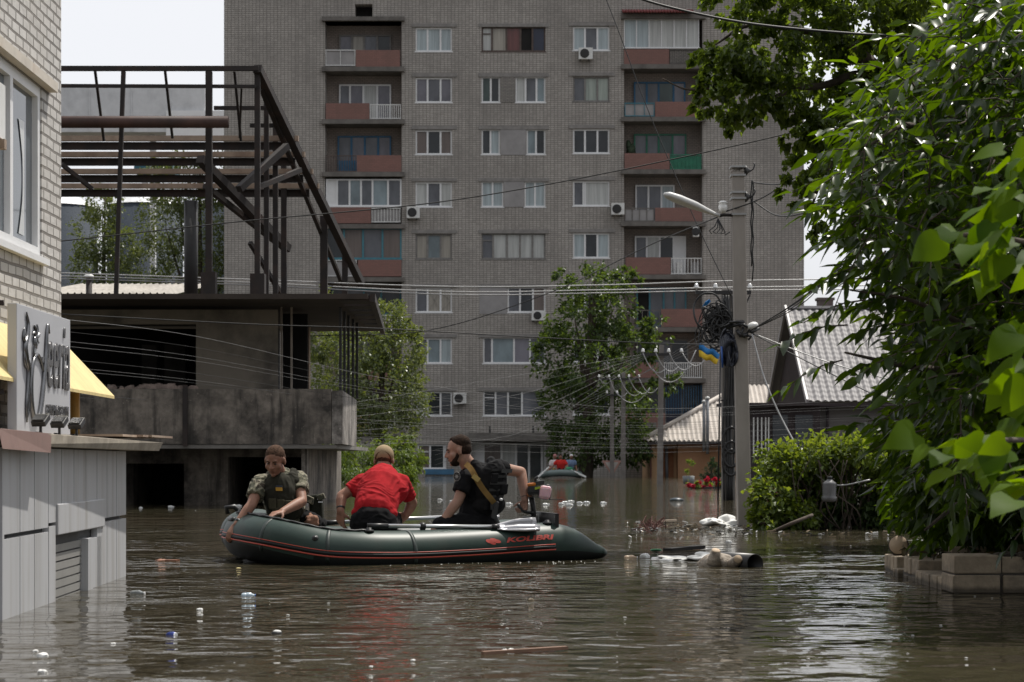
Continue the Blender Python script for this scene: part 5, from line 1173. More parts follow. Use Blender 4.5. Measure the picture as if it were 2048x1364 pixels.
camo, t_, bs = nodes_of('camouflage'); v_ = coords(t_); n_ = noise_tex(t_, v_, 19, 3); n2 = noise_tex(t_, coords(t_, (1, 1, 1), (1, 2, 0)), 30, 3)
c_ = ramp(t_, n_, [(0, (.055, .055, .035)), (.43, (.12, .115, .075)), (.52, (.23, .21, .155)), (.60, (.075, .06, .042))], 'CONSTANT'); c_ = mixc(t_, ramp(t_, n2, [(0, 0), (.60, 1)], 'CONSTANT'), c_, (.045, .042, .03)); t_.links.new(c_, bs.inputs['Base Color']); bs.inputs['Roughness'].default_value = .9; bump(t_, bs, noise_tex(t_, v_, 30, 4), .4, .004)

# ---- man in camouflage at the bow, reaching over the tube
def man_bow():
    hc = P(550, 921, 16.10); f, u = V((-.22, -.95, -.42)), V((-.05, -.38, .92))
    nk = P(559, 952, 16.24); ch = P(562, 978, 16.26); wa = P(573, 1022, 16.38); pe = P(580, 1042, 16.48)
    sR, eR, wR = P(520, 968, 16.18), P(503, 1010, 16.00), P(473, 1050, 15.90)
    sL, eL, wL = P(597, 960, 16.28), P(604, 1003, 16.10), P(564, 1024, 15.88)
    B = Body(); q, A = head(B, hc, f, u, .98); B.cap(q(0, -.02, -.06), nk, .056, .064)
    B.chain([pe, wa, ch, nk - V((0, 0, .05))], [.15, .145, .16, .10]); B.cap(sR, sL, .062, .062)
    arm(B, sR, eR, wR); arm(B, sL, eL, wL)
    hand(B, wR, P(461, 1068, 15.86) - wR, V((.5, .85, -.2)), V((-.6, -.4, .7)), (.5, .7, .6)); hand(B, wL, P(540, 1029, 15.78) - wL, V((0, .1, -1)), V((.1, -1, 0)), (.28, .25, .2))
    kR, kL = P(560, 1052, 16.25), P(622, 1044, 16.3); B.cap(pe + V((-.08, 0, 0)), kR, .085, .065); B.cap(pe + V((.09, 0, 0)), kL, .085, .066); B.cap(kL, kL + V((.05, .38, -.04)), .062, .045); B.cap(kR, kR + V((.04, .38, 0)), .062, .045)
    body = B.build('person', skin1, voxel=.0065, smooth=4); tag(body, 'short haired man in camouflage shirt and dark vest kneeling at the bow tube', 'person', 'men in the green inflatable')
    eyes(q, A, .98, body); brows(q, .98, hair_m, body)
    B = Body(); B.ell(q(0, -.0185, .0475), (.0772, .0935, .0765), A); B.ell(q(0, -.040, .010), (.0775, .070, .07), A); B.build('hair', hair_m, body, .004, 2, .0005, (90, 90, 90))
    B = Body(); B.chain([wa - V((0, 0, .04)), wa, ch, ch.lerp(nk, .6)], [.158, .158, .172, .125]); B.cap(sR, sL, .076, .076)
    for s_, e_, t0 in ((sR, eR, .62), (sL, eL, .55)): B.ball(s_, .078); B.cone(s_, V(s_).lerp(V(e_), t0), .076, .070)
    B.build('shirt', camo, body, .008, 3, .006, (16, 16, 30), 3)
    B = Body(); B.chain([pe, pe + V((-.08, 0, -.01))], [.165, .15]); B.cap(pe + V((-.08, 0, 0)), kR, .10, .08); B.cap(pe + V((.09, 0, 0)), kL, .10, .082); B.cap(kL, kL + V((.05, .38, -.04)), .078, .06); B.cap(kR, kR + V((.04, .38, 0)), .078, .06); B.build('trousers', camo if False else black_trouser, body, .009, 3, .005)
    # vest: front plate, pouches, shoulder straps
    fd = V((-.12, -.97, .0)).normalized(); rt = V((1, -.12, 0)).normalized(); upv = V((-.06, .05, 1)).normalized()
    B = Body(); c = P(560, 988, 16.17); B.ell(c + fd * .03, (.135, .10, .185), (rt, fd, upv)); B.ell(P(572, 1018, 16.27) + fd * .03, (.155, .125, .10), (rt, fd, upv)); B.cap(P(536, 958, 16.17), P(540, 985, 16.1), .034, .04); B.cap(P(583, 952, 16.2), P(580, 985, 16.12), .038, .04); B.cap(P(540, 950, 16.22), P(536, 962, 16.15), .036, .036); B.cap(P(586, 945, 16.26), P(590, 962, 16.18), .038, .036)
    ve = B.build('vest', cloth_mat('dark_green_nylon', (.030, .029, .022), .35), body, .008, 2, .004, (22, 22, 22), 8)
    b = MB()
    for (px, py) in ((545, 1008), (562, 1010), (578, 1012), (552, 1026)): b.obox(P(px, py, 16.02) + V((0, .02, 0)), rt * .032, fd * .022, upv * .045)
    b.build('pouch', olive, ve, bevel=.01)
    b = MB(); b.obox(P(558, 978, 16.035), rt * .026, fd * .004, upv * .015); b.build('yellow_badge', pm('ochre_badge', (.45, .25, .03), .7, .1, 5, 0), ve)
    b = MB(); b.obox(P(558, 972.5, 16.035), rt * .026, fd * .004, upv * .008); b.build('blue_badge', pm('dark_blue_badge', (.02, .03, .05), .7, .1, 5, 0), ve)
    b = MB(); b.lathe(V(wR).lerp(V(eR), .10), V(eR) - V(wR), [(0, .034), (.012, .036), (.024, .034)], 14); b.build('wristwatch', black_plastic, body)
    # kit bag behind him
    t = thing('kit_bag', P(632, 1030, 16.5), 'dark green kit bag with metal buckles standing right of the man in camouflage', 'bag')
    b = MB(); c = P(633, 1019, 16.5); b.obox(c, (.055, 0, .005), (0, .07, 0), (-.006, 0, .125)); b.build('bag_body', cloth_mat('bag_green', (.026, .027, .020), .4), t, bevel=.02)
    b = MB(); b.obox(P(642, 994, 16.42), (.03, 0, .012), (0, .03, 0), (-.01, 0, .022)); b.obox(P(620, 1000, 16.42), (.03, 0, -.012), (0, .03, 0), (.004, 0, .03)); b.build('bag_flap', camo, t, bevel=.008)
    b = MB(); b.obox(P(638, 997, 16.40), (.012, 0, .003), (0, .008, 0), (0, 0, .006)); b.obox(P(641, 1004, 16.40), (.018, 0, .0), (0, .008, 0), (0, 0, .005)); b.build('buckle', alu, t)
    t = tag(MB_tan(), 'crumpled tan cloth bundle on the tube by the kneeling man', 'cloth bundle')
def MB_tan():
    b = MB(); b.ell(P(623, 1043, 16.25), (.062, .07, .062), jit=.5, sd_=5, nu=18, nv=12); return b.build('cloth_bundle', pm('tan_cloth', (.24, .12, .075), .9, .4, 14, .4))
man_bow()

# ---- man in the red shirt seen from behind
def man_red():
    pe = P(747, 1044, 16.06); wa = P(750, 1018, 16.12); ch = P(762, 976, 16.34); nk = P(767, 946, 16.46); hc = P(768, 921, 16.53)
    f, u = V((.05, .93, -.42)), V((.02, .42, .9))
    sL, eL, wL = P(724, 966, 16.36), P(683, 992, 16.30), P(681, 1022, 16.22); sR, eR, wR = P(802, 966, 16.38), P(825, 1006, 16.50), P(812, 1031, 16.46)
    B = Body(); q, A = head(B, hc, f, u, .95); B.cap(q(0, -.02, -.05), nk, .058, .07); B.chain([pe, wa, ch, nk - V((0, 0, .04))], [.165, .15, .175, .11]); B.cap(sL, sR, .066, .066)
    arm(B, sL, eL, wL, (.054, .043, .045, .031)); arm(B, sR, eR, wR, (.054, .043, .045, .031))
    hand(B, wL, V((-.02, .12, -1)), V((.5, .8, .1)), V((.6, .2, 0)), (.45, .5, .4)); hand(B, wR, V((-.75, -.1, -.45)), V((-.2, .9, -.3)), V((0, -.2, 1)), (.5, .6, .5))
    for s_ in (-1, 1): k_ = pe + V((.13 * s_, .42, .0)); B.cap(pe + V((.09 * s_, 0, -.02)), k_, .088, .068); B.cap(k_, k_ + V((0, .06, -.16)), .064, .05)
    body = B.build('person', skin2, voxel=.0065, smooth=4); tag(body, 'man in red shirt and tan cap bending forward with his back to the viewer', 'person', 'men in the green inflatable')
    eyes(q, A, .95, body); B = Body(); B.ell(q(0, -.014, .03), (.078, .097, .088), A); B.build('hair', hair_m, body, .006, 2, .001, (60, 60, 60))
    B = Body(); B.chain([pe.lerp(wa, .55), wa, ch, ch.lerp(nk, .55)], [.168, .172, .190, .140]); B.ell(pe.lerp(wa, .7), (.19, .15, .08)); B.cap(sL, sR, .078, .078); B.cap(sL.lerp(sR, .08) - V((0, .03, .05)), sR.lerp(sL, .08) - V((0, .03, .05)), .098, .098); B.ell(ch - V((0, .04, .03)), (.225, .13, .14))
    for s_, e_ in ((sL, eL), (sR, eR)): B.ball(s_, .074); B.cone(s_, V(s_).lerp(V(e_), .62 if s_ is sL else .74), .074, .062)
    for i in range(3): B.cone(wa.lerp(ch, .1 + .2 * i) - V((0, .10, 0)), wa.lerp(ch, .3 + .2 * i) - V((0, .10, 0)), .06, .06)
    B.build('shirt', red_cloth, body, .0075, 4, .0038, (10, 10, 26), 1)
    B = Body(); B.chain([pe, pe + V((0, 0, -.02))], [.178, .172]); B.ell(pe + V((0, 0, .02)), (.185, .16, .11))
    for s_ in (-1, 1): k_ = pe + V((.13 * s_, .42, .0)); B.cap(pe + V((.09 * s_, 0, -.02)), k_, .103, .084); B.cap(k_, k_ + V((0, .06, -.16)), .08, .066)
    B.build('trousers', black_trouser, body, .009, 3, .004)
    # baseball cap seen from behind
    k = .97; B = Body(); B.ell(q(0, -.018, .040), (.086 * k, .104 * k, .092 * k), A); tanc = cloth_mat('tan_cap', (.30, .225, .14), .12); cp = B.build('cap', tanc, body, .0055, 3)
    b = MB(); b.tube([q(.07 * math.cos(a_), -.060 - .062 * abs(math.sin(a_)) * .9, -.018 + .052 * math.sin(a_)) for a_ in [PI * i / 12 for i in range(13)]], .006, 6); b.build('cap_strap_opening', cloth_mat('brown_cap_edge', (.13, .085, .05)), cp)
    b = MB(); vs = [q(x_, .075 + .075 * math.cos(x_ * 18), .035 - .5 * x_ * x_) for x_ in (-.07, -.045, -.02, 0, .02, .045, .07)] + [q(x_, .06, .042) for x_ in (-.07, -.045, -.02, 0, .02, .045, .07)]; b.add(vs, [(i, i + 1, i + 8, i + 7) for i in range(6)]); o = b.build('cap_peak', tanc, cp); o.modifiers.new('t', 'SOLIDIFY').thickness = .004
    b = MB(); c = V(wL).lerp(V(eL), .12); b.lathe(c, V(eL) - V(wL), [(0, .034), (.012, .036), (.03, .034)], 14); b.build('wristwatch', black_plastic, body)
man_red()

# ---- bearded man in black steering
def man_black():
    hc = P(917, 902, 16.50); f, u = V((-.96, -.05, -.20)), V((-.18, .02, .98)); k = 1.0
    pe = P(955, 1044, 16.52); wa = P(958, 1015, 16.54); ch = P(962, 968, 16.56); nk = P(940, 936, 16.52)
    sL, eL, wL = P(932, 958, 16.42), P(916, 1002, 16.36), P(887, 1040, 16.30); sR, eR, wR = P(996, 936, 16.66), P(1042, 944, 16.84), P(1050, 1000, 16.74)
    B = Body(); q, A = head(B, hc, f, u, k); B.cap(q(0, -.03, -.06), nk, .060, .070); B.chain([pe, wa, ch, nk + V((.04, 0, -.05))], [.155, .145, .165, .10]); B.cap(sL, sR, .062, .062)
    arm(B, sL, eL, wL, (.054, .042, .045, .031)); arm(B, sR, eR, wR, (.056, .045, .046, .031))
    hand(B, wL, P(876, 1053, 16.27) - wL, V((-.3, .4, -.9)), V((-.3, .9, 0)), (.25, .3, .2)); hand(B, wR, V((-.18, -.05, -1)), V((-.55, -.7, 0)), V((-.5, .7, 0)), (1.0, 1.1, .7), 1.0, .8)
    kL, kR = P(884, 1052, 16.32), P(905, 1050, 16.72); B.cap(pe + V((-.03, -.08, -.02)), kL, .088, .068); B.cap(pe + V((-.03, .09, -.02)), kR, .088, .068); B.cap(kL, kL + V((.12, .02, -.16)), .064, .05); B.cap(kR, kR + V((.12, .02, -.16)), .064, .05)
    body = B.build('person', skin3, voxel=.0065, smooth=4); tag(body, 'bearded man in black with tactical vest and olive sling, steering at the stern', 'person', 'men in the green inflatable')
    eyes(q, A, k, body); brows(q, k, hair_d, body)
    B = Body(); B.ell(q(0, -.026, .054), (.0775, .090, .079), A); B.ell(q(0, -.045, .012), (.0768, .068, .07), A); B.cap(q(0, .03, .098), q(0, -.04, .106), .026, .030); B.build('hair', hair_d, body, .004, 2, .0006, (90, 90, 90))
    B = Body(); B.ell(q(0, .042, -.086), (.049, .048, .036), A); 
    for s_ in (-1, 1): B.cap(q(.058 * s_, .022, -.045), q(.040 * s_, .058, -.082), .016, .020); B.cap(q(.066 * s_, .006, -.01), q(.058 * s_, .022, -.045), .010, .016)
    B.cap(q(-.02, .098, -.042), q(.02, .098, -.042), .006, .006); B.build('beard', hair_d, body, .0055, 2, .001, (60, 60, 60))
    B = Body(); B.chain([pe + V((0, 0, .03)), wa, ch, ch.lerp(nk, .6)], [.160, .158, .178, .12]); B.cap(sL, sR, .078, .076)
    B.ball(sL, .080); B.cone(sL, V(sL).lerp(V(eL), .62), .078, .074); B.ball(sR, .076); B.cone(sR, V(sR).lerp(V(eR), .30), .078, .070); B.build('shirt', black_cloth, body, .0075, 3, .005, (12, 12, 24), 4)
    B = Body(); B.chain([pe, pe + V((-.04, 0, -.02))], [.170, .16]); B.cap(pe + V((-.03, -.08, -.02)), kL, .105, .084); B.cap(pe + V((-.03, .09, -.02)), kR, .105, .084); B.cap(kL, kL + V((.12, .02, -.16)), .08, .064); B.cap(kR, kR + V((.12, .02, -.16)), .08, .064); B.build('trousers', black_trouser, body, .009, 3, .005)
    # vest: back plate facing the camera's right, pouches, straps
    bk = V((.55, -.82, .1)).normalized(); rt = V((.83, .55, 0)).normalized(); uv_ = V((.14, .02, 1)).normalized(); c = P(976, 972, 16.50)
    B = Body(); B.ell(c + bk * .07 - rt * .012, (.142, .078, .215), (rt, bk, uv_)); B.ell(P(970, 1012, 16.5) + bk * .05, (.150, .115, .10), (rt, bk, uv_)); B.cap(P(950, 928, 16.45), P(962, 948, 16.40), .040, .044); B.cap(P(982, 922, 16.6), P(985, 945, 16.5), .04, .04)
    ve = B.build('vest', vest_b, body, .008, 2, .004, (20, 20, 20), 6)
    def vp(a_, e_, d_): return c + rt * a_ + uv_ * e_ + bk * d_
    b = MB()
    for k_ in range(5): b.obox(vp(.0, .12 - k_ * .055, .145 - abs(k_ - 1.6) * .007), rt * .075, bk * .010, uv_ * .011)
    b.build('webbing', black_plastic, ve)
    b = MB()
    for (a_, e_) in ((-.06, -.17), (.04, -.17), (.07, -.04), (-.04, .05)): b.obox(vp(a_, e_, .135), rt * .036, bk * .022, uv_ * .045)
    b.build('pouch', vest_b, ve, bevel=.012)
    b = MB(); b.obox(vp(.06, .11, .165), rt * .05, bk * .004, uv_ * .016); b.build('back_patch', pm('faded_patch', (.05, .05, .05), .8, .2, 6, 0), ve)
    sl_ = [P(931, 927, 16.40), P(942, 938, 16.31), P(952, 956, 16.27), P(966, 978, 16.27), P(982, 998, 16.28), P(992, 1010, 16.33)]
    pp = [V(p) for p in smooth_path([tuple(p) for p in sl_], 5)]; b = MB(); vs = []
    for i, p in enumerate(pp): d = (pp[min(i + 1, len(pp) - 1)] - pp[max(i - 1, 0)]).normalized(); s_ = d.cross(V((0, -1, 0))).normalized(); w2 = .023; vs += [p - s_ * w2, p + s_ * w2, p + s_ * w2 + V((0, .012, 0)), p - s_ * w2 + V((0, .012, 0))]
    b.add(vs, [(4 * i + j, 4 * i + (j + 1) % 4, 4 * i + 4 + (j + 1) % 4, 4 * i + 4 + j) for i in range(len(pp) - 1) for j in range(4)]); sg = b.build('sling', cloth_mat('tan_sling', (.20, .125, .045), .25), body)
    b = MB(); p = pp[10]; b.obox(p + V((0, -.008, 0)), (.026, 0, -.02), (0, .006, 0), (.012, 0, .016)); b.build('buckle', pm('brass', (.45, .33, .12), .35, .1, 5, 0, metal=.7), sg)
    b = MB(); g = P(990, 1020, 16.34); b.obox(g, (.022, 0, -.012), (0, .03, 0), (.012, 0, .075)); b.tube([g + V((.0, 0, -.05)), g + V((.03, -.01, -.12))], .018, 8); b.obox(g + V((-.02, -.01, .03)), (.018, 0, 0), (0, .02, 0), (0, 0, .03)); b.build('holster', black_plastic, body, bevel=.006)
    b = MB(); b.ell(P(1002, 999, 16.36), (.016, .012, .012), nu=8, nv=6); b.build('white_tag', white_pvc, body)
    # round sleeve patch with a star
    pc0 = P(914, 953, 16.345) ; n_ = V((-.35, -.93, .1)).normalized(); r_ = V((.93, -.35, 0)).normalized(); w_ = V((0, 0, 1))
    b = MB(); pts = [pc0 + r_ * .030 * math.cos(a_) + w_ * .037 * math.sin(a_) for a_ in [2 * PI * i / 16 for i in range(16)]]; b.add(pts + [p + n_ * .004 for p in pts], [tuple(range(16, 32))] + [(i, (i + 1) % 16, 16 + (i + 1) % 16, 16 + i) for i in range(16)]); pt = b.build('sleeve_patch', pm('patch_black', (.02, .02, .022), .6, .2, 5, 0), body)
    b = MB(); st = [pc0 + n_ * .0055 + (r_ * math.cos(a_) * .85 + w_ * math.sin(a_)) * (.026 if i % 2 == 0 else .009) for i, a_ in enumerate([PI / 2 + 2 * PI * i / 16 for i in range(16)])]; b.add([pc0 + n_ * .006] + st, [(0, i + 1, (i + 1) % 16 + 1) for i in range(16)]); b.tube(pts[:] and [p + n_ * .005 for p in pts] + [pts[0] + n_ * .005], .0022, 4); b.build('star', pm('patch_grey', (.30, .30, .29), .6, .2, 5, 0), pt)
    b = MB(); cc = V(wR).lerp(V(eR), .08); b.lathe(cc, V(eR) - V(wR), [(0, .032), (.006, .034), (.012, .032)], 14); b.build('bracelet', black_plastic, body)
man_black()

# ================================================================== rowing boat far away
YF = 100.0
rb = thing('rowing_inflatable', P(1122, 955, YF), 'small grey green inflatable rowing boat with two people far down the street', 'inflatable boat')
c = P(1122, 955, YF); b = MB(); pts = [(c.x + .92 * math.cos(a_), YF + .75 * math.sin(a_), .16 + .10 * (1 - abs(math.cos(a_)) ** 2)) for a_ in [2 * PI * i / 28 for i in range(29)]]; b.tube(pts, .17, 14); b.build('tube', pm('grey_green_pvc', (.13, .17, .165), .35, .1, 2, .05), rb)
b = MB(); b.lathe((c.x, YF, .08), (0, 0, 1), [(0, .85), (.05, .85)], 24); b.build('floor', hull_m, rb)
for (x0, y0, x1, y1, lab) in ((1098, 934, 1078, 952, 'pale oar pointing left from the far rowing boat'), (1138, 938, 1168, 952, 'white oar pointing right from the far rowing boat')):
    o = MB(); o.tube([P(x0, y0, YF - .5), P(x1, y1, YF - .9)], .035, 8); e = P(x1, y1, YF - .9); d = (e - P(x0, y0, YF - .5)).normalized(); o.obox(e - d * .1, d * .22, (0, .08, 0), V((d.z, 0, -d.x)) * .05); tag(o.build('oar', white_metal), lab, 'oar')
def far_person(px, Y, mats, label, lean, arms, hat):
    x_ = P(px, 924, Y).x; B = Body(); hp = V((x_, Y, .30)); ch = hp + V((lean * .4, -.05, .42)); nk = ch + V((lean * .1, -.02, .18)); hd = nk + V((lean * .08, -.03, .17))
    B.chain([hp, ch, nk], [.17, .19, .07]); B.ell(hd, (.085, .10, .12)); B.cap(ch + V((-.2, 0, .1)), ch + V((.2, 0, .1)), .07, .07)
    for s_, el, wr in arms: sh = ch + V((.21 * s_, 0, .1)); B.cap(sh, hp + V(el), .055, .045); B.cap(hp + V(el), hp + V(wr), .045, .035); B.ball(hp + V(wr), .05)
    for s_ in (-1, 1): B.cap(hp + V((.1 * s_, 0, 0)), hp + V((.12 * s_, -.4, .12)), .09, .07)
    bd = B.build('person', skin1, voxel=.02, smooth=2); tag(bd, label, 'person', 'people in the far rowing boat')
    B = Body(); B.chain([hp, ch, ch.lerp(nk, .5)], [.19, .215, .13]); B.cap(ch + V((-.2, 0, .1)), ch + V((.2, 0, .1)), .09, .09)
    for s_, el, wr in arms: sh = ch + V((.21 * s_, 0, .1)); B.cone(sh, sh.lerp(hp + V(el), .7), .09, .075)
    B.build('shirt', mats[0], bd, .02, 2, .008, (6, 6, 9)); B = Body(); B.ell(hd + V((0, .015, .04)), (.092, .105, .10)); B.build('cap' if hat else 'hair', mats[1], bd, .02, 1)
    B = Body(); B.chain([hp + V((0, 0, .03)), hp], [.195, .18])
    for s_ in (-1, 1): B.cap(hp + V((.1 * s_, 0, 0)), hp + V((.12 * s_, -.4, .12)), .11, .09)
    B.build('trousers', mats[2], bd, .02, 1)
far_person(1123, YF + .1, (cloth_mat('far_red', (.50, .03, .025)), hair_d, black_trouser), 'rower in a red shirt with dark hair in the far boat', -.1, [(-1, (-.42, -.1, .30), (-.72, -.3, .05)), (1, (.3, -.2, .3), (.15, -.45, .15))], False)
far_person(1137, YF + .45, (cloth_mat('far_blue', (.16, .22, .34)), white_pvc, black_trouser), 'passenger in a blue shirt and white cap behind the red rower', .25, [(-1, (-.1, -.2, .35), (-.1, -.4, .2)), (1, (.38, -.05, .28), (.40, -.3, .05))], True)
far_person(1112, YF + .6, (cloth_mat('far_white', (.55, .50, .50)), pm('pink_cap', (.5, .2, .2), .7, .1, 4, 0), cloth_mat('far_yellow', (.36, .25, .07))), 'passenger in pale clothes and pink cap at the left of the far boat', -.1, [(-1, (-.3, -.2, .2), (-.35, -.45, .1)), (1, (.2, -.2, .3), (.1, -.4, .2))], True)
b = MB(); b.ell(P(1138, 938, YF - .45), (.22, .16, .12), jit=.4, sd_=3); tag(b.build('green_bag', pm('green_sheet', (.02, .22, .10), .5, .2, 4, .1)), 'bright green bundle lying on the edge of the far rowing boat', 'bundle')
# ================================================================== vegetation
lf_tree = leaf_mat('leaf_light_tree', (.070, .098, .038), (.15, .185, .085), .38, .36)
lf_shade = leaf_mat('leaf_vine_shade', (.022, .042, .012), (.055, .088, .024), .30, .45)
lf_mid = leaf_mat('leaf_mid_tree', (.034, .062, .018), (.095, .145, .040), .42, .40)
lf_pop = leaf_mat('leaf_poplar', (.040, .068, .016), (.12, .175, .038), .62, .26)
lf_wal = leaf_mat('leaf_walnut', (.007, .019, .003), (.048, .092, .008), .50, .30, (3.8, 3.2, .35), spec=.4)
lf_cat = leaf_mat('leaf_catalpa', (.026, .070, .005), (.105, .185, .010), .60, .55, (2.5, 2.0, .12), spec=.12)
lf_vine = leaf_mat('leaf_vine', (.050, .090, .014), (.16, .205, .045), .50, .34)
lf_bush = leaf_mat('leaf_willow', (.070, .115, .020), (.135, .185, .038), .42, .5)
lf_con = leaf_mat('leaf_conifer', (.015, .035, .015), (.03, .06, .022), .2, .5)
def blob(px, py, Y, rx, ry, rd, dY=0): Y2_ = Y + dY; return (tuple(P(px, py, Y2_)), (rx * Y2_ / F, rd, ry * Y2_ / F))
def tree(px, Y, label, tops, blobs, N, m, L, W, seed, group=None, r0=.25, cat='tree', name='tree', **kw):
    t = thing(name, (gx(px, Y), Y, 0), label, cat, group)
    base = V((gx(px, Y), Y, -1.5)); tp = P(*tops, Y)
    limbs = []
    for c, r in blobs[:7]: limbs.append(([base.lerp(tp, .35 + .05 * len(limbs)), base.lerp(tp, .5).lerp(V(c), .6) - V((0, 0, .3)), V(c)], [r0 * .45, r0 * .3, r0 * .08]))
    trunk(t, [base, base.lerp(tp, .4), tp], [r0, r0 * .8, r0 * .2], bark, limbs)
    crown('crown', blobs, N, m, t, L, W, seed, **kw); return t
tree(755, 86, 'pale green silvery tree in front of the block, right of the ruin', (765, 640), [blob(775, 640, 86, 42, 45, 1.1), blob(720, 690, 86, 62, 60, 1.6, -1), blob(800, 700, 86, 52, 55, 1.4), blob(670, 740, 86, 50, 70, 1.5, 1), blob(760, 780, 86, 75, 70, 2.0, -1), blob(825, 800, 86, 35, 55, 1.2), blob(690, 830, 86, 60, 60, 1.8), blob(790, 860, 86, 50, 45, 1.6), blob(648, 600, 86, 16, 30, .6), blob(825, 655, 86, 18, 22, .5), blob(640, 680, 86, 25, 40, .8)], 15000, lf_tree, .17, .11, 11, r0=.18, sub=16, spread=.22)
tree(1168, 104, 'dark green dense tree standing right before the apartment block', (1190, 560), [blob(1180, 570, 104, 62, 42, 2.0), blob(1150, 640, 104, 60, 55, 2.2), blob(1225, 620, 104, 48, 60, 2.0), blob(1110, 720, 104, 46, 60, 1.8), blob(1190, 740, 104, 75, 70, 2.6, -1), blob(1265, 690, 104, 50, 48, 1.8), blob(1140, 810, 104, 62, 60, 2.4), blob(1230, 830, 104, 80, 70, 2.6, -1), blob(1165, 890, 104, 70, 40, 2.4), blob(1262, 890, 104, 60, 40, 2.0), blob(1310, 670, 104, 32, 40, 1.2), blob(1255, 565, 104, 25, 32, .9), blob(1128, 560, 104, 20, 30, .8), blob(1330, 760, 104, 30, 30, 1.0)], 14500, lf_mid, .24, .165, 12, r0=.42, sub=22, spread=.18)
tree(205, 118, 'slender poplar seen through the left part of the steel frame', (210, 390), [blob(205, 410, 118, 35, 45, 1.2), blob(190, 470, 118, 45, 55, 1.5), blob(245, 500, 118, 32, 50, 1.2), blob(175, 540, 118, 35, 45, 1.3), blob(235, 560, 118, 45, 40, 1.4)], 6500, lf_tree, .20, .13, 13, 'poplars behind the ruin', r0=.2, sub=16, spread=.22)
tree(400, 122, 'broad poplar behind the dark stove pipe in the steel frame', (400, 330), [blob(350, 370, 122, 50, 60, 1.8), blob(430, 360, 122, 48, 55, 1.8), blob(330, 450, 122, 55, 70, 2.0), blob(420, 450, 122, 65, 70, 2.2), blob(480, 480, 122, 40, 65, 1.6), blob(300, 530, 122, 40, 60, 1.6), blob(380, 550, 122, 75, 60, 2.2), blob(470, 570, 122, 50, 55, 1.8), blob(310, 340, 122, 28, 22, 1.0)], 14000, lf_tree, .20, .13, 14, 'poplars behind the ruin', r0=.28, sub=16, spread=.22)
def bushy(name, px, Y, label, cat, blobs, N, m, L, W, seed, **kw):
    t = thing(name, (gx(px, Y), Y, 0), label, cat); b = MB(); rg = random.Random(seed); base = V((gx(px, Y), Y, -.4))
    for c, r in blobs:
        for k in range(3): b.tube(smooth_path([V((c[0] + rg.uniform(-.5, .5) * r[0], c[1], -.3)), base.lerp(V(c), .5) + V((rg.uniform(-.2, .2), 0, 0)), V(c) + V((rg.uniform(-.6, .6) * r[0], 0, rg.uniform(-.2, .7) * r[2]))], 4), .012 + .006 * rg.random(), 5)
    b.build('stems', bark, t); crown('foliage', blobs, N, m, t, L, W, seed, **kw); return t
bushy('bush', 745, 71, 'shaggy bright green bush in the water behind the man in red', 'bush', [blob(660, 920, 71, 42, 40, 1.0), blob(720, 925, 71, 50, 45, 1.2), blob(780, 915, 71, 45, 50, 1.2), blob(822, 930, 71, 26, 42, .8), blob(700, 955, 71, 75, 20, 1.2, -1), blob(790, 955, 71, 52, 22, 1.1, -1), blob(640, 955, 71, 25, 25, .8), blob(815, 885, 71, 14, 22, .5)], 9000, lf_bush, .20, .055, 15, down=.9, sub=30, spread=.20)
bushy('shrub', 1424, 72, 'small dark conifer shrub against the orange house wall', 'shrub', [blob(1424, 945, 72, 14, 20, .3), blob(1424, 930, 72, 8, 14, .2), blob(1410, 952, 72, 8, 10, .2), blob(1438, 950, 72, 8, 12, .2)], 1500, lf_con, .09, .03, 16, down=-.5)
# vine grown over the fence
vf = [blob(1560, 930, 24, 50, 35, .35), blob(1625, 915, 24, 60, 32, .4), blob(1700, 905, 24, 55, 28, .4), blob(1775, 925, 24, 50, 42, .4), blob(1545, 990, 24, 40, 40, .35, -.3), blob(1580, 1030, 24, 55, 35, .35, -.2), blob(1530, 1040, 24, 30, 24, .3, -.4), blob(1800, 990, 24, 40, 60, .4), blob(1640, 960, 24, 60, 40, .35, .3)]
vine = bushy('vine_hedge', 1650, 24, 'sunlit vine grown over a sunken fence right of the tall pole', 'vine', vf, 8500, lf_vine, .075, .058, 17, down=.35, sub=14, spread=.36, hollow=.4)
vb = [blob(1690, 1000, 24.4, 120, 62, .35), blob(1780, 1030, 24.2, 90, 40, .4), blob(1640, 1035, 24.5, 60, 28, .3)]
crown('shaded_foliage', vb, 4200, lf_shade, vine, .10, .07, 18, sub=12)  # shade inside the hedge, painted with a darker leaf colour
b = MB(); rg = random.Random(4)
for k in range(9): x_ = rg.uniform(1560, 1810); b.tube(smooth_path([P(x_, 920, 23.6), P(x_ + rg.uniform(-30, 30), 970, 23.6), P(x_ + rg.uniform(-40, 40), 1020, 23.6), P(x_ + rg.uniform(-60, 60), 1060, 23.8)], 4), .006 + .004 * rg.random(), 5)
b.bar(P(1560, 940, 24), P(1830, 935, 24), .05); b.bar(P(1600, 920, 24.1), P(1600, 1070, 24.1), .08); b.bar(P(1740, 920, 24.1), P(1740, 1070, 24.1), .08)
b.build('fence_and_runners', bark, vine)
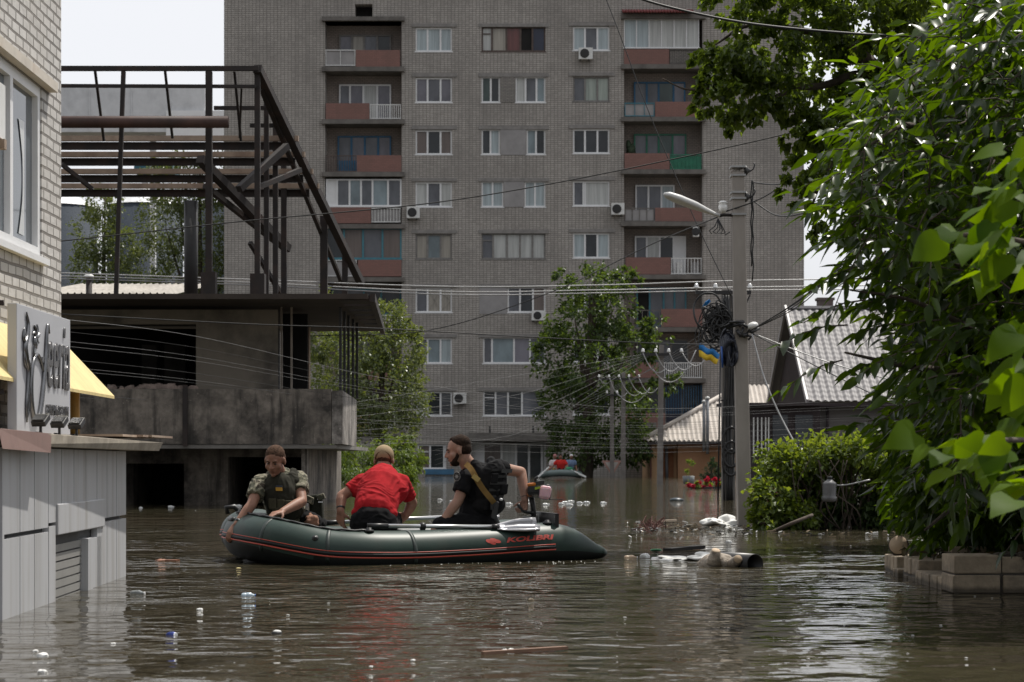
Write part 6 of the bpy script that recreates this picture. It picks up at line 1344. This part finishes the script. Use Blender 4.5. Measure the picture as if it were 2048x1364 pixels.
# poplar at the top right: limbs and hanging leafy branches
pt = thing('tree', (gx(1830, 20), 20, 0), 'tall dark poplar with heavy limbs at the top right behind the wire', 'tree')
pb_ = [blob(1500, 30, 19, 55, 45, .5), blob(1440, 130, 19, 48, 50, .5), blob(1410, 110, 19, 26, 22, .3), blob(1530, 110, 19, 70, 60, .7), blob(1620, 60, 19, 70, 60, .7), blob(1480, 200, 19, 68, 45, .6), blob(1420, 190, 19, 30, 40, .4), blob(1570, 190, 19, 55, 45, .6), blob(1710, 50, 19, 70, 55, .8), blob(1650, 150, 19, 60, 40, .6, .8), blob(1600, 260, 19, 40, 40, .5), blob(1660, 260, 19, 60, 50, .6), blob(1465, 250, 19, 16, 22, .25), blob(1600, 340, 19, 30, 40, .4), blob(1640, 380, 19, 35, 55, .4), blob(1630, 450, 19, 18, 40, .25), blob(1575, 395, 19, 14, 22, .2), blob(1720, 220, 19, 70, 60, .7, .6), blob(1680, 330, 19, 45, 50, .5), blob(1790, 60, 19, 70, 60, .8, .5), blob(1800, 180, 19, 70, 70, .7, .6), blob(1480, -40, 19, 90, 50, .7), blob(1640, -60, 19, 120, 60, .9), blob(1850, -30, 19, 120, 80, .9), blob(1405, 175, 19, 12, 18, .15), blob(1395, 215, 19, 10, 12, .12), blob(1940, 80, 20, 100, 120, .9), blob(1900, 220, 20, 80, 80, .8)]
crown('crown', pb_, 23000, lf_pop, pt, .074, .064, 19, down=.75, sub=22, spread=.17)
def lim(pts, rs): return ([P(*p) for p in pts], rs)
trunk(pt, [V((gx(1900, 20), 20, -1.5)), P(1880, 500, 20), P(1840, 300, 20), P(1800, 180, 19.6), P(1830, -80, 19.8)], [.26, .20, .16, .12, .07], bark,
      [lim([(1800, 190, 19.6), (1740, 130, 19.4), (1680, 75, 19.3), (1640, -20, 19.2)], [.11, .085, .06, .04]), lim([(1790, 185, 19.6), (1720, 150, 19.4), (1640, 172, 19.3), (1540, 172, 19.2), (1450, 150, 19.1)], [.07, .05, .035, .025, .01]),
       lim([(1830, 320, 20), (1730, 300, 19.6), (1660, 330, 19.3), (1620, 420, 19.2)], [.06, .04, .025, .01]), lim([(1600, 172, 19.3), (1520, 210, 19.1), (1470, 250, 19)], [.03, .018, .008]), lim([(1680, 80, 19.3), (1600, 60, 19.2), (1500, 50, 19.1), (1430, 90, 19)], [.045, .03, .02, .008]), lim([(1420, 178, 19), (1370, 178, 18.9), (1325, 157, 18.8)], [.012, .009, .005])])
# walnut nearer the camera: sprays of pointed leaflets
def sprays(name, pts, dirs, m, parent, seed, n_leaf=9, L=.16, W=.07, length=.5, hang=.35, detail=True):
    rg = np.random.default_rng(seed); ps, ds, ns = [], [], []; b = MB()
    for p, d in zip(pts, dirs):
        d = d / np.linalg.norm(d); up = np.array([0, 0, 1.0]); s_ = np.cross(d, up); s_ /= np.linalg.norm(s_) + 1e-9; ln = length * (.6 + .7 * rg.random()); path = []
        for k in range(n_leaf + 1):
            t = k / n_leaf; q = p + d * ln * t - up * hang * ln * t * t; path.append(q)
            if k == 0: continue
            side = s_ * (1 if k % 2 else -1); dd = d * (.7 if k < n_leaf else 1.4) + side * (.9 if k < n_leaf else 0) - up * (.25 + .6 * rg.random()) + rg.normal(size=3) * .22
            ps.append(q); ds.append(dd); ns.append(up + rg.normal(size=3) * .45)
        b.tube(path[::3], [.006, .005, .004, .003][:len(path[::3])], 4)
    n = len(ps); leaves(name, np.array(ps), np.array(ds), np.array(ns), L * (.6 + .75 * rg.random(n)), W * (.65 + .6 * rg.random(n)), m, parent, detail=detail, droop=.16)
    b.build('twigs', bark, parent)
def region_pts(poly, n, ya, yb, seed):
    rg = random.Random(seed); outp = []; xs = [q[0] for q in poly]; ys = [q[1] for q in poly]
    def inside(x, y):
        c = False
        for i in range(len(poly)):
            (x1, y1), (x2, y2) = poly[i], poly[i - 1]
            if (y1 > y) != (y2 > y) and x < (x2 - x1) * (y - y1) / (y2 - y1) + x1: c = not c
        return c
    while len(outp) < n:
        x, y = rg.uniform(min(xs), max(xs)), rg.uniform(min(ys), max(ys))
        if inside(x, y): outp.append(np.array(P(x, y, rg.uniform(ya, yb))))
    return outp
wt = thing('tree', (3.4, 12.5, 0), 'dense walnut tree with pointed drooping leaflets filling the right side', 'tree')
polyA = [(1880, 60), (1800, 170), (1730, 235), (1690, 300), (1720, 380), (1735, 460), (1745, 520), (1790, 580), (1865, 640), (1885, 700), (1905, 760), (1900, 840), (1870, 890), (1860, 930), (1870, 965), (2560, 965), (2560, 380), (2160, -40), (1930, -40)]
rgn = np.random.default_rng(31)
pts = region_pts(polyA, 1350, 9.8, 13.0, 31); dirs = [np.array([-.6, -.3, -.05]) + rgn.normal(size=3) * .55 for _ in pts]
sprays('leaf_sprays', pts, dirs, lf_wal, wt, 32, 9, .136, .053, .34)
tips = [(1700, 305, 10), (1690, 330, 10.4), (1735, 405, 10), (1712, 440, 10.4), (1695, 480, 10), (1680, 535, 10.2), (1700, 600, 10.2), (1665, 650, 10.2), (1655, 720, 10.3), (1750, 720, 10.3), (1800, 700, 10), (1790, 650, 10.4), (1850, 720, 10.2), (1850, 640, 10.3), (1780, 600, 10.6), (1900, 780, 10), (1830, 800, 10.2), (1820, 860, 10), (1770, 840, 10.3), (1790, 250, 10), (1760, 320, 10.2)]
sprays('outer_sprays', [np.array(P(q[0] + 30, q[1], q[2])) for q in tips], [np.array([-.95, -.15, -.05]) + rgn.normal(size=3) * .22 for _ in tips], lf_wal, wt, 33, 9, .138, .050, .29)
crown('upper_shade_leaves', [((4.4, 14.0, 5.3), (1.1, 1.2, .5)), ((5.6, 14.6, 5.6), (1.2, 1.3, .6)), ((3.6, 14.8, 5.9), (.9, .9, .5)), ((6.0, 13.4, 3.0), (.8, 1.2, 1.2)), ((4.7, 15.6, 6.6), (1.2, .9, .6))], 9000, lf_wal, wt, .16, .08, 35, down=.5)  # unseen canopy added above the view to shade the lower leaves
crown('inner_leaves', [blob(1900, 250, 13.6, 150, 170, .8), blob(1960, 500, 13.6, 160, 160, .8), blob(1960, 700, 13.8, 150, 130, .8), blob(1960, 880, 13.8, 170, 130, .8), blob(1980, 1020, 13.8, 170, 80, .7), blob(1880, 1000, 15.5, 80, 70, .6), blob(2060, 100, 13.6, 130, 150, .8), blob(1930, 780, 12.8, 90, 200, .5), blob(2010, 560, 12.4, 120, 200, .5), blob(2260, 720, 13.4, 180, 240, .9)], 19000, lf_wal, wt, .135, .062, 34, down=.6)
trunk(wt, [V((3.9, 13.4, -1.5)), V((3.75, 13.2, 1.2)), V((3.5, 13.0, 2.6)), V((3.3, 12.8, 4.0))], [.13, .10, .08, .04], bark, [lim([(2060, 860, 13.2), (1950, 760, 11.5), (1800, 730, 10.6), (1690, 705, 10.2)], [.05, .03, .016, .006]), lim([(2050, 640, 13), (1900, 520, 11.4), (1780, 470, 10.6), (1700, 450, 10.2)], [.05, .03, .016, .006]),
      lim([(2040, 400, 13), (1930, 300, 11.5), (1820, 250, 10.6), (1740, 290, 10.2)], [.045, .03, .016, .006]), lim([(2050, 950, 13.2), (1930, 1000, 12), (1850, 1060, 11.6)], [.03, .02, .008]), lim([(2050, 700, 13), (1930, 650, 11), (1820, 600, 10.5), (1700, 580, 10.2)], [.03, .02, .012, .005])])
# catalpa: a few big leaves close by
ct = thing('tree', (2.0, 6.6, 0), 'catalpa branches with big heart shaped sunlit leaves at the right edge', 'tree')
rgc = np.random.default_rng(41); cp_, cd_, cL = [], [], []
for (px, py, n, sx_, sy_, Yc) in ((2030, 330, 8, 35, 40, 6.6), (2025, 400, 8, 40, 30, 6.7), (1965, 475, 13, 80, 30, 6.6), (2010, 520, 13, 55, 40, 6.8), (2040, 665, 4, 16, 20, 6.5), (2042, 760, 8, 22, 50, 6.6), (1940, 880, 11, 80, 24, 6.2), (1995, 930, 15, 65, 38, 6.3), (2040, 985, 4, 20, 25, 6.5), (2045, 850, 5, 20, 30, 6.6), (2190, 420, 26, 110, 160, 6.9), (2220, 760, 24, 120, 140, 6.9), (2330, 560, 26, 130, 180, 7.2), (2180, 980, 12, 90, 60, 6.7)):
    for k in range(n): cp_.append(P(px + rgc.normal() * sx_ * .6, py + rgc.normal() * sy_ * .55, Yc + rgc.normal() * .25)); cd_.append(np.array([-.75, -.25, -.45]) + rgc.normal(size=3) * .38); cL.append(.075 + .075 * rgc.random())
n = len(cp_); cL = np.array(cL)
def hearts(name, p, d, nrm, L, m, parent):
    d = unit(d); s = unit(np.cross(d, nrm)); u = np.cross(s, d); prof = [(-.10, .24), (.0, .36), (.16, .43), (.36, .40), (.58, .28), (.8, .13)]; b = MB()
    for i in range(len(p)):
        q = lambda x, y, z: V(p[i] + d[i] * x * L[i] + s[i] * y * L[i] + u[i] * z * L[i]); vs = [q(0, 0, 0)] + [q(x, 0, -.20 * x * x) for x in (.16, .36, .58, .8)] + [q(1, 0, -.25)]
        for sg in (1, -1): vs += [q(x, sg * y, .16 * y - .22 * max(x, 0) ** 2 + .025 * math.sin(x * 22 + sg)) for x, y in prof]
        F_ = []
        for k, o_ in ((1, 6), (-1, 12)):
            quads = [(0, o_, o_ + 1), (0, o_ + 1, o_ + 2, 1), (1, o_ + 2, o_ + 3, 2), (2, o_ + 3, o_ + 4, 3), (3, o_ + 4, o_ + 5, 4), (4, o_ + 5, 5)]
            F_ += [f if k == 1 else f[::-1] for f in quads]
        b.add(vs, F_, 0, True)
    return b.build(name, m, parent)
hearts('big_leaves', np.array([tuple(q) for q in cp_]), np.array(cd_), np.array([-.1, -.35, .9]) + rgc.normal(size=(n, 3)) * .42, cL, lf_cat, ct)
b = MB()
for (pts_) in ([(2120, 300, 7), (2060, 330, 6.8), (2000, 330, 6.7)], [(2120, 500, 7), (2030, 480, 6.8), (1930, 470, 6.6)], [(2120, 700, 7), (2060, 730, 6.7), (2020, 760, 6.6)], [(2120, 880, 6.8), (2030, 880, 6.4), (1940, 880, 6.2)], [(2120, 950, 6.8), (2040, 960, 6.5), (1990, 980, 6.4)]):
    b.tube(smooth_path([P(*q) for q in pts_], 4), .009, 6)
b.tube(smooth_path([P(2160, 1600, 7.2), P(2130, 900, 7.1), P(2120, 300, 7), P(2110, 50, 7)], 5), .035, 8); b.build('branches', bark, ct)
# petunias by the poles
pet = leaf_mat('petunia_red', (.42, .015, .04), (.55, .03, .07), .2, .5, (1.2, .9, .9))
for (px, Y, lab, bl_) in ((1412, 60, 'red petunias in a sunken planter left of the dark pole', [(1384, 968, 7, 6), (1397, 972, 12, 6), (1425, 966, 12, 9), (1438, 972, 8, 6)]), (1530, 60, 'red petunias in a sunken planter right of the tall pole', [(1518, 972, 12, 7), (1536, 968, 12, 8), (1548, 972, 7, 5)])):
    t = thing('petunia_planter', (gx(px, Y), Y, 0), lab, 'flowers'); bs_ = [blob(a_, q, Y, w_, h_, .15) for a_, q, w_, h_ in bl_]
    crown('flowers', bs_, 500, pet, t, .08, .09, int(px), down=-.2); crown('greenery', bs_, 500, lf_vine, t, .10, .05, int(px) + 1)
    b = MB(); b.box(gx(bl_[0][0] - 4, Y), gx(bl_[-1][0] + 6, Y), Y - .1, Y + .15, -.1, .05); b.build('planter_box', black_plastic, t)
b = MB(); b.lathe(P(1377, 962, 66), (0, 0, 1), [(-.1, .17), (.16, .2), (.17, .16)], 14); t = tag(b.build('flower_pot', pm('striped_pot', (.16, .17, .17), .6, .4, 9, .1, stretch=(6, 6, .2))), 'grey ribbed pot with a pale plant floating by the orange house', 'pot')
crown('plant', [blob(1384, 940, 66, 12, 18, .2)], 120, lf_bush, t, .1, .05, 77)
b = MB(); b.ell(P(1524, 958, 66), (.28, .22, .12), nu=14, nv=8); tag(b.build('basin', pm('blue_basin', (.03, .09, .16), .4, .1, 3, 0)), 'upturned dark blue basin floating by the right hand petunias', 'basin')

# ================================================================== broken brick wall at the lower right
bw = thing('brick_wall', (3, 12.5, 0), 'low broken pale brick wall standing in the water at the lower right', 'brick wall')
blk = pm('pale_block', (.34, .275, .20), .92, .3, 9, .7, .008, dirt=(.10, .085, .068), dscale=3, damt=.85, dpos=.45); mort = pm('dark_mortar', (.09, .08, .07), .95, .3, 6, .4)
b = MB(); rg = random.Random(9)
def brk(x0, x1, y0, y1, z0, z1):
    j = lambda: rg.uniform(-.004, .004); g = .006
    c = V(((x0 + x1) / 2, (y0 + y1) / 2, (z0 + z1) / 2)) + V((j(), j(), j() * .5)); a_ = rg.uniform(-.012, .012)
    b.obox(c, V((math.cos(a_), math.sin(a_), 0)) * ((x1 - x0) / 2 - g), V((-math.sin(a_), math.cos(a_), 0)) * ((y1 - y0) / 2 - g), V((0, 0, (z1 - z0) / 2 - g)))
hc_ = .122; zt = .238
for k in range(4):
    z1_ = zt - k * hc_; z0_ = z1_ - hc_
    brk(2.68, 2.98, 12.1, 12.45, z0_, z1_)
    x = 2.98 + (.15 if k % 2 else 0)
    if k % 2: brk(2.98, 3.13, 12.1, 12.4, z0_, z1_)
    while x < 5.4: brk(x, x + .30, 12.105, 12.40, z0_ - (.0 if k else 0), z1_ - (.012 if k == 0 else 0)); x += .30
for (ya, yb, top) in ((12.45, 13.3, .085), (13.3, 13.85, .150), (13.85, 14.05, .06), (14.05, 14.55, .135)):
    y = ya
    while y < yb - .05:
        z = top
        while z > -.3: brk(2.68 + (.0 if top < .1 else .03), 2.98, y, min(y + .125, yb), z - hc_, z); z -= hc_
        y += .125
for (x0, x1, y0, y1, z1_) in ((2.84, 3.09, 12.46, 12.58, .20), (2.80, 3.05, 12.60, 12.72, .165), (2.86, 3.1, 12.9, 13.02, .17), (2.95, 3.2, 13.4, 13.52, .235)): brk(x0, x1, y0, y1, z1_ - .09, z1_)
t_ = blk.node_tree; bs = t_.nodes['Principled BSDF']; old = bs.inputs['Base Color'].links[0].from_socket; v_ = coords(t_)   # wet band at the water line
sp_ = t_.nodes.new('ShaderNodeSeparateXYZ'); t_.links.new(v_, sp_.inputs[0]); ma = t_.nodes.new('ShaderNodeMath'); ma.operation = 'MULTIPLY_ADD'; ma.inputs[1].default_value = .05; t_.links.new(noise_tex(t_, v_, 9, 5), ma.inputs[0]); t_.links.new(sp_.outputs[2], ma.inputs[2])
t_.links.new(mixc(t_, ramp(t_, ma.outputs[0], [(.05, .8), (.075, 0)]), old, (.05, .042, .032)), bs.inputs['Base Color'])
b.build('bricks', blk, bw, bevel=.008)
b = MB(); b.box(2.695, 2.965, 12.115, 12.44, -.4, zt - .02); b.box(2.965, 5.4, 12.12, 12.385, -.4, zt - .028); b.box(2.72, 2.96, 12.44, 14.5, -.4, .05); b.build('mortar', mort, bw)
b = MB()
for k in range(26): x_ = 3.05 + k * .092; b.ell((x_, 12.25 + rg.uniform(-.05, .05), zt - .012), (.075, .11, rg.uniform(.012, .03)), jit=.7, sd_=k, nu=10, nv=6)
b.build('dirt_on_top', pm('dark_litter', (.05, .04, .03), .95, .6, 14, .8), bw)
soil = pm('garden_soil', (.055, .043, .032), .95, .5, 6, .6, .02)
b = MB(); n = 26; vs = []
for j in range(n + 1):
    for i in range(n + 1): x_, y_ = 2.99 + 3.6 * i / n, 12.41 + 4.2 * j / n; e = min(1, (i / n) * 6, ((n - j) / n) * 4); vs.append((x_, y_, -.12 + e * (.29 + .05 * noise.noise(V((x_ * 3, y_ * 3, 0))))))
b.add(vs, [(j * (n + 1) + i, j * (n + 1) + i + 1, (j + 1) * (n + 1) + i + 1, (j + 1) * (n + 1) + i) for j in range(n) for i in range(n)], 0, True); o = b.build('ground', soil); o['kind'] = 'structure'
rgl = np.random.default_rng(51); n = 900; px_ = np.stack([2.75 + 3 * rgl.random(n), 12.15 + 2.2 * rgl.random(n), np.full(n, .245)], 1); px_[:, 2] = np.where(px_[:, 1] > 12.41, .17, .245) + .03 * rgl.random(n); px_ = px_[(px_[:, 1] > 12.41) | (px_[:, 0] > 3.1)]; n = len(px_)
leaves('leaf_litter', px_, rgl.normal(size=(n, 3)) * np.array([1, 1, .3]), np.array([0, 0, 1.]) + rgl.normal(size=(n, 3)) * .4, .05 + .05 * rgl.random(n), .03 + .03 * rgl.random(n), leaf_mat('dry_leaf', (.03, .025, .015), (.11, .085, .045), .1, .7), None, kind='stuff')
b = MB(); c = P(1797, 1090, 14.3); b.lathe(c, (.25, 1, -.15), [(0, .07), (.05, .074), (.22, .07)], 20); b.lathe(c - V((.25, 1, -.15)) * .006, (.25, 1, -.15), [(0, .064), (.005, .066)], 20, 1)
tag(b.build('log', [bark, pm('cut_wood', (.47, .36, .25), .8, .15, 9, .2)]), 'short cut log with a pale round end beside the broken brick wall', 'log')

# ================================================================== things floating on the water
def Wd(px, py): return H * F / (py - HY)          # distance of the water under a pixel
def at(px, py, z=0.): Y = Wd(px, py); p = P(px, py, Y); p.z = z; return p
foam_m = pm('white_foam', (.66, .66, .64), .7, .12, 8, .3, dirt=(.4, .38, .33), dscale=6); clear_p = pm('milky_plastic', (.48, .49, .48), .2, .1, 4, 0, coat=.5)
def bottle(px, py, L_, r_, ang, label, m=clear_p, capm=None, group=None, cat='bottle'):
    L_, r_ = L_ * .66, r_ * .6
    c = at(px, py, 0); d = V((math.cos(ang), math.sin(ang), .06)).normalized(); t = thing('bottle', c, label, cat, group)
    b = MB(); b.lathe(c - d * L_ / 2, d, [(0, r_ * .7), (.008, r_ * .95), (.02, r_), (L_ * .3, r_), (L_ * .33, r_ * .9), (L_ * .36, r_), (L_ * .62, r_), (L_ * .8, r_ * .55), (L_ * .88, r_ * .36), (L_ * .93, r_ * .36)], 14); b.build('bottle_body', m, t)
    b = MB(); b.lathe(c + d * L_ * .43, d, [(0, r_ * .42), (L_ * .07, r_ * .42), (L_ * .071, r_ * .3)], 12); b.build('bottle_cap', capm or white_pvc, t)
blue_cap = pm('blue_cap', (.03, .12, .4), .4, .1, 5, 0)
g_ = 'white bottles scattered on the water behind the boat'; rg = random.Random(2)
for (px, py) in ((1092, 1009), (1123, 1008), (1131, 1005), (1139, 1010), (1142, 1003), (1160, 1006), (1174, 1005), (1207, 1006), (1060, 1002), (1018, 1008), (880, 1000), (905, 1003)):
    bottle(px, py, .17 + .05 * rg.random(), .05, rg.uniform(-.6, .6), 'small white plastic bottle drifting in the scatter behind the boat', group=g_)
bottle(497, 1192, .13, .036, .2, 'pale blue plastic bottle floating alone in front of the bow', pm('pale_blue_plastic', (.42, .52, .60), .25, .1, 4, 0, coat=.4), blue_cap)
bottle(276, 1187, .15, .035, -.4, 'clear bottle floating close to the corner of the kiosk', pm('clear_grey', (.25, .27, .27), .12, .2, 5, 0, coat=.6), white_pvc)
bottle(1262, 1116, .17, .042, .1, 'tan plastic bottle floating at the stern tip of the boat', pm('tan_plastic', (.45, .33, .22), .4, .2, 5, .1), white_pvc)
bottle(1291, 1114, .17, .055, 1.0, 'milky jar floating between the tan bottle and the white sack')
bottle(1458, 1085, .12, .04, .9, 'clear bottle floating upright behind the pale log', pm('clear_grey2', (.35, .36, .35), .1, .2, 5, 0, coat=.6))
bottle(342, 1014, .16, .05, .4, 'white bottle floating before the left dark doorway of the ruin'); bottle(478, 1012, .16, .05, .1, 'white canister floating by the right dark doorway of the ruin', foam_m); bottle(282, 1016, .12, .04, 1.2, 'small white bottle by the kiosk edge in front of the ruin')
def can(px, py, r_, L_, ang, m, label):
    r_, L_ = r_ * .8, L_ * .9; c = at(px, py, -r_ * .25); d = V((math.cos(ang), math.sin(ang), .1)).normalized(); t = thing('can', c, label, 'can'); b = MB(); b.lathe(c - d * L_ / 2, d, [(0, r_ * .8), (.004, r_ * .88), (.012, r_), (L_ - .012, r_), (L_ - .004, r_ * .85), (L_, r_ * .8)], 16); b.build('can_body', m, t)
    b = MB(); b.lathe(c + d * (L_ / 2 + .001), d, [(0, r_ * .78), (.002, r_ * .72)], 16); b.build('can_lid', alu, t)
can(343, 1270, .026, .05, -.5, pm('blue_can', (.02, .04, .20), .3, .2, 6, 0, metal=.3), 'dark blue can floating left of the red reflection')
def lump(name, px, py, r, m, label, cat, seed, group=None, z=.2, jit=.35):
    c = at(px, py, r[2] * z); b = MB(); b.ell(c, r, jit=jit, sd_=seed, nu=18, nv=12); return tag(b.build(name, m), label, cat, group)
b = MB(); c = at(553, 1267, .0); b.ell(c, (.026, .022, .014), mi=0); b.ell(c + V((.003, 0, .009)), (.02, .016, .008), mi=1); tag(b.build('shoe_sole', [black_plastic, foam_m]), 'black and white round scrap floating below the bow', 'scrap')
for k, (px, py, r_, lab) in enumerate(((400, 1220, .022, 'white foam lump between the blue can and the pale blue bottle'), (84, 1313, .032, 'white foam lump in the reflection of the kiosk, larger one'), (71, 1303, .016, 'tiny white foam crumb beside the larger lump by the kiosk'), (84, 1344, .022, 'white foam lump nearest the bottom left corner'), (1010, 1302, .018, 'white foam bubble lying on the plank, left one'), (1022, 1300, .016, 'white foam bubble lying on the plank, right one'), (826, 1321, .012, 'white crumb under the red reflection, right one'), (742, 1334, .010, 'white crumb under the red reflection, left one'), (226, 1288, .014, 'white crumb at the edge of the kiosk reflection'))):
    lump('foam_lump', px, py, (r_ * .85, r_ * .7, r_ * .4), foam_m, lab, 'foam lump', k, 'foam lumps in the foreground')
lump('scrap', 477, 1137, (.02, .015, .006), pm('yellow_scrap', (.55, .45, .2), .6, .2, 5, .1), 'small yellow scrap just below the hull at the bow', 'scrap', 31); lump('scrap', 1062, 1201, (.018, .015, .010), pm('brown_scrap', (.25, .2, .14), .8, .3, 5, .1), 'small brown scrap floating below the stern half of the boat', 'scrap', 32)
b = MB(); a_, c = at(314, 1121, -.004), at(356, 1122, .0); b.bar(a_, c, .022, .06); b.ell((a_ + c) / 2 + V((-.04, 0, .0)), (.05, .05, .018), jit=.6, sd_=3); tag(b.build('driftwood', pm('red_brown_wood', (.27, .12, .07), .7, .35, 6, .4)), 'reddish brown driftwood drifting in the ripples before the bow', 'driftwood')
b = MB(); a_, c = at(965, 1309, .006), at(1133, 1301, .012); b.bar(a_, c, .014, .03); tag(b.build('plank', pm('brown_plank', (.17, .095, .06), .7, .3, 8, .3, stretch=(1, 6, 6))), 'narrow brown plank floating in the foreground', 'plank')
# pale log with cut stubs
lg = thing('log', at(1430, 1133), 'pale weathered log with two cut stubs floating right of the boat', 'log')
b = MB(); q = smooth_path([tuple(P(1400, 1136, 15.3)) + (.05,), tuple(P(1425, 1128, 15.25)) + (.085,), tuple(P(1455, 1130, 15.3)) + (.08,), tuple(P(1490, 1134, 15.4)) + (.04,)], 5); b.tube([k[:3] for k in q], [k[3] for k in q], 14); b.tube([P(1428, 1125, 15.22), P(1430, 1112, 15.2), P(1432, 1101, 15.18)], [.075, .045, .036], 12); b.tube([P(1462, 1132, 15.25), P(1473, 1122, 15.15), P(1476, 1118, 15.1)], [.06, .04, .034], 12)
b.build('bark', pm('pale_bark', (.36, .315, .265), .9, .5, 14, .9, .015, dirt=(.10, .072, .05), dscale=11, damt=.9, dpos=.47), lg)
b = MB(); b.lathe(P(1432, 1101, 15.18), P(1432, 1101, 15.18) - P(1430, 1112, 15.2), [(0, .034), (.004, .032)], 14); b.lathe(P(1476, 1118, 15.1), P(1476, 1118, 15.1) - P(1473, 1122, 15.15), [(0, .032), (.004, .03)], 14); b.build('cut_end', MC['cut_wood'], lg)
b = MB(); c = P(1510, 1128, 15.1); ax_ = V((-.55, 1, 0)).normalized(); n = 24
ring = lambda r_, d: [c + ax_ * d + (V((ax_.y, -ax_.x, 0)) * math.cos(2 * PI * k / n) + V((0, 0, 1)) * math.sin(2 * PI * k / n)) * r_ for k in range(n)]
vs = ring(.077, .5) + ring(.077, 0) + ring(.070, 0) + ring(.070, .48); b.add(vs, [(i * n + k, i * n + (k + 1) % n, (i + 1) * n + (k + 1) % n, (i + 1) * n + k) for i in range(3) for k in range(n)] + [tuple(3 * n + k for k in range(n))], 0, True)
tag(b.build('pipe', black_plastic), 'open end of a black pipe sticking out beside the pale log', 'pipe')
def sack(px0, px1, py, hpx, Y, label, seed):
    a_, c = P(px0, py, Y), P(px1, py, Y); L_ = (c - a_).length; b = MB()
    p = (a_ + c) / 2; p.z = .0; b.ell(p, (L_ * .52, .16, hpx * Y / F), jit=.75, sd_=seed, nu=34, nv=18); p = a_.lerp(c, .3); p.z = 0; b.ell(p, (L_ * .3, .2, hpx * Y / F * .7), jit=.8, sd_=seed + 7, nu=26, nv=14)
    return tag(b.build('sack', foam_m), label, 'sack')
sack(1385, 1462, 1115, 15, 16.3, 'crumpled white sack floating behind the pale log', 3); sack(1310, 1392, 1116, 7, 16.4, 'flat white sheet of plastic floating left of the pale log', 13); sack(1408, 1486, 1050, 17, 25.2, 'white sack lying on the debris at the foot of the tall pole', 23)
b = MB(); b.bar(at(1335, 1102, .01), at(1402, 1098, .02), .03, .1); tag(b.build('plank', char), 'dark plank floating behind the white sheet', 'plank')
b = MB(); c = at(1312, 1104, .01); b.lathe(c, (0, .2, 1), [(0, .05), (.012, .05), (.013, .04)], 16); tag(b.build('lid', pm('green_lid', (.10, .30, .16), .4, .1, 5, 0)), 'pale green plastic lid floating by the milky jar', 'lid')
b = MB(); b.lathe(at(1353, 1001, .0), (0, 0, 1), [(0, .15), (.03, .14), (.055, .07), (.06, .02)], 18); tag(b.build('bucket', pm('dark_teal', (.02, .035, .045), .4, .2, 4, 0)), 'dark upturned bucket drifting in open water left of the dark pole', 'bucket')
b = MB(); rg = random.Random(8)
for k in range(90): c = at(rg.gauss(1304, 12), rg.gauss(1056, 4), .02); b.bar(c, c + V((rg.uniform(-.12, .12), rg.uniform(-.1, .1), rg.uniform(-.02, .10))), .008)
tag(b.build('brushwood', pm('red_twigs', (.13, .06, .05), .9, .4, 6, .2)), 'clump of reddish brushwood drifting behind the stern', 'brushwood')
b = MB()
for k in range(230):
    px, py = rg.uniform(1255, 1500), 1056 + rg.gauss(0, 5) + (rg.uniform(-3, 4)); 
    if k > 185: px, py = rg.uniform(1500, 1800), 1068 + rg.gauss(0, 2.5)
    c = at(px, py, .006); a0 = rg.uniform(0, 3.14); L_ = rg.uniform(.02, .13); b.bar(c, c + V((math.cos(a0) * L_, math.sin(a0) * L_, rg.uniform(-.005, .015))), rg.uniform(.004, .012), rg.uniform(.004, .016), mi=rg.choice((0, 0, 1, 1, 0, 2)))
tag(b.build('flotsam', [pm('straw', (.20, .155, .10), .9, .4, 8, .1), char, foam_m]), kind='stuff')
b = MB(); b.bar(at(1320, 1046, .02), at(1352, 1045, .03), .03); tag(b.build('stick', pm('pale_stick', (.42, .34, .26), .8, .2, 6, .1)), 'pale straight stick on the flotsam behind the reddish brushwood', 'stick')
b = MB(); b.tube(smooth_path([at(1530, 1062, -.05), P(1580, 1048, 22.8), P(1625, 1030, 23)], 5), [.02] * 11, 6); tag(b.build('branch', bark), 'dark broken branch leaning against the vine at the water line', 'branch')
b = MB()
for k in range(60):
    py = 1010 + 330 * rg.random() ** 1.3; px = rg.uniform(255, 2030)
    c = at(px, py, .002); s_ = rg.uniform(.002, .007); b.ell(c, (s_ * 1.5, s_, s_ * .35), nu=6, nv=4)
tag(b.build('floating_specks', foam_m), kind='stuff')
b = MB()
for k in range(45):
    px = rg.uniform(690, 1205); py = 1128 - (px - 690) * .014 + abs(rg.gauss(0, 2.2)); c = at(px, py, .0); s_ = rg.uniform(.002, .005); b.ell(c, (s_ * 1.8, s_, s_ * .6), nu=7, nv=5)
tag(b.build('waterline_flecks', foam_m), kind='stuff')  # small white flecks along the near waterline of the boat
# jug hung in the vine
jg = thing('plastic_jug', P(1657, 985, 23.2), 'grey ribbed plastic jug hanging on the rope before the vine', 'jug')
b = MB(); c = P(1658, 1004, 23.3); r_ = .085; prof = [(0, r_ * .7), (.02, r_), (.06, r_ * 1.06)]
for k in range(6): prof += [(.075 + k * .024, r_ * .90), (.087 + k * .024, r_ * .98)]
prof += [(.23, r_ * .85), (.25, r_ * .5), (.27, r_ * .3)]; b.lathe(c, (.03, 0, 1), prof, 18); b.build('jug_body', pm('grey_plastic', (.12, .12, .125), .4, .25, 9, .1, coat=.2), jg)
b = MB(); b.lathe(c + V((.01, 0, .27)), (0, 0, 1), [(0, .03), (.03, .03), (.031, .02)], 12); b.build('jug_cap', black_plastic, jg)
